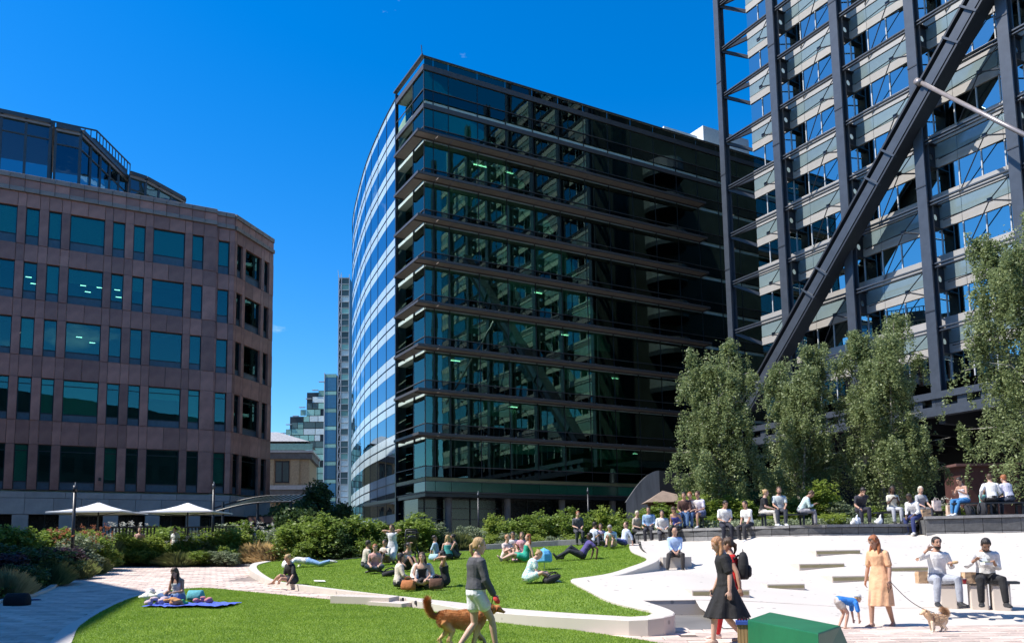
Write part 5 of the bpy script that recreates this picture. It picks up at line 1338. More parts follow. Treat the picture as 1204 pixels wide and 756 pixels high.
    for i, s in enumerate((-1, 1)):
        kn, an = two_bone(hips[i], V3(P['feet'][i])*k, .44*k, .43*k, V3(kp[i])+V3((s*.08,0,0))); legs.append((hips[i], kn, an))
        limb(body, [hips[i], hips[i].lerp(kn, .4), kn, kn.lerp(an, .3), an], [.086*k, .074*k, .052*k, .053*k, .033*k], 12)
        fd = V3(fdir[i]) if fdir[i] is not None else V3((s*.18, 1, 0))
        shin = (an-kn).normalized()
        if fdir[i] is None and abs(shin.z) < .45: fd = (V3((0,0,.9)) + V3((shin.x, shin.y, 0))*.6) if pose in ('legsout','recline') else V3((shin.x, shin.y, -.1))
        if pose == 'kneel': fd = V3((0,-1,-.2))
        fd.normalize(); dn = V3((0,0,-1)) if abs(fd.z) < .7 else V3((0, 1, 0)); dn = (dn-fd*dn.dot(fd)).normalized(); fx = fd.cross(dn)
        feet.append((an, fd, dn, fx))
    def footloft(mb, f, inf=0):
        an, fd, dn, fx = f
        loft(mb, [(an-fd*(.062*k+inf)+dn*.035*k, fx, dn, .016*k+inf, .02*k+inf), (an-fd*.045*k+dn*.028*k, fx, dn, .032*k+inf, .042*k+inf), (an+fd*.0*k+dn*.018*k, fx, dn, .035*k+inf, .05*k+inf), (an+fd*.07*k+dn*.040*k, fx, dn, .042*k+inf, .028*k+inf), (an+fd*.135*k+dn*.05*k, fx, dn, .046*k+inf, .018*k+inf), (an+fd*(.178*k+inf)+dn*.054*k, fx, dn, .026*k+inf, .011*k+inf)], 10)
    for f in feet: footloft(body, f)
    b = body.obj('body', skinm(skin), root, True); remesh(b, vox, 2 if near else 1)
    if near or P.get('face'):
        for s in (-1, 1):
            ee = MB(); ball(ee, hc+hX*(s*.031*HS)+hY*.083*HS+hZ*.012*HS, .0125*HS, .008*HS, .0062*HS, 6, hX, hY, hZ); ee.obj('eye', m_eye, root, True)
            ee = MB(); ball(ee, hc+hX*(s*.031*HS)+hY*.087*HS+hZ*.031*HS, .018*HS, .006*HS, .0035*HS, 6, hX, hY, hZ); ee.obj('eyebrow', hairm(hair[1]) if hair[1] in HC else m_eye, root, True)
        ee = MB(); ball(ee, hc+hY*.088*HS-hZ*.066*HS, .022*HS, .008*HS, .006*HS, 6, hX, hY, hZ); ee.obj('mouth', m_lip, root, True)
    # clothes
    inf = .018
    def sleeves(mb, L, extra=.0):
        for (a, e_, w_) in arms:
            if L <= 0: continue
            if L <= 1:
                limb(mb, [a, a.lerp(e_, L*.5), a.lerp(e_, L)], [(.058 if female else .066)*k+extra, .058*k+extra, .056*k+extra])
            else:
                q = e_.lerp(w_, L-1); limb(mb, [a, a.lerp(e_, .5), e_, e_.lerp(q, .5), q], [.066*k+extra, .060*k+extra, .053*k+extra, .048*k+extra, (.040 if L > 1.7 else .046)*k+extra])
    def wear(nm, mb, mat):
        o = mb.obj(nm, mat, root, True); remesh(o, vox*1.12 if near else vox*1.0, 2); return o
    if top:
        mb = MB(); col = top[1]; torso(mb, -.05 if len(top) < 3 or top[2] != 'crop' else .03, .50 if sleeve > 0 else .40, inf+(.012 if 'loose' in top else 0))
        if sleeve <= 0:
            for s in (-1, 1): limb(mb, [spine(.38)[0]+ux*s*.085*k+uy*.05*k, spine(.475)[0]+ux*s*.088*k, spine(.38)[0]+ux*s*.085*k-uy*.06*k], [.028*k,.028*k,.028*k])
        sleeves(mb, sleeve, .008 if 'loose' in top else 0)
        wear(top[0], mb, cloth(col, col2=P.get('top2')))
    if P.get('jacket'):
        mb = MB(); torso(mb, -.05, .50, inf+.022); sleeves(mb, 1.85, .012); 
        o = wear('jacket', mb, cloth(P['jacket']))
    def skirt_(mb, length, flare=.0):
        """cloth hanging from the waist or lying over the thighs"""
        if P.get('kp') is None or pose in ('stand', 'walk'):
            rg_ = [(spine(.12)[0], px_, py_, (hw-.01)*k, .115*k), (spine(.0)[0], px_, py_, (hw+.03)*k, .14*k)]
            an = (legs[0][2]+legs[1][2])/2; lo = spine(0)[0]; n_ = 6
            for j in range(1, n_+1):
                f = j/n_; zc = lo+(V3((an.x*.6, an.y*.6, 0))-V3((lo.x, lo.y, 0)))*f*length+V3((0,0,-.80*k*length*f)); sp_ = abs(legs[0][2].y-legs[1][2].y)/2*length*f
                rg_.append((zc, px_, V3((0,1,0)), (hw+.035+flare*f)*k, (.145+flare*f)*k+sp_*.7))
            nf = 9; m0_ = len(mb.v); loft(mb, rg_, 54)
            for ri_, (c_0, _a, _b, _c, _d) in enumerate(rg_):
                amp = .022*k*max(0, ri_-1)/len(rg_)*(1.6 if flare > .05 else .8)
                for q_ in range(54):
                    v_ = V3(mb.v[m0_+ri_*54+q_]); rr_ = (v_-c_0); rr_.z = 0; v_ += rr_.normalized()*amp*(math.sin(q_/54*6.283*nf+ri_*.35)+.5*math.sin(q_/54*6.283*5+1)); mb.v[m0_+ri_*54+q_] = tuple(v_)
            # folds
            return
        for (a, kn, an) in legs:
            L = min(length*1.9, 1.6)
            if L <= 1: limb(mb, [a, a.lerp(kn, L*.5), a.lerp(kn, L)], [.125*k, .115*k, .10*k])
            else: limb(mb, [a, a.lerp(kn, .5), kn, kn.lerp(an, L-1)], [.125*k, .115*k, .09*k, .10*k])
        m0 = (legs[0][1]+legs[1][1])/2
        limb(mb, [pel, pel.lerp(m0, .5), pel.lerp(m0, .85)], [.14*k, .11*k, .08*k])
    if dress:
        mb = MB(); torso(mb, -.05, .50 if sleeve > 0 else .40, inf+(.01 if 'loose' in dress else 0)); sleeves(mb, sleeve, .012 if 'loose' in dress else .004)
        if sleeve <= 0:
            for s in (-1, 1): limb(mb, [spine(.38)[0]+ux*s*.085*k+uy*.05*k, spine(.475)[0]+ux*s*.088*k, spine(.38)[0]+ux*s*.085*k-uy*.06*k], [.022*k,.022*k,.022*k])
        skirt_(mb, dress[2], dress[3] if len(dress) > 3 and not isinstance(dress[3], str) else .03)
        wear('dress', mb, cloth(dress[1], col2=P.get('top2')))
    if bottom:
        mb = MB(); kind = bottom[0]
        if kind == 'skirt': torso(mb, -.11, .12, inf); skirt_(mb, bottom[2])
        else:
            L = {'trousers':1.95,'jeans':1.93,'shorts':.52,'cropped':1.7}[kind]; torso(mb, -.11, .12, inf)
            for (a, kn, an) in legs:
                if L <= 1: limb(mb, [a, a.lerp(kn, L*.5), a.lerp(kn, L)], [.108*k, .103*k, .102*k], 12)
                else: q = kn.lerp(an, L-1); limb(mb, [a, a.lerp(kn, .45), kn, kn.lerp(q, .4), q], [.106*k, .095*k, .073*k, .068*k, .055*k], 12)
        wear(kind, mb, cloth(bottom[1], col2=P.get('bot2')))
    if shoes:
        for f in feet:
            mb = MB(); footloft(mb, f, .011)
            if P.get('boot'): limb(mb, [f[0], f[0].lerp(f[0]-f[2]*.08, 1)], [.048*k, .05*k])
            o = mb.obj('shoe', cloth(shoes, .5, 'shoe', .1), root, True); remesh(o, .010 if near else .014, 1)
    # hair
    st_, hcol = hair
    if st_ != 'bald':
        mb = MB(); g = .012*k
        # cap over top and back of the skull, leaving the face free
        loft(mb, [(hc+hZ*z*HS-hY*(dy)*HS, hX, hY, rx*HS, ry*HS) for z, rx, ry, dy in ((-.055,.050,.030,.065),(-.03,.074,.052,.050),(.0,.080,.068,.034),(.035,.083,.086,.020),(.065,.081,.090,.013),(.095,.066,.078,.012),(.115,.042,.054,.012),(.125,.014,.02,.012))], 16)
        for s in (-1, 1): ball(mb, hc+hX*(s*.066*HS)+hY*.012*HS+hZ*.035*HS, .020*HS, .045*HS, .048*HS, 6, hX, hY, hZ)
        dn = V3((0,0,-1)); bk = -hY
        if st_ in ('long', 'loose'):
            L = .30*k; o0 = hc-hZ*.0*HS+bk*.045*HS
            for s in (-1, 0, 1):
                p0 = hc+hX*(s*.062*HS)+bk*(.040+.02*(s == 0))*HS+hZ*.02*HS; p1 = p0+dn*.10*k+hX*s*.016*k+bk*.014*k; fwd_ = (hY*.035*k if s and st_ == 'long' else V3((0,0,0)))
                limb(mb, [p0, p1, p1+dn*.09*k+hX*s*.012*k+fwd_*.5, p1+dn*(L-.08*k)+fwd_], [.034*k, .034*k, .036*k, .016*k], 8)
        if st_ == 'bob':
            for s in (-1, 0, 1):
                p0 = hc+hX*(s*.058*HS)+bk*(.03+.02*(s == 0))*HS+hZ*.02*HS; limb(mb, [p0, p0+dn*.07*k, p0+dn*.13*k], [.040*k, .042*k, .028*k], 8)
        if st_ == 'bun':
            ball(mb, hc+bk*.095*HS+hZ*.07*HS, .042*k, .038*k, .038*k, 7, hX, hY, hZ)
        if st_ == 'pony':
            p0 = hc+bk*.088*HS+hZ*.015*HS; limb(mb, [p0, p0+bk*.04*k+dn*.03*k, p0+bk*.035*k+dn*.12*k, p0+bk*.01*k+dn*.20*k], [.026*k, .030*k, .028*k, .010*k], 8)
        if st_ == 'beard':
            loft(mb, [(hc+hZ*z*HS+hY*yc*HS, hX, hY, rx*HS, ry*HS) for z, rx, ry, yc in ((-.132,.022,.02,.052),(-.118,.044,.038,.048),(-.09,.060,.060,.030),(-.060,.069,.074,.016))], 14)
        o = mb.obj('hair', hairm(hcol), root, True); remesh(o, .0085 if near else .0135, 1)
    if P.get('cap'):
        mb = MB(); loft(mb, [(hc+hZ*z*HS-hY*.006*HS, hX, hY, rx*HS, ry*HS) for z, rx, ry in ((.03,.088,.108),(.07,.086,.104),(.105,.07,.085),(.13,.04,.05),(.136,.01,.012))], 16)
        loft(mb, [(hc+hZ*.035*HS+hY*yy*HS, hX, hZ, rx*HS, .006*HS) for yy, rx in ((.07,.075),(.12,.072),(.165,.04))], 12)
        mb.obj('cap', cloth(P['cap']), root, True)
    if P.get('glasses'):
        for s in (-1, 1):
            mb = MB(); ball(mb, hc+hX*(s*.032*HS)+hY*.092*HS+hZ*.012*HS, .024*HS, .006*HS, .017*HS, 6, hX, hY, hZ); mb.obj('sunglass_lens', m_black, root, True)
    if P.get('shades_top'):
        mb = MB(); mb.tube([hc+hX*.085*HS+hZ*.06*HS, hc+hY*.085*HS+hZ*.085*HS, hc-hX*.085*HS+hZ*.06*HS], .012*k, 6); mb.obj('sunglasses', m_black, root, True)
    root['_w'] = 0; del root['_w']
    return root, dict(hands=[a[2] for a in arms], hc=hc, k=k)
def wpt(root, p):
    rz = root.rotation_euler[2]; c, s = math.cos(rz), math.sin(rz); return V3((root.location[0]+p.x*c-p.y*s, root.location[1]+p.x*s+p.y*c, root.location[2]+p.z))
LW = lambda px, py: at_s(px, py, lambda x, y: zl(x, y)+.045)
FL = lambda px, py: at_s(px, py, lambda x, y: zf(x, y)+.045)
TS = lambda px, py: at_s(px, py, S)
W_, BK, NV, GR, BL = (.78,.77,.75), (.018,.018,.02), (.03,.045,.10), (.20,.20,.21), (.28,.42,.62)
DEN = (.09,.17,.32)
# ---- foreground walkers
pA, iA = person((at_z(560,770,.0).x, 12.2, .0), 62, 'walk', 'blonde woman in a dark grey sweatshirt and white shorts walking the golden dog', 1.70, top=('sweatshirt',(.075,.075,.085),'crop','loose'), bottom=('shorts',(.74,.74,.78)), skin='fair', hair=('pony','blonde'), shoes=(.6,.6,.6), near=True, sleeve=1.95, female=True,
   feet=((-.07,-.26,.12),(.10,.28,.07)), hands=((-.25,.12,.86),(.24,.20,.82)), hd=(8,18), lean=3)
pB, iB = person((at_z(857,758,0).x, 12.95, .0), 278, 'walk', 'woman in a flowing black dress walking left, head bowed, light brown hair over her face', 1.68, dress=('dress',(.014,.013,.015),.62,.10,'loose'), skin='fair', hair=('long','strawb'), shoes=(.45,.3,.22), near=True, sleeve=.85, female=True, hd=(22,-10), lean=5, hands=((-.27,-.02,.84),(.26,.16,.86)), feet=((-.07,.24,.07),(.07,-.25,.12)))
pC, iC = person((at_z(865,752,0).x+.02, 13.7, .0), 292, 'walk', 'woman in red with a black backpack walking just behind the woman in black', 1.66, top=('top',(.62,.02,.02)), bottom=('trousers',(.55,.02,.025)), skin='tan', hair=('pony','brown'), shoes=(.6,.45,.4), near=True, sleeve=.35, female=True, hd=(4,0))
pD, iD = person((at_z(1038,737,0).x, 15.35, .0), 232, 'stand', 'barefoot woman in an apricot shirt dress holding the leash of the small cream dog', 1.68, dress=('dress',(.72,.42,.24),.68,.02), skin='tan', hair=('long','ginger'), shoes=None, near=True, sleeve=.85, female=True, hd=(26,12), lean=4, shades_top=1, feet=((-.10,-.20,.07),(.10,.20,.07)), hands=((-.24,.10,.84),(.26,.05,.82)))
pE, iE = person((at_z(980,737,0).x, 15.1, .0), 92, 'stand', 'small child in a blue shirt and pale cap bending down to touch the ground', 1.02, top=('shirt',(.03,.20,.62),'long','loose'), bottom=('shorts',(.45,.42,.40)), skin='fair', hair=('short','blonde'), shoes=None, near=True, sleeve=.9, pel=(0,-.05,.86), lean=104, ptilt=.8, hands=((-.16,.42,.10),(.16,.50,.12)), feet=((-.12,-.05,.07),(.12,.06,.07)), hd=(-30,0), cap=(.62,.62,.6), ep=((-.5,0,0),(.5,0,0)))
# ---- two men on the low bench
BZ = .72
bl_, br_ = at_z(1098,683.5,BZ), at_z(1199,683.5,BZ)
bench = empty('long_bench', (bl_.x, bl_.y, S(bl_.x+.7, bl_.y)), math.atan2(br_.y-bl_.y, br_.x-bl_.x), 'dark slatted bench slab on pale concrete blocks under the two men eating', 'bench')
BLn = (br_-bl_).length; zb = BZ-bench.location.z
for k in range(4): boxpart('slat', m_steel_dark, bench, 0, BLn, -.02+.115*k, .085+.115*k, zb-.05, zb)
for x in (.25, BLn*.52, BLn-.35): boxpart('support', m_conc_p, bench, x-.16, x+.18, .02, .42, -.2, zb-.052, .03)
def bench_pt(px): 
    p = at_z(px, 686, BZ); return p
q = bench_pt(1108); pF, iF = person((q.x, q.y+.18, BZ-.43), 182, 'bench', 'bearded man in a white shirt and pale grey trousers eating with one hand raised', 1.76, top=('shirt',W_), bottom=('trousers',(.36,.38,.43)), skin='tan', hair=('beard','dark'), near=True, sleeve=1.6, hands=((-.16,.24,.80),(.26,.22,1.06)), feet=((-.20,.42,.07),(.22,.40,.07)), ep=((-.6,-.6,-.8),(.9,-.3,-.8)), lean=6)
q = bench_pt(1166); pG, iG = person((q.x, q.y+.18, BZ-.43), 200, 'bench', 'man in a white shirt and black trousers looking down at his open lunch box', 1.78, top=('shirt',W_), bottom=('trousers',BK), skin='olive', hair=('beard','dark'), near=True, sleeve=1.6, hands=((-.10,.30,.80),(.20,.30,.86)), feet=((-.22,.44,.07),(.16,.34,.07)), hd=(38,0), lean=16)
# ---- man on the white seat block
q = at_s(786, 668, lambda x, y: .84); pH, iH = person((5.02, 25.55, .81), 186, 'bench', 'balding man in a pale blue shirt sitting on the white concrete block', 1.74, top=('shirt',(.42,.55,.80)), bottom=('trousers',(.05,.045,.045)), skin='tan', hair=('bald','grey'), sleeve=1.5, hands=((-.06,.32,.58),(.06,.34,.58)), feet=((-.18,.34,.07),(.28,.46,.07)), face=1, hd=(12,0))
# ---- picnic group on the rear lawn
q = LW(468,690); person(q, 72, 'side', 'woman in a cream jumper sitting sideways beside the orange brown bag', 1.66, top=('jumper',(.68,.6,.5)), bottom=('trousers',(.03,.03,.035)), hair=('bob','dark'), skin='tan', sleeve=1.7, female=True, face=1)
q = LW(497,690); person(q, 180, 'crossed', 'woman in a white blazer over a black dress sitting cross-legged facing us', 1.68, top=('vest',BK), bottom=('skirt',BK,.42), jacket=None, hair=('long','brown'), skin='fair', sleeve=0, female=True, face=1)
q2 = q+V3((0,.03,0)); 
bz = MB()
for s in (-1, 1):
    limb(bz, [(s*.17,.0,.56),(s*.24,.0,.42),(s*.27,-.02,.30)], [.07,.065,.055]); limb(bz, [(s*.27,-.02,.30),(s*.22,-.16,.24),(s*.15,-.26,.22)], [.055,.05,.042]); limb(bz, [(s*.12,.03,.57),(s*.13,-.10,.42),(s*.15,-.09,.14)], [.06,.05,.055])
limb(bz, [(-.1,.08,.5),(0,.09,.45),(.1,.08,.5)], [.08,.09,.08]); limb(bz, [(-.1,.07,.2),(0,.08,.2),(.1,.07,.2)], [.1,.1,.1])
pJ = [o for o in bpy.data.objects if o.get('label', '').startswith('woman in a white blazer')][0]
o = bz.obj('blazer', cloth((.76,.72,.68)), pJ, True, rot=(0,0,math.pi)); remesh(o, .016, 2)
q = LW(524,688); person(q, 268, 'side', 'woman in a sleeveless black dress on the lawn with one hand to her hair', 1.68, dress=('dress',BK,.4,.02), hair=('long','dark'), skin='tan', sleeve=0, female=True, face=1, hands=((-.2,.18,.72),(.12,.25,.70)), shoes=None)
q = LW(477,670); person(q, 128, 'knees', 'woman in a white vest with an arm over her forehead, behind the cream jumper', 1.66, top=('vest',W_), bottom=('skirt',BK,.4), hair=('bun','dark'), skin='tan', sleeve=0, female=True, hands=((-.02,.22,.88),(.28,.2,.2)))
q = LW(429,667); person(q, 60, 'crossed', 'man in a beige shirt with dark hair sitting under the big round shrub', 1.74, top=('shirt',(.50,.46,.38)), bottom=('trousers',(.05,.06,.07)), hair=('short','dark'), skin='olive', sleeve=1.2)
q = LW(441,672); person(q, 172, 'crossed', 'woman in a pink top and dark jeans with sunglasses sitting beside the man in beige', 1.66, top=('top',(.60,.33,.30)), bottom=('jeans',(.06,.075,.10)), hair=('bun','ginger'), skin='fair', sleeve=.4, female=True, glasses=1)
q = LW(460,662); person(q+V3((0,.35,0)), 200, 'kneel', 'woman in a white dress kneeling upright with both arms raised to her head', 1.7, dress=('dress',(.62,.62,.64),.5,.02,'loose'), hair=('long','brown'), skin='tan', sleeve=.2, female=True, hands=((-.14,.08,1.16),(.14,.10,1.16)), pel=(0,0,.60), feet=((-.1,-.22,.07),(.1,-.25,.07)), ep=((-1,0,.2),(1,0,.2)))
q = LW(455,662); person(q, 208, 'knees', 'person in a cream shirt and brown trousers sitting before the kneeling woman', 1.6, top=('shirt',(.66,.6,.5)), bottom=('trousers',(.16,.10,.08)), hair=('short','dark'), skin='tan', sleeve=1.5)
q = LW(350,685); person(q+V3((-.1,-.1,-.02)), 215, 'side', 'woman in a black shirt and sunglasses leaning over at the kerb of the rear lawn', 1.66, top=('shirt',BK), bottom=('shorts',(.03,.03,.04)), hair=('bun','blonde'), skin='tan', sleeve=.9, female=True, glasses=1, shoes=None, lean=24, hands=((-.30,.40,.08),(.1,.40,.16)), hd=(10,10))
# lying man
q = LW(392,664); r_, i_ = person(q+V3((0,0,.14)), 0, 'stand', 'person lying face down in a white shirt and light blue jeans, head towards the shrubs', 1.72, top=('shirt',W_), bottom=('jeans',(.22,.38,.62)), hair=('short','dark'), skin='fair', sleeve=1.6, shoes=(.5,.5,.5), hands=((-.25,.3,1.5),(.28,.3,1.45)), fdir=((0,-.2,-1),(0,-.2,-1)), lean=-6)
r_.rotation_euler = (R_(-90), 0, R_(84)); r_.location = q+V3((0,0,.16))
# left picnic pair further back
q = LW(527,657); person(q, 348, 'crossed', 'blonde woman in a green blue top seen from behind on the lawn', 1.66, top=('top',(.05,.30,.28)), bottom=('trousers',BK), hair=('long','blonde'), skin='fair', sleeve=0, female=True)
q = LW(537,656); person(q, 262, 'knees', 'person in a black vest with a dark bun sitting right of the blonde in green', 1.66, top=('vest',BK), bottom=('trousers',(.06,.06,.07)), hair=('bun','dark'), skin='tan', sleeve=0, female=True)
q = LW(514,656); person(q, 95, 'legsout', 'person in a pale blue top stretched out left of the blonde in green', 1.6, top=('top',(.35,.5,.58)), bottom=('trousers',(.05,.05,.06)), hair=('short','dark'), skin='tan', sleeve=.9)
# pink group
q = LW(594,659); person(q, 140, 'knees', 'woman in a pale pink dress with bent bare knees at the left of her group', 1.66, dress=('dress',(.68,.55,.52),.35,.02), hair=('bun','strawb'), skin='fair', sleeve=.5, female=True, shoes=(.5,.3,.3))
q = LW(603,654); person(q+V3((0,.5,0)), 175, 'knees', 'person in white with sunglasses sitting behind the pink dress', 1.7, top=('shirt',W_), bottom=('shorts',(.5,.45,.4)), hair=('short','dark'), skin='tan', sleeve=.6, glasses=1)
q = LW(615,654); person(q+V3((0,.5,0)), 190, 'crossed', 'woman in a pink shirt sitting behind the woman in green', 1.66, top=('shirt',(.68,.36,.40)), bottom=('shorts',(.6,.5,.5)), hair=('long','brown'), skin='fair', sleeve=.6, female=True)
q = LW(618,659); person(q, 262, 'legsout', 'ginger woman in an emerald dress leaning back with her legs stretched to the left', 1.68, dress=('dress',(.02,.36,.24),.34,.02), hair=('loose','ginger'), skin='fair', sleeve=0, female=True, shoes=(.5,.35,.25))
q = LW(620,684); person(q, 78, 'side', 'blonde woman in a blue floral dress reading, with a pale blue umbrella beyond her', 1.66, dress=('dress',(.22,.50,.52),.34,.02,'loose'), top2=(.72,.75,.70), hair=('bun','blonde'), skin='fair', sleeve=.6, female=True, lean=30, hands=((-.05,.46,.26),(.1,.44,.24)), hd=(30,0), shoes=(.6,.6,.6), feet=((.1,.62,.06),(.2,.7,.06)))
q = LW(672,657); person(q+V3((.35,0,0)), 264, 'recline', 'man in black trousers and a purple shirt reclining on the lawn, knees raised', 1.78, top=('shirt',(.08,.06,.22)), bottom=('trousers',(.02,.022,.03)), hair=('short','dark'), skin='dark', sleeve=.6, feet=((-.10,.80,.07),(.12,.62,.07)))
q = LW(681,640); person(q+V3((0,.6,0)), 172, 'perch', 'red haired person in dark clothes sitting on the grey kerb before the hedge', 1.68, top=('shirt',(.10,.10,.12)), bottom=('trousers',(.05,.05,.06)), hair=('short','ginger'), skin='fair', sleeve=.8)
q = LW(697,641); person(q, 60, 'crossed', 'man in a bluish white shirt seen from behind, left of the back row', 1.76, top=('shirt',(.58,.62,.76)), bottom=('trousers',(.05,.05,.06)), hair=('short','dark'), skin='tan', sleeve=1.4)
q = LW(708,641); person(q+V3((0,.4,0)), 185, 'knees', 'person in a lilac top behind the two white shirts on the lawn', 1.66, top=('top',(.50,.42,.55)), bottom=('trousers',(.05,.05,.07)), hair=('bob','dark'), skin='tan', sleeve=.6, female=True)
q = LW(720,643); person(q, 200, 'knees', 'person in a pale turquoise shirt leaning forward over bent knees', 1.72, top=('shirt',(.50,.70,.72)), bottom=('shorts',(.62,.5,.42)), hair=('short','grey'), skin='fair', sleeve=.9, lean=34, hd=(20,0))
q = LW(734,641); person(q, 250, 'legsout', 'person in ice blue shirt and blue trousers, right end of the lawn row', 1.72, top=('shirt',(.60,.66,.80)), bottom=('trousers',(.05,.07,.22)), hair=('short','brown'), skin='fair', sleeve=1.4)
# ---- people along the stone wall: sit on its edge, legs over the white slope
def onwall(px, az, label, dy=.05, zt=2.2, **kw):
    d_ = ray(px, 618); y = 24.0
    while y < Yw(d_.x/d_.y*y): y += .02
    y += dy; x = d_.x/d_.y*y; return person((x, y+.10, zt-.52), az, 'perch', label, **kw)
onwall(748, 150, 'grey blonde woman in a beige top sitting at the left end of the stone wall', h=1.66, top=('top',(.50,.42,.34)), bottom=('trousers',BK), hair=('short','platinum'), skin='fair', sleeve=.8, female=True)
onwall(764, 196, 'man in a light blue shirt sitting on the wall left of the white shirt', h=1.76, top=('shirt',BL), bottom=('trousers',(.03,.03,.04)), hair=('short','dark'), skin='tan', sleeve=1.5)
onwall(779, 184, 'man in a white shirt sitting low between two others near the lawn corner', h=1.70, zt=2.05, top=('shirt',W_), bottom=('trousers',(.05,.05,.06)), hair=('short','dark'), skin='fair', sleeve=1.3)
onwall(797, 214, 'woman in a blue vest and black trousers hunched over her lunch', h=1.68, top=('vest',(.05,.06,.28)), bottom=('trousers',BK), hair=('bob','brown'), skin='tan', sleeve=0, female=True, lean=26, hd=(30,0))
onwall(853, 182, 'man in a white shirt and black trousers sitting upright on the wall with a phone', h=1.76, top=('shirt',W_), bottom=('trousers',(.02,.022,.035)), hair=('short','dark'), skin='tan', sleeve=.8, shoes=(.7,.7,.7), hd=(16,-20), face=1)
onwall(882, 236, 'person in a white tee and dark trousers sitting on the wall turned to the left', h=1.70, top=('shirt',W_), bottom=('trousers',(.03,.03,.035)), hair=('short','dark'), skin='tan', sleeve=.7, shoes=(.7,.7,.7), lean=18, hands=((-.1,.3,.5),(.1,.34,.5)))
onwall(1080, 238, 'man in a white shirt and navy trousers stepping down off the wall corner', h=1.76, zt=2.35, top=('shirt',W_), bottom=('trousers',(.035,.05,.16)), hair=('short','dark'), skin='dark', sleeve=1.5, lean=34, shoes=(.7,.7,.7), hands=((-.1,.36,.6),(.1,.4,.58)), hd=(16,0))
# timber and metal benches on the upper terrace
def ubench(pa, pb, Y, zs, zf0, label, dark=True):
    a, b = at_Y(pa, 610, Y), at_Y(pb, 610, Y); t = empty('bench', (a.x, Y, zf0), 0, label, 'bench'); L = b.x-a.x; h = zs-zf0; mt = m_steel_dark if dark else m_steel
    for k in range(4): boxpart('slat', mt, t, 0, L, -.22+.112*k, -.12+.112*k, h-.045, h)
    for x in (.15, L-.15)+((L/2,) if L > 2 else ()): MB().box(x-.03, x+.03, -.2, -.14, 0, h-.046).box(x-.03, x+.03, .14, .2, 0, h-.046).box(x-.03,x+.03,-.139,.139,h-.10,h-.047).obj('leg', mt, t)
    return t
ubench(893, 948, 28.6, 2.64, 2.2, 'dark bench under the pair and the leaning man, behind the wall')
ubench(1030, 1110, 28.2, 2.64, 2.2, 'long low bench behind the wall under the three sitters', )
ubench(1120, 1205, 27.2, 2.86, 2.42, 'black bench at the far right of the upper terrace')
ubench(800, 830, 29.8, 2.64, 2.2, 'dark bench behind the seated trio near the brown roof')
def onbench(px, Y, zs, az, label, **kw):
    p = at_Y(px, 610, Y); return person((p.x, Y, zs-.43), az, kw.pop('pose', 'bench'), label, **kw)
onbench(806, 29.8, 2.64, 200, 'person in a brown top and blue jeans leaning at the left end of the trio', h=1.74, top=('shirt',(.10,.05,.04)), bottom=('jeans',DEN), hair=('short','dark'), skin='tan', sleeve=1.2, lean=20)
onbench(815, 29.9, 2.64, 215, 'man in a white shirt and jeans with one leg up, middle of the trio', h=1.76, top=('shirt',(.7,.62,.58)), bottom=('jeans',DEN), hair=('short','ginger'), skin='fair', sleeve=.8, lean=24)
onbench(825, 29.7, 2.64, 228, 'man in a pale lilac shirt and shorts at the right end of the trio', h=1.76, top=('shirt',(.66,.62,.72)), bottom=('shorts',(.12,.14,.25)), hair=('short','brown'), skin='tan', sleeve=.8, lean=20, shoes=(.5,.5,.5))
onbench(897, 28.6, 2.64, 118, 'blonde woman in a black tee and cream trousers on the dark bench', h=1.68, top=('shirt',BK), bottom=('trousers',(.66,.6,.52)), hair=('bun','blonde'), skin='fair', sleeve=.7, female=True, feet=((.0,.52,.07),(.16,.50,.07)), lean=14, shoes=(.7,.7,.7))
onbench(917, 28.6, 2.64, 190, 'bearded man in a pale grey tee sitting beside the blonde woman in black', h=1.78, top=('shirt',(.50,.56,.55)), bottom=('trousers',(.05,.055,.07)), hair=('beard','brown'), skin='tan', sleeve=.7, shoes=(.7,.7,.7))
onbench(942, 28.6, 2.64, 100, 'person in a pale mint shirt and grey trousers bent over a tablet', h=1.74, top=('shirt',(.55,.70,.66)), bottom=('trousers',(.30,.29,.31)), hair=('short','brown'), skin='tan', sleeve=1.6, lean=36, hd=(30,0), hands=((-.08,.46,.74),(.1,.46,.74)))
p = at_Y(1010, 605, 27.9); person((p.x, 27.75, 2.2), 185, 'bench', 'man in dark clothes sitting with his head bowed on one hand', 1.76, top=('shirt',(.03,.03,.04)), bottom=('trousers',(.025,.025,.04)), hair=('short','dark'), skin='tan', sleeve=.7, lean=30, hd=(30,0), hands=((.02,.30,.98),(.16,.42,.52)), pel=(0,0,.50))
onbench(1050, 28.2, 2.64, 184, 'woman with long dark hair in a cream top and grey trousers holding a bowl', h=1.70, top=('top',(.66,.62,.50)), bottom=('trousers',(.42,.43,.46)), hair=('long','dark'), skin='dark', sleeve=.6, female=True, hands=((-.1,.24,.86),(.08,.26,.86)))
onbench(1083, 28.35, 2.64, 176, 'fair haired woman in a grey tee behind the man in navy trousers', h=1.68, top=('shirt',(.42,.42,.42)), bottom=('trousers',(.10,.10,.11)), hair=('bob','platinum'), skin='fair', sleeve=.7, female=True)
onbench(1136, 27.3, 2.86, 248, 'woman in a white vest and blue jeans with sunglasses looking at her phone', h=1.70, top=('vest',(.72,.68,.68)), bottom=('jeans',(.05,.20,.42)), hair=('bun','dark'), skin='tan', sleeve=0, female=True, shoes=(.65,.65,.65), glasses=1, hd=(20,0), feet=((-.1,.60,.07),(.12,.48,.07)), hands=((-.12,.38,.82),(.12,.38,.82)), lean=16)
onbench(1157, 28.1, 2.86, 170, 'child in a turquoise tee between the jeans and the white shirt', h=1.25, top=('shirt',(.20,.50,.42)), bottom=('shorts',(.1,.1,.12)), hair=('short','dark'), skin='olive', sleeve=.7)
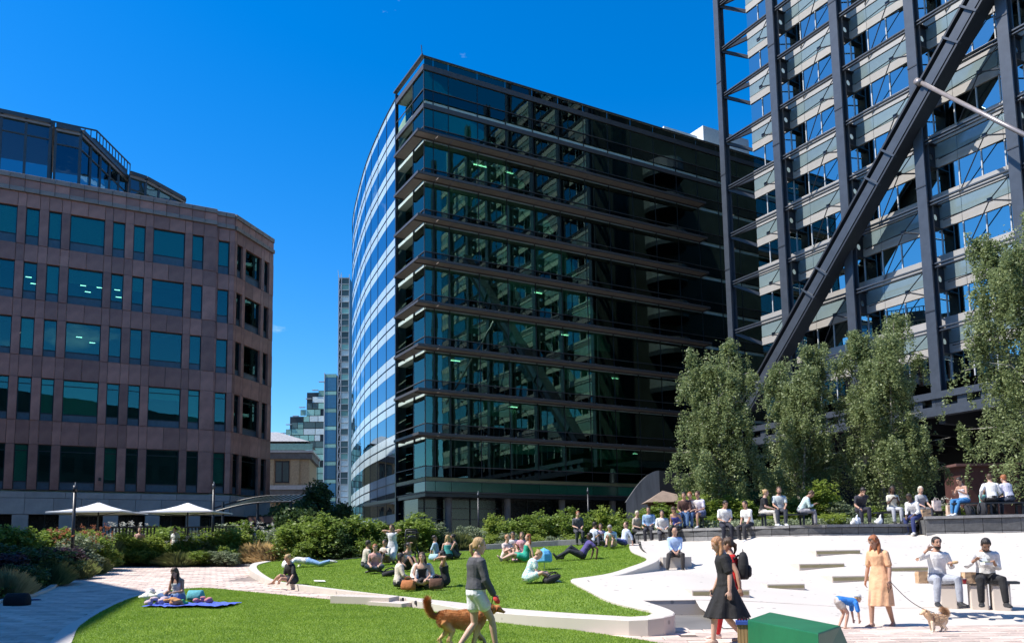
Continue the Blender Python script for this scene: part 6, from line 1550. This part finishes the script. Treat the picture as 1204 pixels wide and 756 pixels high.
onbench(1168, 27.2, 2.86, 20, 'man in a white shirt seen from behind on the black bench', h=1.80, top=('shirt',W_), bottom=('trousers',BK), hair=('short','brown'), skin='fair', sleeve=1.9, hands=((-.30,.02,.56),(.2,.3,.6)))
onbench(1189, 27.2, 2.86, 345, 'man in a blue checked shirt seen from behind, right end of black bench', h=1.78, top=('shirt',(.50,.52,.66)), top2=(.62,.60,.68), bottom=('trousers',(.06,.07,.1)), hair=('short','ginger'), skin='fair', sleeve=.9, lean=18)
# girl on the front lawn
q = FL(210,708); person(q, 196, 'crossed', 'girl in a pale grey vest and blue jeans sitting on the blue blanket', 1.62, top=('vest',(.50,.52,.52)), bottom=('jeans',(.10,.17,.34)), hair=('long','brown'), skin='tan', sleeve=0, female=True, face=1, hd=(28,0), hands=((-.1,.34,.26),(.14,.32,.26)))
# a few diners under the parasols
for (x, y, az, tc, hc_, lb) in ((-17.3,38.0,170,(.5,.3,.25),'brown','diner in a brick coloured top under the left parasol'),(-15.9,38.6,200,W_,'dark','diner in white between the two parasols'),(-12.6,39.5,190,(.6,.4,.42),'ginger','diner in pink behind the right lamp post')):
    person((x, y, zf(x, y)), az, 'stand', lb, 1.7, top=('shirt',tc), bottom=('trousers',BK), hair=('short',hc_), skin='fair', sleeve=.6)

# ================================================================== ANIMALS
def quad(loc, az, label, h, coat, parts, hair_n, hair_len, vox, head_pitch=0):
    """dog facing local +Y. parts: dict of joint data in units of shoulder height"""
    root = empty('dog', loc, -R_(az), label, 'dog'); k = h; mb = MB(); pr = parts
    X, Z = V3((1,0,0)), V3((0,0,1))
    # trunk rings rump -> chest -> neck base (y, z centre, halfwidth, halfheight)
    rg_ = [(V3((0, y, z))*k, X, Z, rx*k, rz*k) for y, z, rx, rz in pr['trunk']]
    loft(mb, rg_, 14)
    nk = [V3(p)*k for p in pr['neck']]; limb(mb, nk, [r*k for r in pr['neckr']])
    hd = V3(pr['head'])*k; fdv = (Matrix.Rotation(R_(pr.get('pitch', -10)), 3, 'X') @ V3((0,1,0))); upv_ = X.cross(fdv)
    hr = pr['hs']*k
    loft(mb, [(hd+fdv*f*hr+upv_*u*hr, X, upv_, a*hr, b*hr) for f, u, a, b in ((-.75,.0,.25,.3),(-.5,.02,.58,.56),(-.05,.06,.62,.60),(.35,.0,.50,.50),(.6,-.13,.36,.34),(.85,-.18,.31,.28),(1.08,-.2,.27,.24),(1.22,-.2,.15,.14))], 12)
    for i, leg in enumerate(pr['legs']):
        limb(mb, [V3(p)*k for p in leg], [r*k for r in pr['legr'][i//2]], 8)
        ft = V3(leg[-1])*k; ball(mb, ft+V3((0,.035*k,-.012*k)), .062*k, .09*k, .048*k, 6)
    tl = [V3(p)*k for p in pr['tail']]; limb(mb, tl, [r*k for r in pr['tailr']])
    b = mb.obj('body', coat, root, True); remesh(b, vox, 2)
    for s in (-1, 1):
        e = MB(); er = pr.get('ear', (.52,-.2,.75)); ear0 = hd+X*(s*er[0]*hr)+upv_*.28*hr-fdv*.2*hr
        limb(e, [ear0, ear0+X*s*.18*hr-upv_*er[2]*.45*hr+fdv*er[1]*.2*hr, ear0+X*s*.15*hr-upv_*er[2]*hr], [.16*hr,.22*hr,.14*hr], 8); o = e.obj('ear', pr['earm'], root, True); remesh(o, vox, 1)
        e = MB(); ball(e, hd+X*(s*.34*hr)+fdv*.42*hr+upv_*.16*hr, .075*hr, n=6); e.obj('eye', m_eye, root, True)
    e = MB(); ball(e, hd+fdv*1.23*hr-upv_*.12*hr, .12*hr, .09*hr, .09*hr, 6); e.obj('nose', m_black, root, True)
    # coat: short tufts lying along the body
    rs = np.random.default_rng(9); T = []; D = []
    def tuft(ringlist, n, ln, down):
        for _ in range(n):
            i = rs.integers(len(ringlist)-1); f = rs.random(); c = ringlist[i][0].lerp(ringlist[i+1][0], f); rx = ringlist[i][3]*(1-f)+ringlist[i+1][3]*f; rz = ringlist[i][4]*(1-f)+ringlist[i+1][4]*f
            a = rs.random()*6.283; nrm = V3((math.cos(a), 0, math.sin(a))); p = c+V3((math.cos(a)*rx*.97, 0, math.sin(a)*rz*.97)); d = (V3((0,-1,0))*.8+nrm*.35+V3((0,0,-down))+V3(tuple(rs.normal(size=3)*.18))).normalized(); T.append(p); D.append(d*ln*(.6+.8*rs.random()))
    tuft(rg_, hair_n, hair_len, .35)
    def path_rings(P, R):
        out_ = []
        for i in range(len(P)): out_.append((P[i], X, Z, R[i], R[i]))
        return out_
    tuft(path_rings(nk, [r*k for r in pr['neckr']]), hair_n//4, hair_len*1.1, .6)
    for _ in range(hair_n//2):    # tail plume
        i = rs.integers(len(tl)-1); f = rs.random(); c = tl[i].lerp(tl[i+1], f); dv = (tl[i+1]-tl[i]).normalized(); r0 = pr['tailr'][i]*k
        nn = V3(tuple(rs.normal(size=3))).normalized(); T.append(c+nn*r0*.7); D.append((dv*.9+nn*.6+V3((0,-.1,-.25))).normalized()*hair_len*1.6*(.6+.8*rs.random()))
    for li in (2, 3, 0, 1):
        lg = [V3(p)*k for p in pr['legs'][li]]
        for _ in range(hair_n//8):
            f = rs.random()*.9; j = min(len(lg)-2, int(f*(len(lg)-1)*.75)); c = lg[j].lerp(lg[j+1], rs.random()); T.append(c+V3((rs.normal()*.02*k, -.03*k, 0))); D.append((V3((0,-.8,-.7))+V3(tuple(rs.normal(size=3)*.2))).normalized()*hair_len*(.6+.8*rs.random()))
    n = len(T); Tm = np.array([tuple(p) for p in T]); Dm = np.array([tuple(p) for p in D]); sd_ = np.cross(Dm, rs.normal(size=(n, 3))); sd_ /= np.linalg.norm(sd_, axis=1)[:, None]; sd_ *= hair_len*.055
    Vv = np.stack([Tm-sd_, Tm+sd_, Tm+Dm], 1); me = bpy.data.meshes.new('fur'); me.vertices.add(n*3); me.vertices.foreach_set('co', Vv.reshape(-1).astype(np.float32)); me.loops.add(n*3); me.loops.foreach_set('vertex_index', np.arange(n*3, dtype=np.int32)); me.polygons.add(n); me.polygons.foreach_set('loop_start', np.arange(0, n*3, 3, dtype=np.int32)); me.polygons.foreach_set('loop_total', np.full(n, 3, dtype=np.int32)); me.update(calc_edges=True); me.materials.append(coat)
    o = link('fur', me, root); o['kind'] = 'stuff'
    return root
def coatm(name, back, pale, zlo, zhi):
    mt, t, o = newmat(name); N = t.nodes.new; K = t.links.new; b = N('ShaderNodeBsdfPrincipled'); b.inputs['Roughness'].default_value = .75; b.inputs['Specular IOR Level'].default_value = .2; K(b.outputs[0], o.inputs[0])
    c = N('ShaderNodeTexCoord'); s = N('ShaderNodeSeparateXYZ'); K(c.outputs['Object'], s.inputs[0]); n = N('ShaderNodeTexNoise'); n.inputs['Scale'].default_value = 9; n.inputs['Detail'].default_value = 5; K(c.outputs['Object'], n.inputs['Vector'])
    r = N('ShaderNodeMapRange'); r.inputs[1].default_value = zlo; r.inputs[2].default_value = zhi; K(s.outputs['Z'], r.inputs[0])
    a = N('ShaderNodeMath'); a.operation = 'MULTIPLY_ADD'; K(n.outputs['Fac'], a.inputs[0]); a.inputs[1].default_value = 1.1; a.inputs[2].default_value = -.55; ad = N('ShaderNodeMath'); ad.operation = 'ADD'; ad.use_clamp = True; K(r.outputs[0], ad.inputs[0]); K(a.outputs[0], ad.inputs[1])
    m_ = N('ShaderNodeMixRGB'); K(ad.outputs[0], m_.inputs[0]); m_.inputs[1].default_value = (*pale, 1); m_.inputs[2].default_value = (*back, 1); K(m_.outputs[0], b.inputs['Base Color']); return mt
gc_ = coatm('golden coat', (.50,.20,.065), (.72,.50,.28), .24, .46)
gold = dict(trunk=[(-.66,.84,.07,.08),(-.58,.82,.17,.19),(-.40,.82,.20,.23),(-.15,.80,.19,.22),(.10,.78,.215,.27),(.32,.76,.21,.30),(.48,.80,.17,.25),(.58,.86,.10,.15)],
  neck=[(0,.42,.86),(0,.62,.98),(0,.78,1.04)], neckr=[.19,.155,.13], head=(0,.90,1.03), hs=.155, pitch=-18,
  legs=[[(-.12,-.50,.74),(-.13,-.40,.50),(-.13,-.60,.30),(-.13,-.56,.05)],[(.12,-.50,.74),(.13,-.28,.50),(.13,-.36,.28),(.13,-.22,.05)],[(-.12,.36,.66),(-.12,.38,.40),(-.12,.52,.26),(-.12,.60,.06)],[(.12,.36,.66),(.12,.32,.40),(.12,.26,.20),(.12,.20,.05)]],
  legr=[[.13,.085,.05,.045],[.10,.068,.048,.042]], tail=[(0,-.62,.86),(0,-.80,.94),(0,-.90,1.12),(0,-.92,1.30)], tailr=[.05,.06,.06,.03], ear=(.52,-.2,.8), earm=coatm('golden ear', (.22,.07,.02), (.3,.12,.05), .2, .5))
dg = at_z(548, 772, 0)
dogG = quad((at_Y(545, 740, 12.75).x, 12.75, 0), 84, 'golden retriever with a raised feathery tail walking beside the blonde woman', .60, gc_, gold, 11000, .042, .010)
col = MB(); col.tube([V3((.095*math.cos(a), .40+.02*math.sin(a), .585+.095*math.sin(a))) for a in [i*.5236 for i in range(13)]], .012, 6, cap=False); col.obj('collar', cloth((.5,.03,.03)), dogG)
cc_ = coatm('cream coat', (.62,.42,.26), (.78,.66,.52), .12, .30)
small = dict(trunk=[(-.52,.74,.10,.12),(-.44,.74,.22,.25),(-.2,.72,.25,.28),(.05,.72,.25,.29),(.28,.74,.24,.30),(.42,.82,.16,.22)],
  neck=[(0,.32,.82),(0,.48,.98),(0,.56,1.08)], neckr=[.22,.20,.18], head=(0,.64,1.12), hs=.23, pitch=-14,
  legs=[[(-.13,-.38,.62),(-.14,-.30,.42),(-.14,-.44,.24),(-.14,-.40,.06)],[(.13,-.38,.62),(.14,-.26,.42),(.14,-.38,.24),(.14,-.32,.06)],[(-.13,.28,.6),(-.13,.28,.34),(-.13,.30,.2),(-.13,.30,.06)],[(.13,.28,.6),(.13,.26,.34),(.13,.26,.2),(.13,.24,.06)]],
  legr=[[.15,.10,.06,.055],[.12,.085,.06,.055]], tail=[(0,-.5,.86),(0,-.62,1.0),(0,-.56,1.18),(0,-.42,1.24)], tailr=[.07,.11,.11,.06], ear=(.45,0,-.45), earm=cc_)
p = at_z(1127, 748, 0); sdog = (p.x, 14.3, 0)
dogS = quad(sdog, 268, 'small fluffy cream dog on a leash with its tail curled over its back', .31, cc_, small, 9000, .036, .008)
hr_ = MB(); hr_.tube([V3((.085*math.cos(a), .085, .235+.092*math.sin(a))) for a in [i*.5236 for i in range(13)]], .008, 6, cap=False).tube([V3((.08*math.cos(a), -.01, .225+.09*math.sin(a))) for a in [i*.5236 for i in range(13)]], .008, 6, cap=False); hr_.obj('harness', cloth((.12,.06,.05)), dogS)

# ================================================================== THINGS PEOPLE BROUGHT
hd = wpt(pD, iD['hands'][0]); hr2 = wpt(pD, iD['hands'][1]); hh = hr2 if hr2.x > hd.x else hd
e_ = V3((sdog[0]-.02, sdog[1], .33))
mb = MB(); n = 14; mb.tube([hh.lerp(e_, i/n)+V3((0,0,-.10*math.sin(math.pi*i/n))) for i in range(n+1)], .008, 6); mb.tube([hh+V3((0,0,.02)), hh+V3((0.02,0,-.12)), hh+V3((-.03,.01,-.22)), hh+V3((-.04,0,-.05))], .008, 6)
o = mb.obj('leash', cloth((.05,.04,.04))); tag(o, 'dark leash from the apricot dress to the small cream dog', 'leash')
hb = wpt(pA, iA['hands'][1]); mb = MB(); nkp = V3((dogG.location.x+.40, 12.75, .66)); mb.tube([hb, hb.lerp(nkp, .5)+V3((0,0,-.05)), nkp], .007, 6); o = mb.obj('leash', cloth((.06,.02,.02))); tag(o, 'short leash from the blonde woman to the golden retriever', 'leash')
mb = MB(); limb(mb, [hb+V3((.02,-.03,-.04)), hb+V3((.06,-.03,-.10))], [.04,.035]); o = mb.obj('treat_pouch', cloth((.7,.06,.05)), None, True); tag(o, 'small red pouch in the hand of the blonde woman', 'pouch')
def bag(nm, loc, dims, col, label, cat='bag', az=0, handles=True, tilt=0, mat=None, sag=.0):
    t = link(nm, MB().mesh(nm, cloth(col)), None, loc, (R_(tilt), 0, -R_(az))); tag(t, label, cat); a, b, c = dims; mb = MB(); X, Y = V3((1,0,0)), V3((0,1,0))
    loft(mb, [(V3((0,0,z*c)), X, Y, a/2*f, b/2*g) for z, f, g in ((0,.86,.9),(.06,1,1),(.45,1.03,1.05),(.8,.94,.8),(.97,.88,.45),(1,.84,.35))], 16, 3.2)
    t.data = mb.mesh(nm, mat or cloth(col, key='bag cloth'), True)
    if handles:
        for s in (-1, 1): link('handle', MB().tube([V3((-a*.25, s*b*.12, c*.95)), V3((-a*.2, s*b*.14, c*1.25)), V3((0, s*b*.14, c*1.38)), V3((a*.2, s*b*.14, c*1.25)), V3((a*.25, s*b*.12, c*.95))], .009, 6).mesh('handle', cloth(tuple(x*.7 for x in col))), t)
    return t
def backpack(loc, col, label, az=0, rot=(0,0), s=1.0):
    t = empty('backpack', loc, -R_(az), label, 'backpack'); t.rotation_euler = (R_(rot[0]), R_(rot[1]), -R_(az)); t.scale = (s, s, s); X, Y = V3((1,0,0)), V3((0,1,0)); mt = cloth(col, key='pack cloth')
    mb = MB(); loft(mb, [(V3((0,0,z)), X, Y, a, b) for z, a, b in ((0,.12,.06),(.03,.15,.085),(.2,.155,.09),(.36,.14,.075),(.43,.10,.05),(.45,.05,.02))], 16, 3); mb.obj('body', mt, t, True)
    mb = MB(); loft(mb, [(V3((0,.085,z)), X, Y, a, b) for z, a, b in ((.04,.10,.02),(.07,.115,.04),(.18,.11,.045),(.23,.09,.02))], 12, 3); mb.obj('front_pocket', mt, t, True)
    for q in (-1, 1): MB().tube([V3((q*.07,-.07,.40)), V3((q*.09,-.15,.33)), V3((q*.10,-.14,.16)), V3((q*.09,-.08,.06))], .016, 6).obj('strap', mt, t, True)
    MB().tube([V3((-.03,0,.44)), V3((0,0,.49)), V3((.03,0,.44))], .009, 6).obj('top_loop', mt, t)
    return t
def paper_bag(loc, w_, d_, h, col, label, az=0, handles=False):
    t = empty('paper_bag', loc, -R_(az), label, 'paper bag'); mt = cloth(col, .9, 'paper', .2, 6); mb = MB(); a, b = w_/2, d_/2
    nseg = 5; vs = []
    rnd_ = random.Random(len(label))
    for i in range(nseg+1):
        z = h*i/nseg; f = 1-.04*i/nseg; j = lambda: rnd_.uniform(-.008, .008)
        vs += [(-a*f+j(), -b*f+j(), z), (j(), -b*f-.008, z), (a*f+j(), -b*f+j(), z), (a*f-.02, j(), z), (a*f+j(), b*f+j(), z), (j(), b*f, z), (-a*f+j(), b*f+j(), z), (-a*f+.02, j(), z)]
    fs = [(i*8+k, i*8+(k+1) % 8, (i+1)*8+(k+1) % 8, (i+1)*8+k) for i in range(nseg) for k in range(8)]+[tuple(range(7, -1, -1))]
    mb.add(vs, fs); mb.obj('sack', mt, t)
    if handles:
        for s in (-1, 1): MB().tube([V3((-.05, s*b*.9, h)), V3((-.04, s*b*.9, h+.07)), V3((.04, s*b*.9, h+.07)), V3((.05, s*b*.9, h))], .006, 6).obj('handle', mt, t)
    return t
KR = (.52,.34,.20)
q = bench_pt(1090); paper_bag((q.x+.02, q.y+.22, BZ), .22, .16, .24, KR, 'brown paper lunch bag left of the bearded man on the low bench')
q = bench_pt(1146); paper_bag((q.x+.02, q.y+.22, BZ), .26, .17, .22, (.62,.42,.26), 'tan paper bag beside the man in black trousers')
q = bench_pt(1137.5); t = empty('drink_cup', (q.x, q.y+.1, BZ), 0, 'small red cup between the two men on the low bench', 'cup'); MB().tube([(0,0,0),(0,0,.09)], [.027,.036], 12).obj('cup_body', cloth((.62,.03,.04), .4, 'cup', 0), t, True); MB().tube([(0,0,.091),(0,0,.10)], .037, 12).obj('lid', m_white, t, True)
hg = wpt(pG, (iG['hands'][0]+iG['hands'][1])/2); t = empty('lunch_box', (hg.x, hg.y-.06, hg.z-.06), .2, 'open white lunch box in the lap of the man in black trousers', 'lunch box'); MB().prism([(-.09,-.06),(.09,-.06),(.09,.06),(-.09,.06)], 0, .045).obj('tray', m_white, t); MB().prism([(-.08,-.05),(.08,-.05),(.08,.05),(-.08,.05)], .0455, .06).obj('food', M('salad', (.25,.3,.08), .8, var=.5, scale=60), t); MB().add([(-.09,.061,.045),(.09,.061,.045),(.09,.11,.13),(-.09,.11,.13),(-.09,.066,.045),(.09,.066,.045),(.09,.115,.13),(-.09,.115,.13)], [(0,1,2,3),(7,6,5,4),(0,4,5,1),(2,6,7,3)]).obj('lid', m_white, t)
hf = wpt(pF, iF['hands'][0]); mb = MB(); limb(mb, [hf+V3((0,-.09,.02)), hf+V3((.07,-.11,.03))], [.032,.03]); o = mb.obj('sandwich', cloth((.55,.38,.2)), None, True); tag(o, 'piece of sandwich in the lowered hand of the bearded man', 'sandwich')
hf = wpt(pF, iF['hands'][1]); mb = MB(); limb(mb, [hf+V3((0,-.04,.08)), hf+V3((.02,-.05,.12))], [.026,.024]); o = mb.obj('wrap', cloth((.72,.6,.55)), None, True); tag(o, 'wrap held up to the mouth of the bearded man', 'food')
for px, Y, z, lb in ((905,28.1,2.2,'x'),): pass
p = at_Y(1100, 604, 28.1); paper_bag((p.x, 28.0, 2.64), .26, .15, .36, (.72,.6,.55), 'tall white and red carrier bag between the fair haired woman and the shrubs', handles=True)
p = at_Y(1088, 610, 27.6); paper_bag((p.x, 27.55, 2.42), .30, .15, .26, KR, 'brown paper bag standing on the wall beside the navy trousers')
p = at_Y(1118, 604, 27.7); paper_bag((p.x, 27.7, 2.42), .26, .15, .40, (.66,.48,.36), 'pale brown paper bag left of the woman in blue jeans', handles=True)
for px, lb in ((985, 'left crumpled white plastic bag on the wall top'), (1008, 'right crumpled white plastic bag on the wall top'),):
    p = at_z(px, 618, 2.2); mb = MB(); r = random.Random(px); 
    for i in range(9): ball(mb, V3((r.uniform(-.13,.13), r.uniform(-.08,.08), r.uniform(.04,.16))), r.uniform(.05,.1), r.uniform(.05,.09), r.uniform(.05,.13), 6)
    limb(mb, [(0,0,.15),(.02,0,.27),(.05,0,.33)], [.05,.03,.012]); o = mb.obj('plastic_bag', M('white plastic', (.8,.8,.8), .35), None, True, loc=(p.x, Yw(p.x)+.25, 2.2)); remesh(o, .015, 1); tag(o, lb, 'plastic bag', 'white bags on the wall')
backpack((at_Y(1155, 603, 26.9).x, 26.9, 2.42), (.03,.03,.035), 'black backpack on the ground under the right end bench', 30, (-12,0)); backpack((at_Y(1143, 603, 26.8).x, 26.8, 2.42), (.02,.02,.025), 'second black bag leaning against the first under the right end bench', -20, (-30,0), .9)
backpack((pC.location.x+.155, 13.6, .98), (.018,.018,.02), 'black patterned backpack on the back of the woman in red', 110)
q = LW(480,693); bag('leather_bag', q, (.38,.2,.24), (.42,.15,.05), 'orange brown leather bag on the grass by the cream jumper', az=20)
q = LW(513,692); bag('handbag', q, (.36,.18,.26), (.12,.055,.035), 'dark brown handbag between the blazer and the black dress', az=0)
q = LW(450,676); backpack(q, (.02,.02,.025), 'black bag lying behind the woman in the cream jumper', 90, (-75,0))
q = LW(640,684); backpack(q, (.02,.02,.022), 'black bag lying at the feet of the woman in the floral dress', 70, (-70,0))
q = LW(511,658); bag('tote_bag', q, (.42,.3,.22), (.35,.5,.6), 'pale blue bag on the lawn left of the blonde in green', az=30, handles=False)
q = LW(376,683); t = link('magazine', MB().box(-.16,.16,-.11,.11,0,.012).add([(-.15,-.1,.013),(.15,-.1,.013),(.15,.1,.02),(-.15,.1,.02)], [(0,1,2,3)]).mesh('magazine', cloth((.75,.72,.62), .6, 'paper')), None, q, (0.12,0.05,.4)); tag(t, 'open cream magazine on the grass beside the woman in black at the kerb', 'magazine')
q = LW(338,667); bag('white_bag', q, (.42,.3,.26), (.75,.75,.76), 'white bag under the head of the person lying face down', az=40, handles=False)
# blue umbrella standing folded open on its pole
q = LW(640,668); t = empty('umbrella', q, 0, 'pale blue parasol on a thin pole stuck in the lawn above the black bag', 'umbrella'); MB().tube([(0,0,0),(0,0,.62)], .012, 8).obj('pole', m_mull, t)
mb = MB(); loft(mb, [(V3((0,0,z)), V3((1,0,0)), V3((0,1,0)), r, r) for z, r in ((.18,.20),(.22,.24),(.42,.23),(.52,.17),(.58,.05),(.60,.01))], 8); mb.obj('canopy', cloth((.12,.42,.72)), t)
# pushchair
q = LW(481,655); t = empty('pushchair', q+V3((0,.5,0)), .3, 'black pushchair with a tilted hood behind the picnic group', 'pushchair')
for x in (-.24,.24):
    MB().tube([(x,.35,.12),(x,-.1,.5),(x,-.45,.95)], .015, 6).obj('side_tube', m_black, t); MB().tube([(x,-.35,.12),(x,.12,.55)], .015, 6).obj('side_tube', m_black, t)
    for y in (-.35,.35):
        mb = MB(); mb.tube([V3((x, y+.11*math.cos(a), .12+.11*math.sin(a))) for a in [i*.5236 for i in range(13)]], .018, 6, cap=False); mb.tube([(x-.02,y,.12),(x+.02,y,.12)], .03, 8); mb.obj('wheel', m_black, t)
MB().tube([(-.24,-.45,.95),(.24,-.45,.95)], .018, 6).obj('handle', m_black, t)
mb = MB(); loft(mb, [(V3((0,y,z)), V3((1,0,0)), V3((0,0,1)), a, b) for y, z, a, b in ((.3,.42,.18,.05),(.1,.42,.21,.12),(-.12,.55,.22,.16),(-.28,.72,.2,.14),(-.34,.8,.12,.06))], 12); mb.obj('seat', m_black, t, True)
mb = MB()
for i in range(7): 
    a = i/6*1.9; mb.tube([V3((-.23,-.2+.0,.72)), V3((-.20,-.2+.36*math.sin(a),.72+.36*math.cos(a))), V3((.20,-.2+.36*math.sin(a),.72+.36*math.cos(a))), V3((.23,-.2,.72))], .03, 6)
mb.obj('hood', m_black, t, True)
# blue blanket and clothes by the girl
bl = FL(232,712); t = empty('blanket', bl, -.1, 'crumpled royal blue blanket spread on the front lawn under the girl', 'blanket')
mb = MB(); nb_ = 22; r = random.Random(3); hx = [[(i/nb_-.5)*1.9+r.uniform(-.02,.02) for i in range(nb_+1)] for j in range(nb_+1)]
vs = [((i/nb_-.5)*1.95*(1-.12*abs(j/nb_-.5))-.1, (j/nb_-.5)*1.15+.10*math.sin(i*.55), .02+.022*abs(math.sin(i*.9+j*.4))+.02*r.random()) for j in range(nb_+1) for i in range(nb_+1)]
mb.add(vs, [(j*(nb_+1)+i, j*(nb_+1)+i+1, (j+1)*(nb_+1)+i+1, (j+1)*(nb_+1)+i) for j in range(nb_) for i in range(nb_)]); mb.obj('cloth', cloth((.05,.09,.52), col2=(.10,.16,.62)), t, True)
def pile(px, py, sc_, col, label, cat='garment', nm='folded_garment', seed=1, F=FL):
    sc_ *= 1.25; p = F(px, py); r = random.Random(seed); mb = MB()
    for i in range(8): ball(mb, V3((r.uniform(-.5,.5)*sc_, r.uniform(-.3,.3)*sc_, r.uniform(.05,.36)*sc_)), r.uniform(.14,.26)*sc_, r.uniform(.12,.22)*sc_, r.uniform(.08,.17)*sc_, 7)
    o = mb.obj(nm, cloth(col, bump=.8, sc=9), None, True, loc=p+V3((0,0,.03))); remesh(o, .016, 1); tag(o, label, cat); return o
pile(176,708,.42,(.72,.72,.58),'pale yellow garment at the left end of the heap by the girl',seed=2); pile(186,706,.5,(.66,.58,.58),'big off white garment heaped left of the girl',seed=3); pile(184,712,.34,(.55,.42,.45),'dusty pink garment in front of the white heap',seed=4)
pile(197,706,.36,(.03,.03,.035),'black garment against the knee of the girl',seed=5); pile(203,714,.34,(.55,.26,.10),'orange brown garment in front of the girl',seed=6); pile(214,712,.22,(.05,.36,.14),'small green pouch in front of the girl','pouch','pouch',7); pile(238,710,.30,(.55,.22,.22),'pinkish red garment on the blue blanket',seed=8)
q = FL(229,707); bag('tote_bag', q+V3((0,.05,.03)), (.42,.24,.24), (.10,.38,.42), 'teal bag beside the right knee of the girl', az=10, handles=False)
q = at_s(20, 712, zf); bag('duffel_bag', q, (.58,.34,.30), (.008,.008,.010), 'black duffel bag on the shaded paving by the left bed', az=0, handles=False); p = q
mb = MB(); ball(mb, V3((0,0,.02)), .15, .08, .03, 6); o = mb.obj('folded_cloth', cloth((.03,.03,.10)), None, True, loc=at_s(42,706,zf)); tag(o, 'small navy cloth beside the black duffel bag', 'cloth')
# green box and timber bollard
m_greenp = M('satin green paint', (.012,.12,.055), .42, var=.10, scale=3, bump=.05); m_greend = M('green paint, lid', (.014,.14,.062), .45, var=.12, scale=2.5, bump=.06)
A_, B_, C_, D_ = at_z(879,728,.72), at_z(905,719,.72), at_z(988,735,.72), at_z(962,744,.72)
C2 = at_z(1001,758,.36); off = C2-C_; off.z = 0; off = off.normalized()*.16
gbx = link('green_box', MB().mesh('green_box', m_greenp)); tag(gbx, 'large dark green painted box with a sloping lid in the foreground', 'box')
ins = .0; mb = MB()
lowp = [(A_.x-.02, A_.y-.03), (D_.x-.02, D_.y-.04), (C_.x+off.x+.1, C_.y+off.y), (B_.x+.03, B_.y+.05)]
hi = [(A_.x, A_.y), (D_.x, D_.y), (C_.x, C_.y), (B_.x, B_.y)]
mb.add([(*p, -.02) for p in lowp]+[(*p, .40) for p in lowp], [(0,1,5,4),(1,2,6,5),(2,3,7,6),(3,0,4,7),(3,2,1,0)]); gbx.data = mb.mesh('green_box', m_greenp)
mb = MB(); lo_ = [((p[0]*1.0), p[1]) for p in lowp]; mb.add([(*p, .405) for p in lo_]+[(*p, .72) for p in hi], [(0,1,5,4),(1,2,6,5),(2,3,7,6),(3,0,4,7),(4,5,6,7)]); lid = mb.obj('lid', m_greend, gbx)
for f_ in (.25, .75):
    hp_ = V3((A_.x+(D_.x-A_.x)*f_, A_.y+(D_.y-A_.y)*f_-.045, .41)); MB().box(-.02,.02,-.012,.012,-.05,.05).obj('hinge', m_steel_dark, gbx, loc=hp_)
bv = lid.modifiers.new('b', 'BEVEL'); bv.width = .012; bv.segments = 2
c_ = (V3((D_.x, D_.y, .2))+V3((C_.x, C_.y, .2)))/2
t = at_z(873,727,.72); tb = empty('timber_bin', (t.x+.01, t.y, 0), -.25, 'narrow timber post bin with blue bottles on top, left of the green box', 'bin')
for k in range(4): boxpart('board', M('weathered timber', (.40,.24,.11), .7, stretch=(8,8,.6), scale=3, var=.25) if k == 0 else bpy.data.materials['weathered timber'], tb, -.07+k*.035, -.037+k*.035, -.07, .07, 0, .66, .003)
boxpart('top_plate', M('blue plastic', (.04,.09,.35), .4), tb, -.085, .085, -.085, .085, .661, .70)
for k in range(5): MB().tube([(-.06+.03*k, .0, .70), (-.06+.03*k, .0, .725)], .009, 8).obj('clip', m_black, tb)
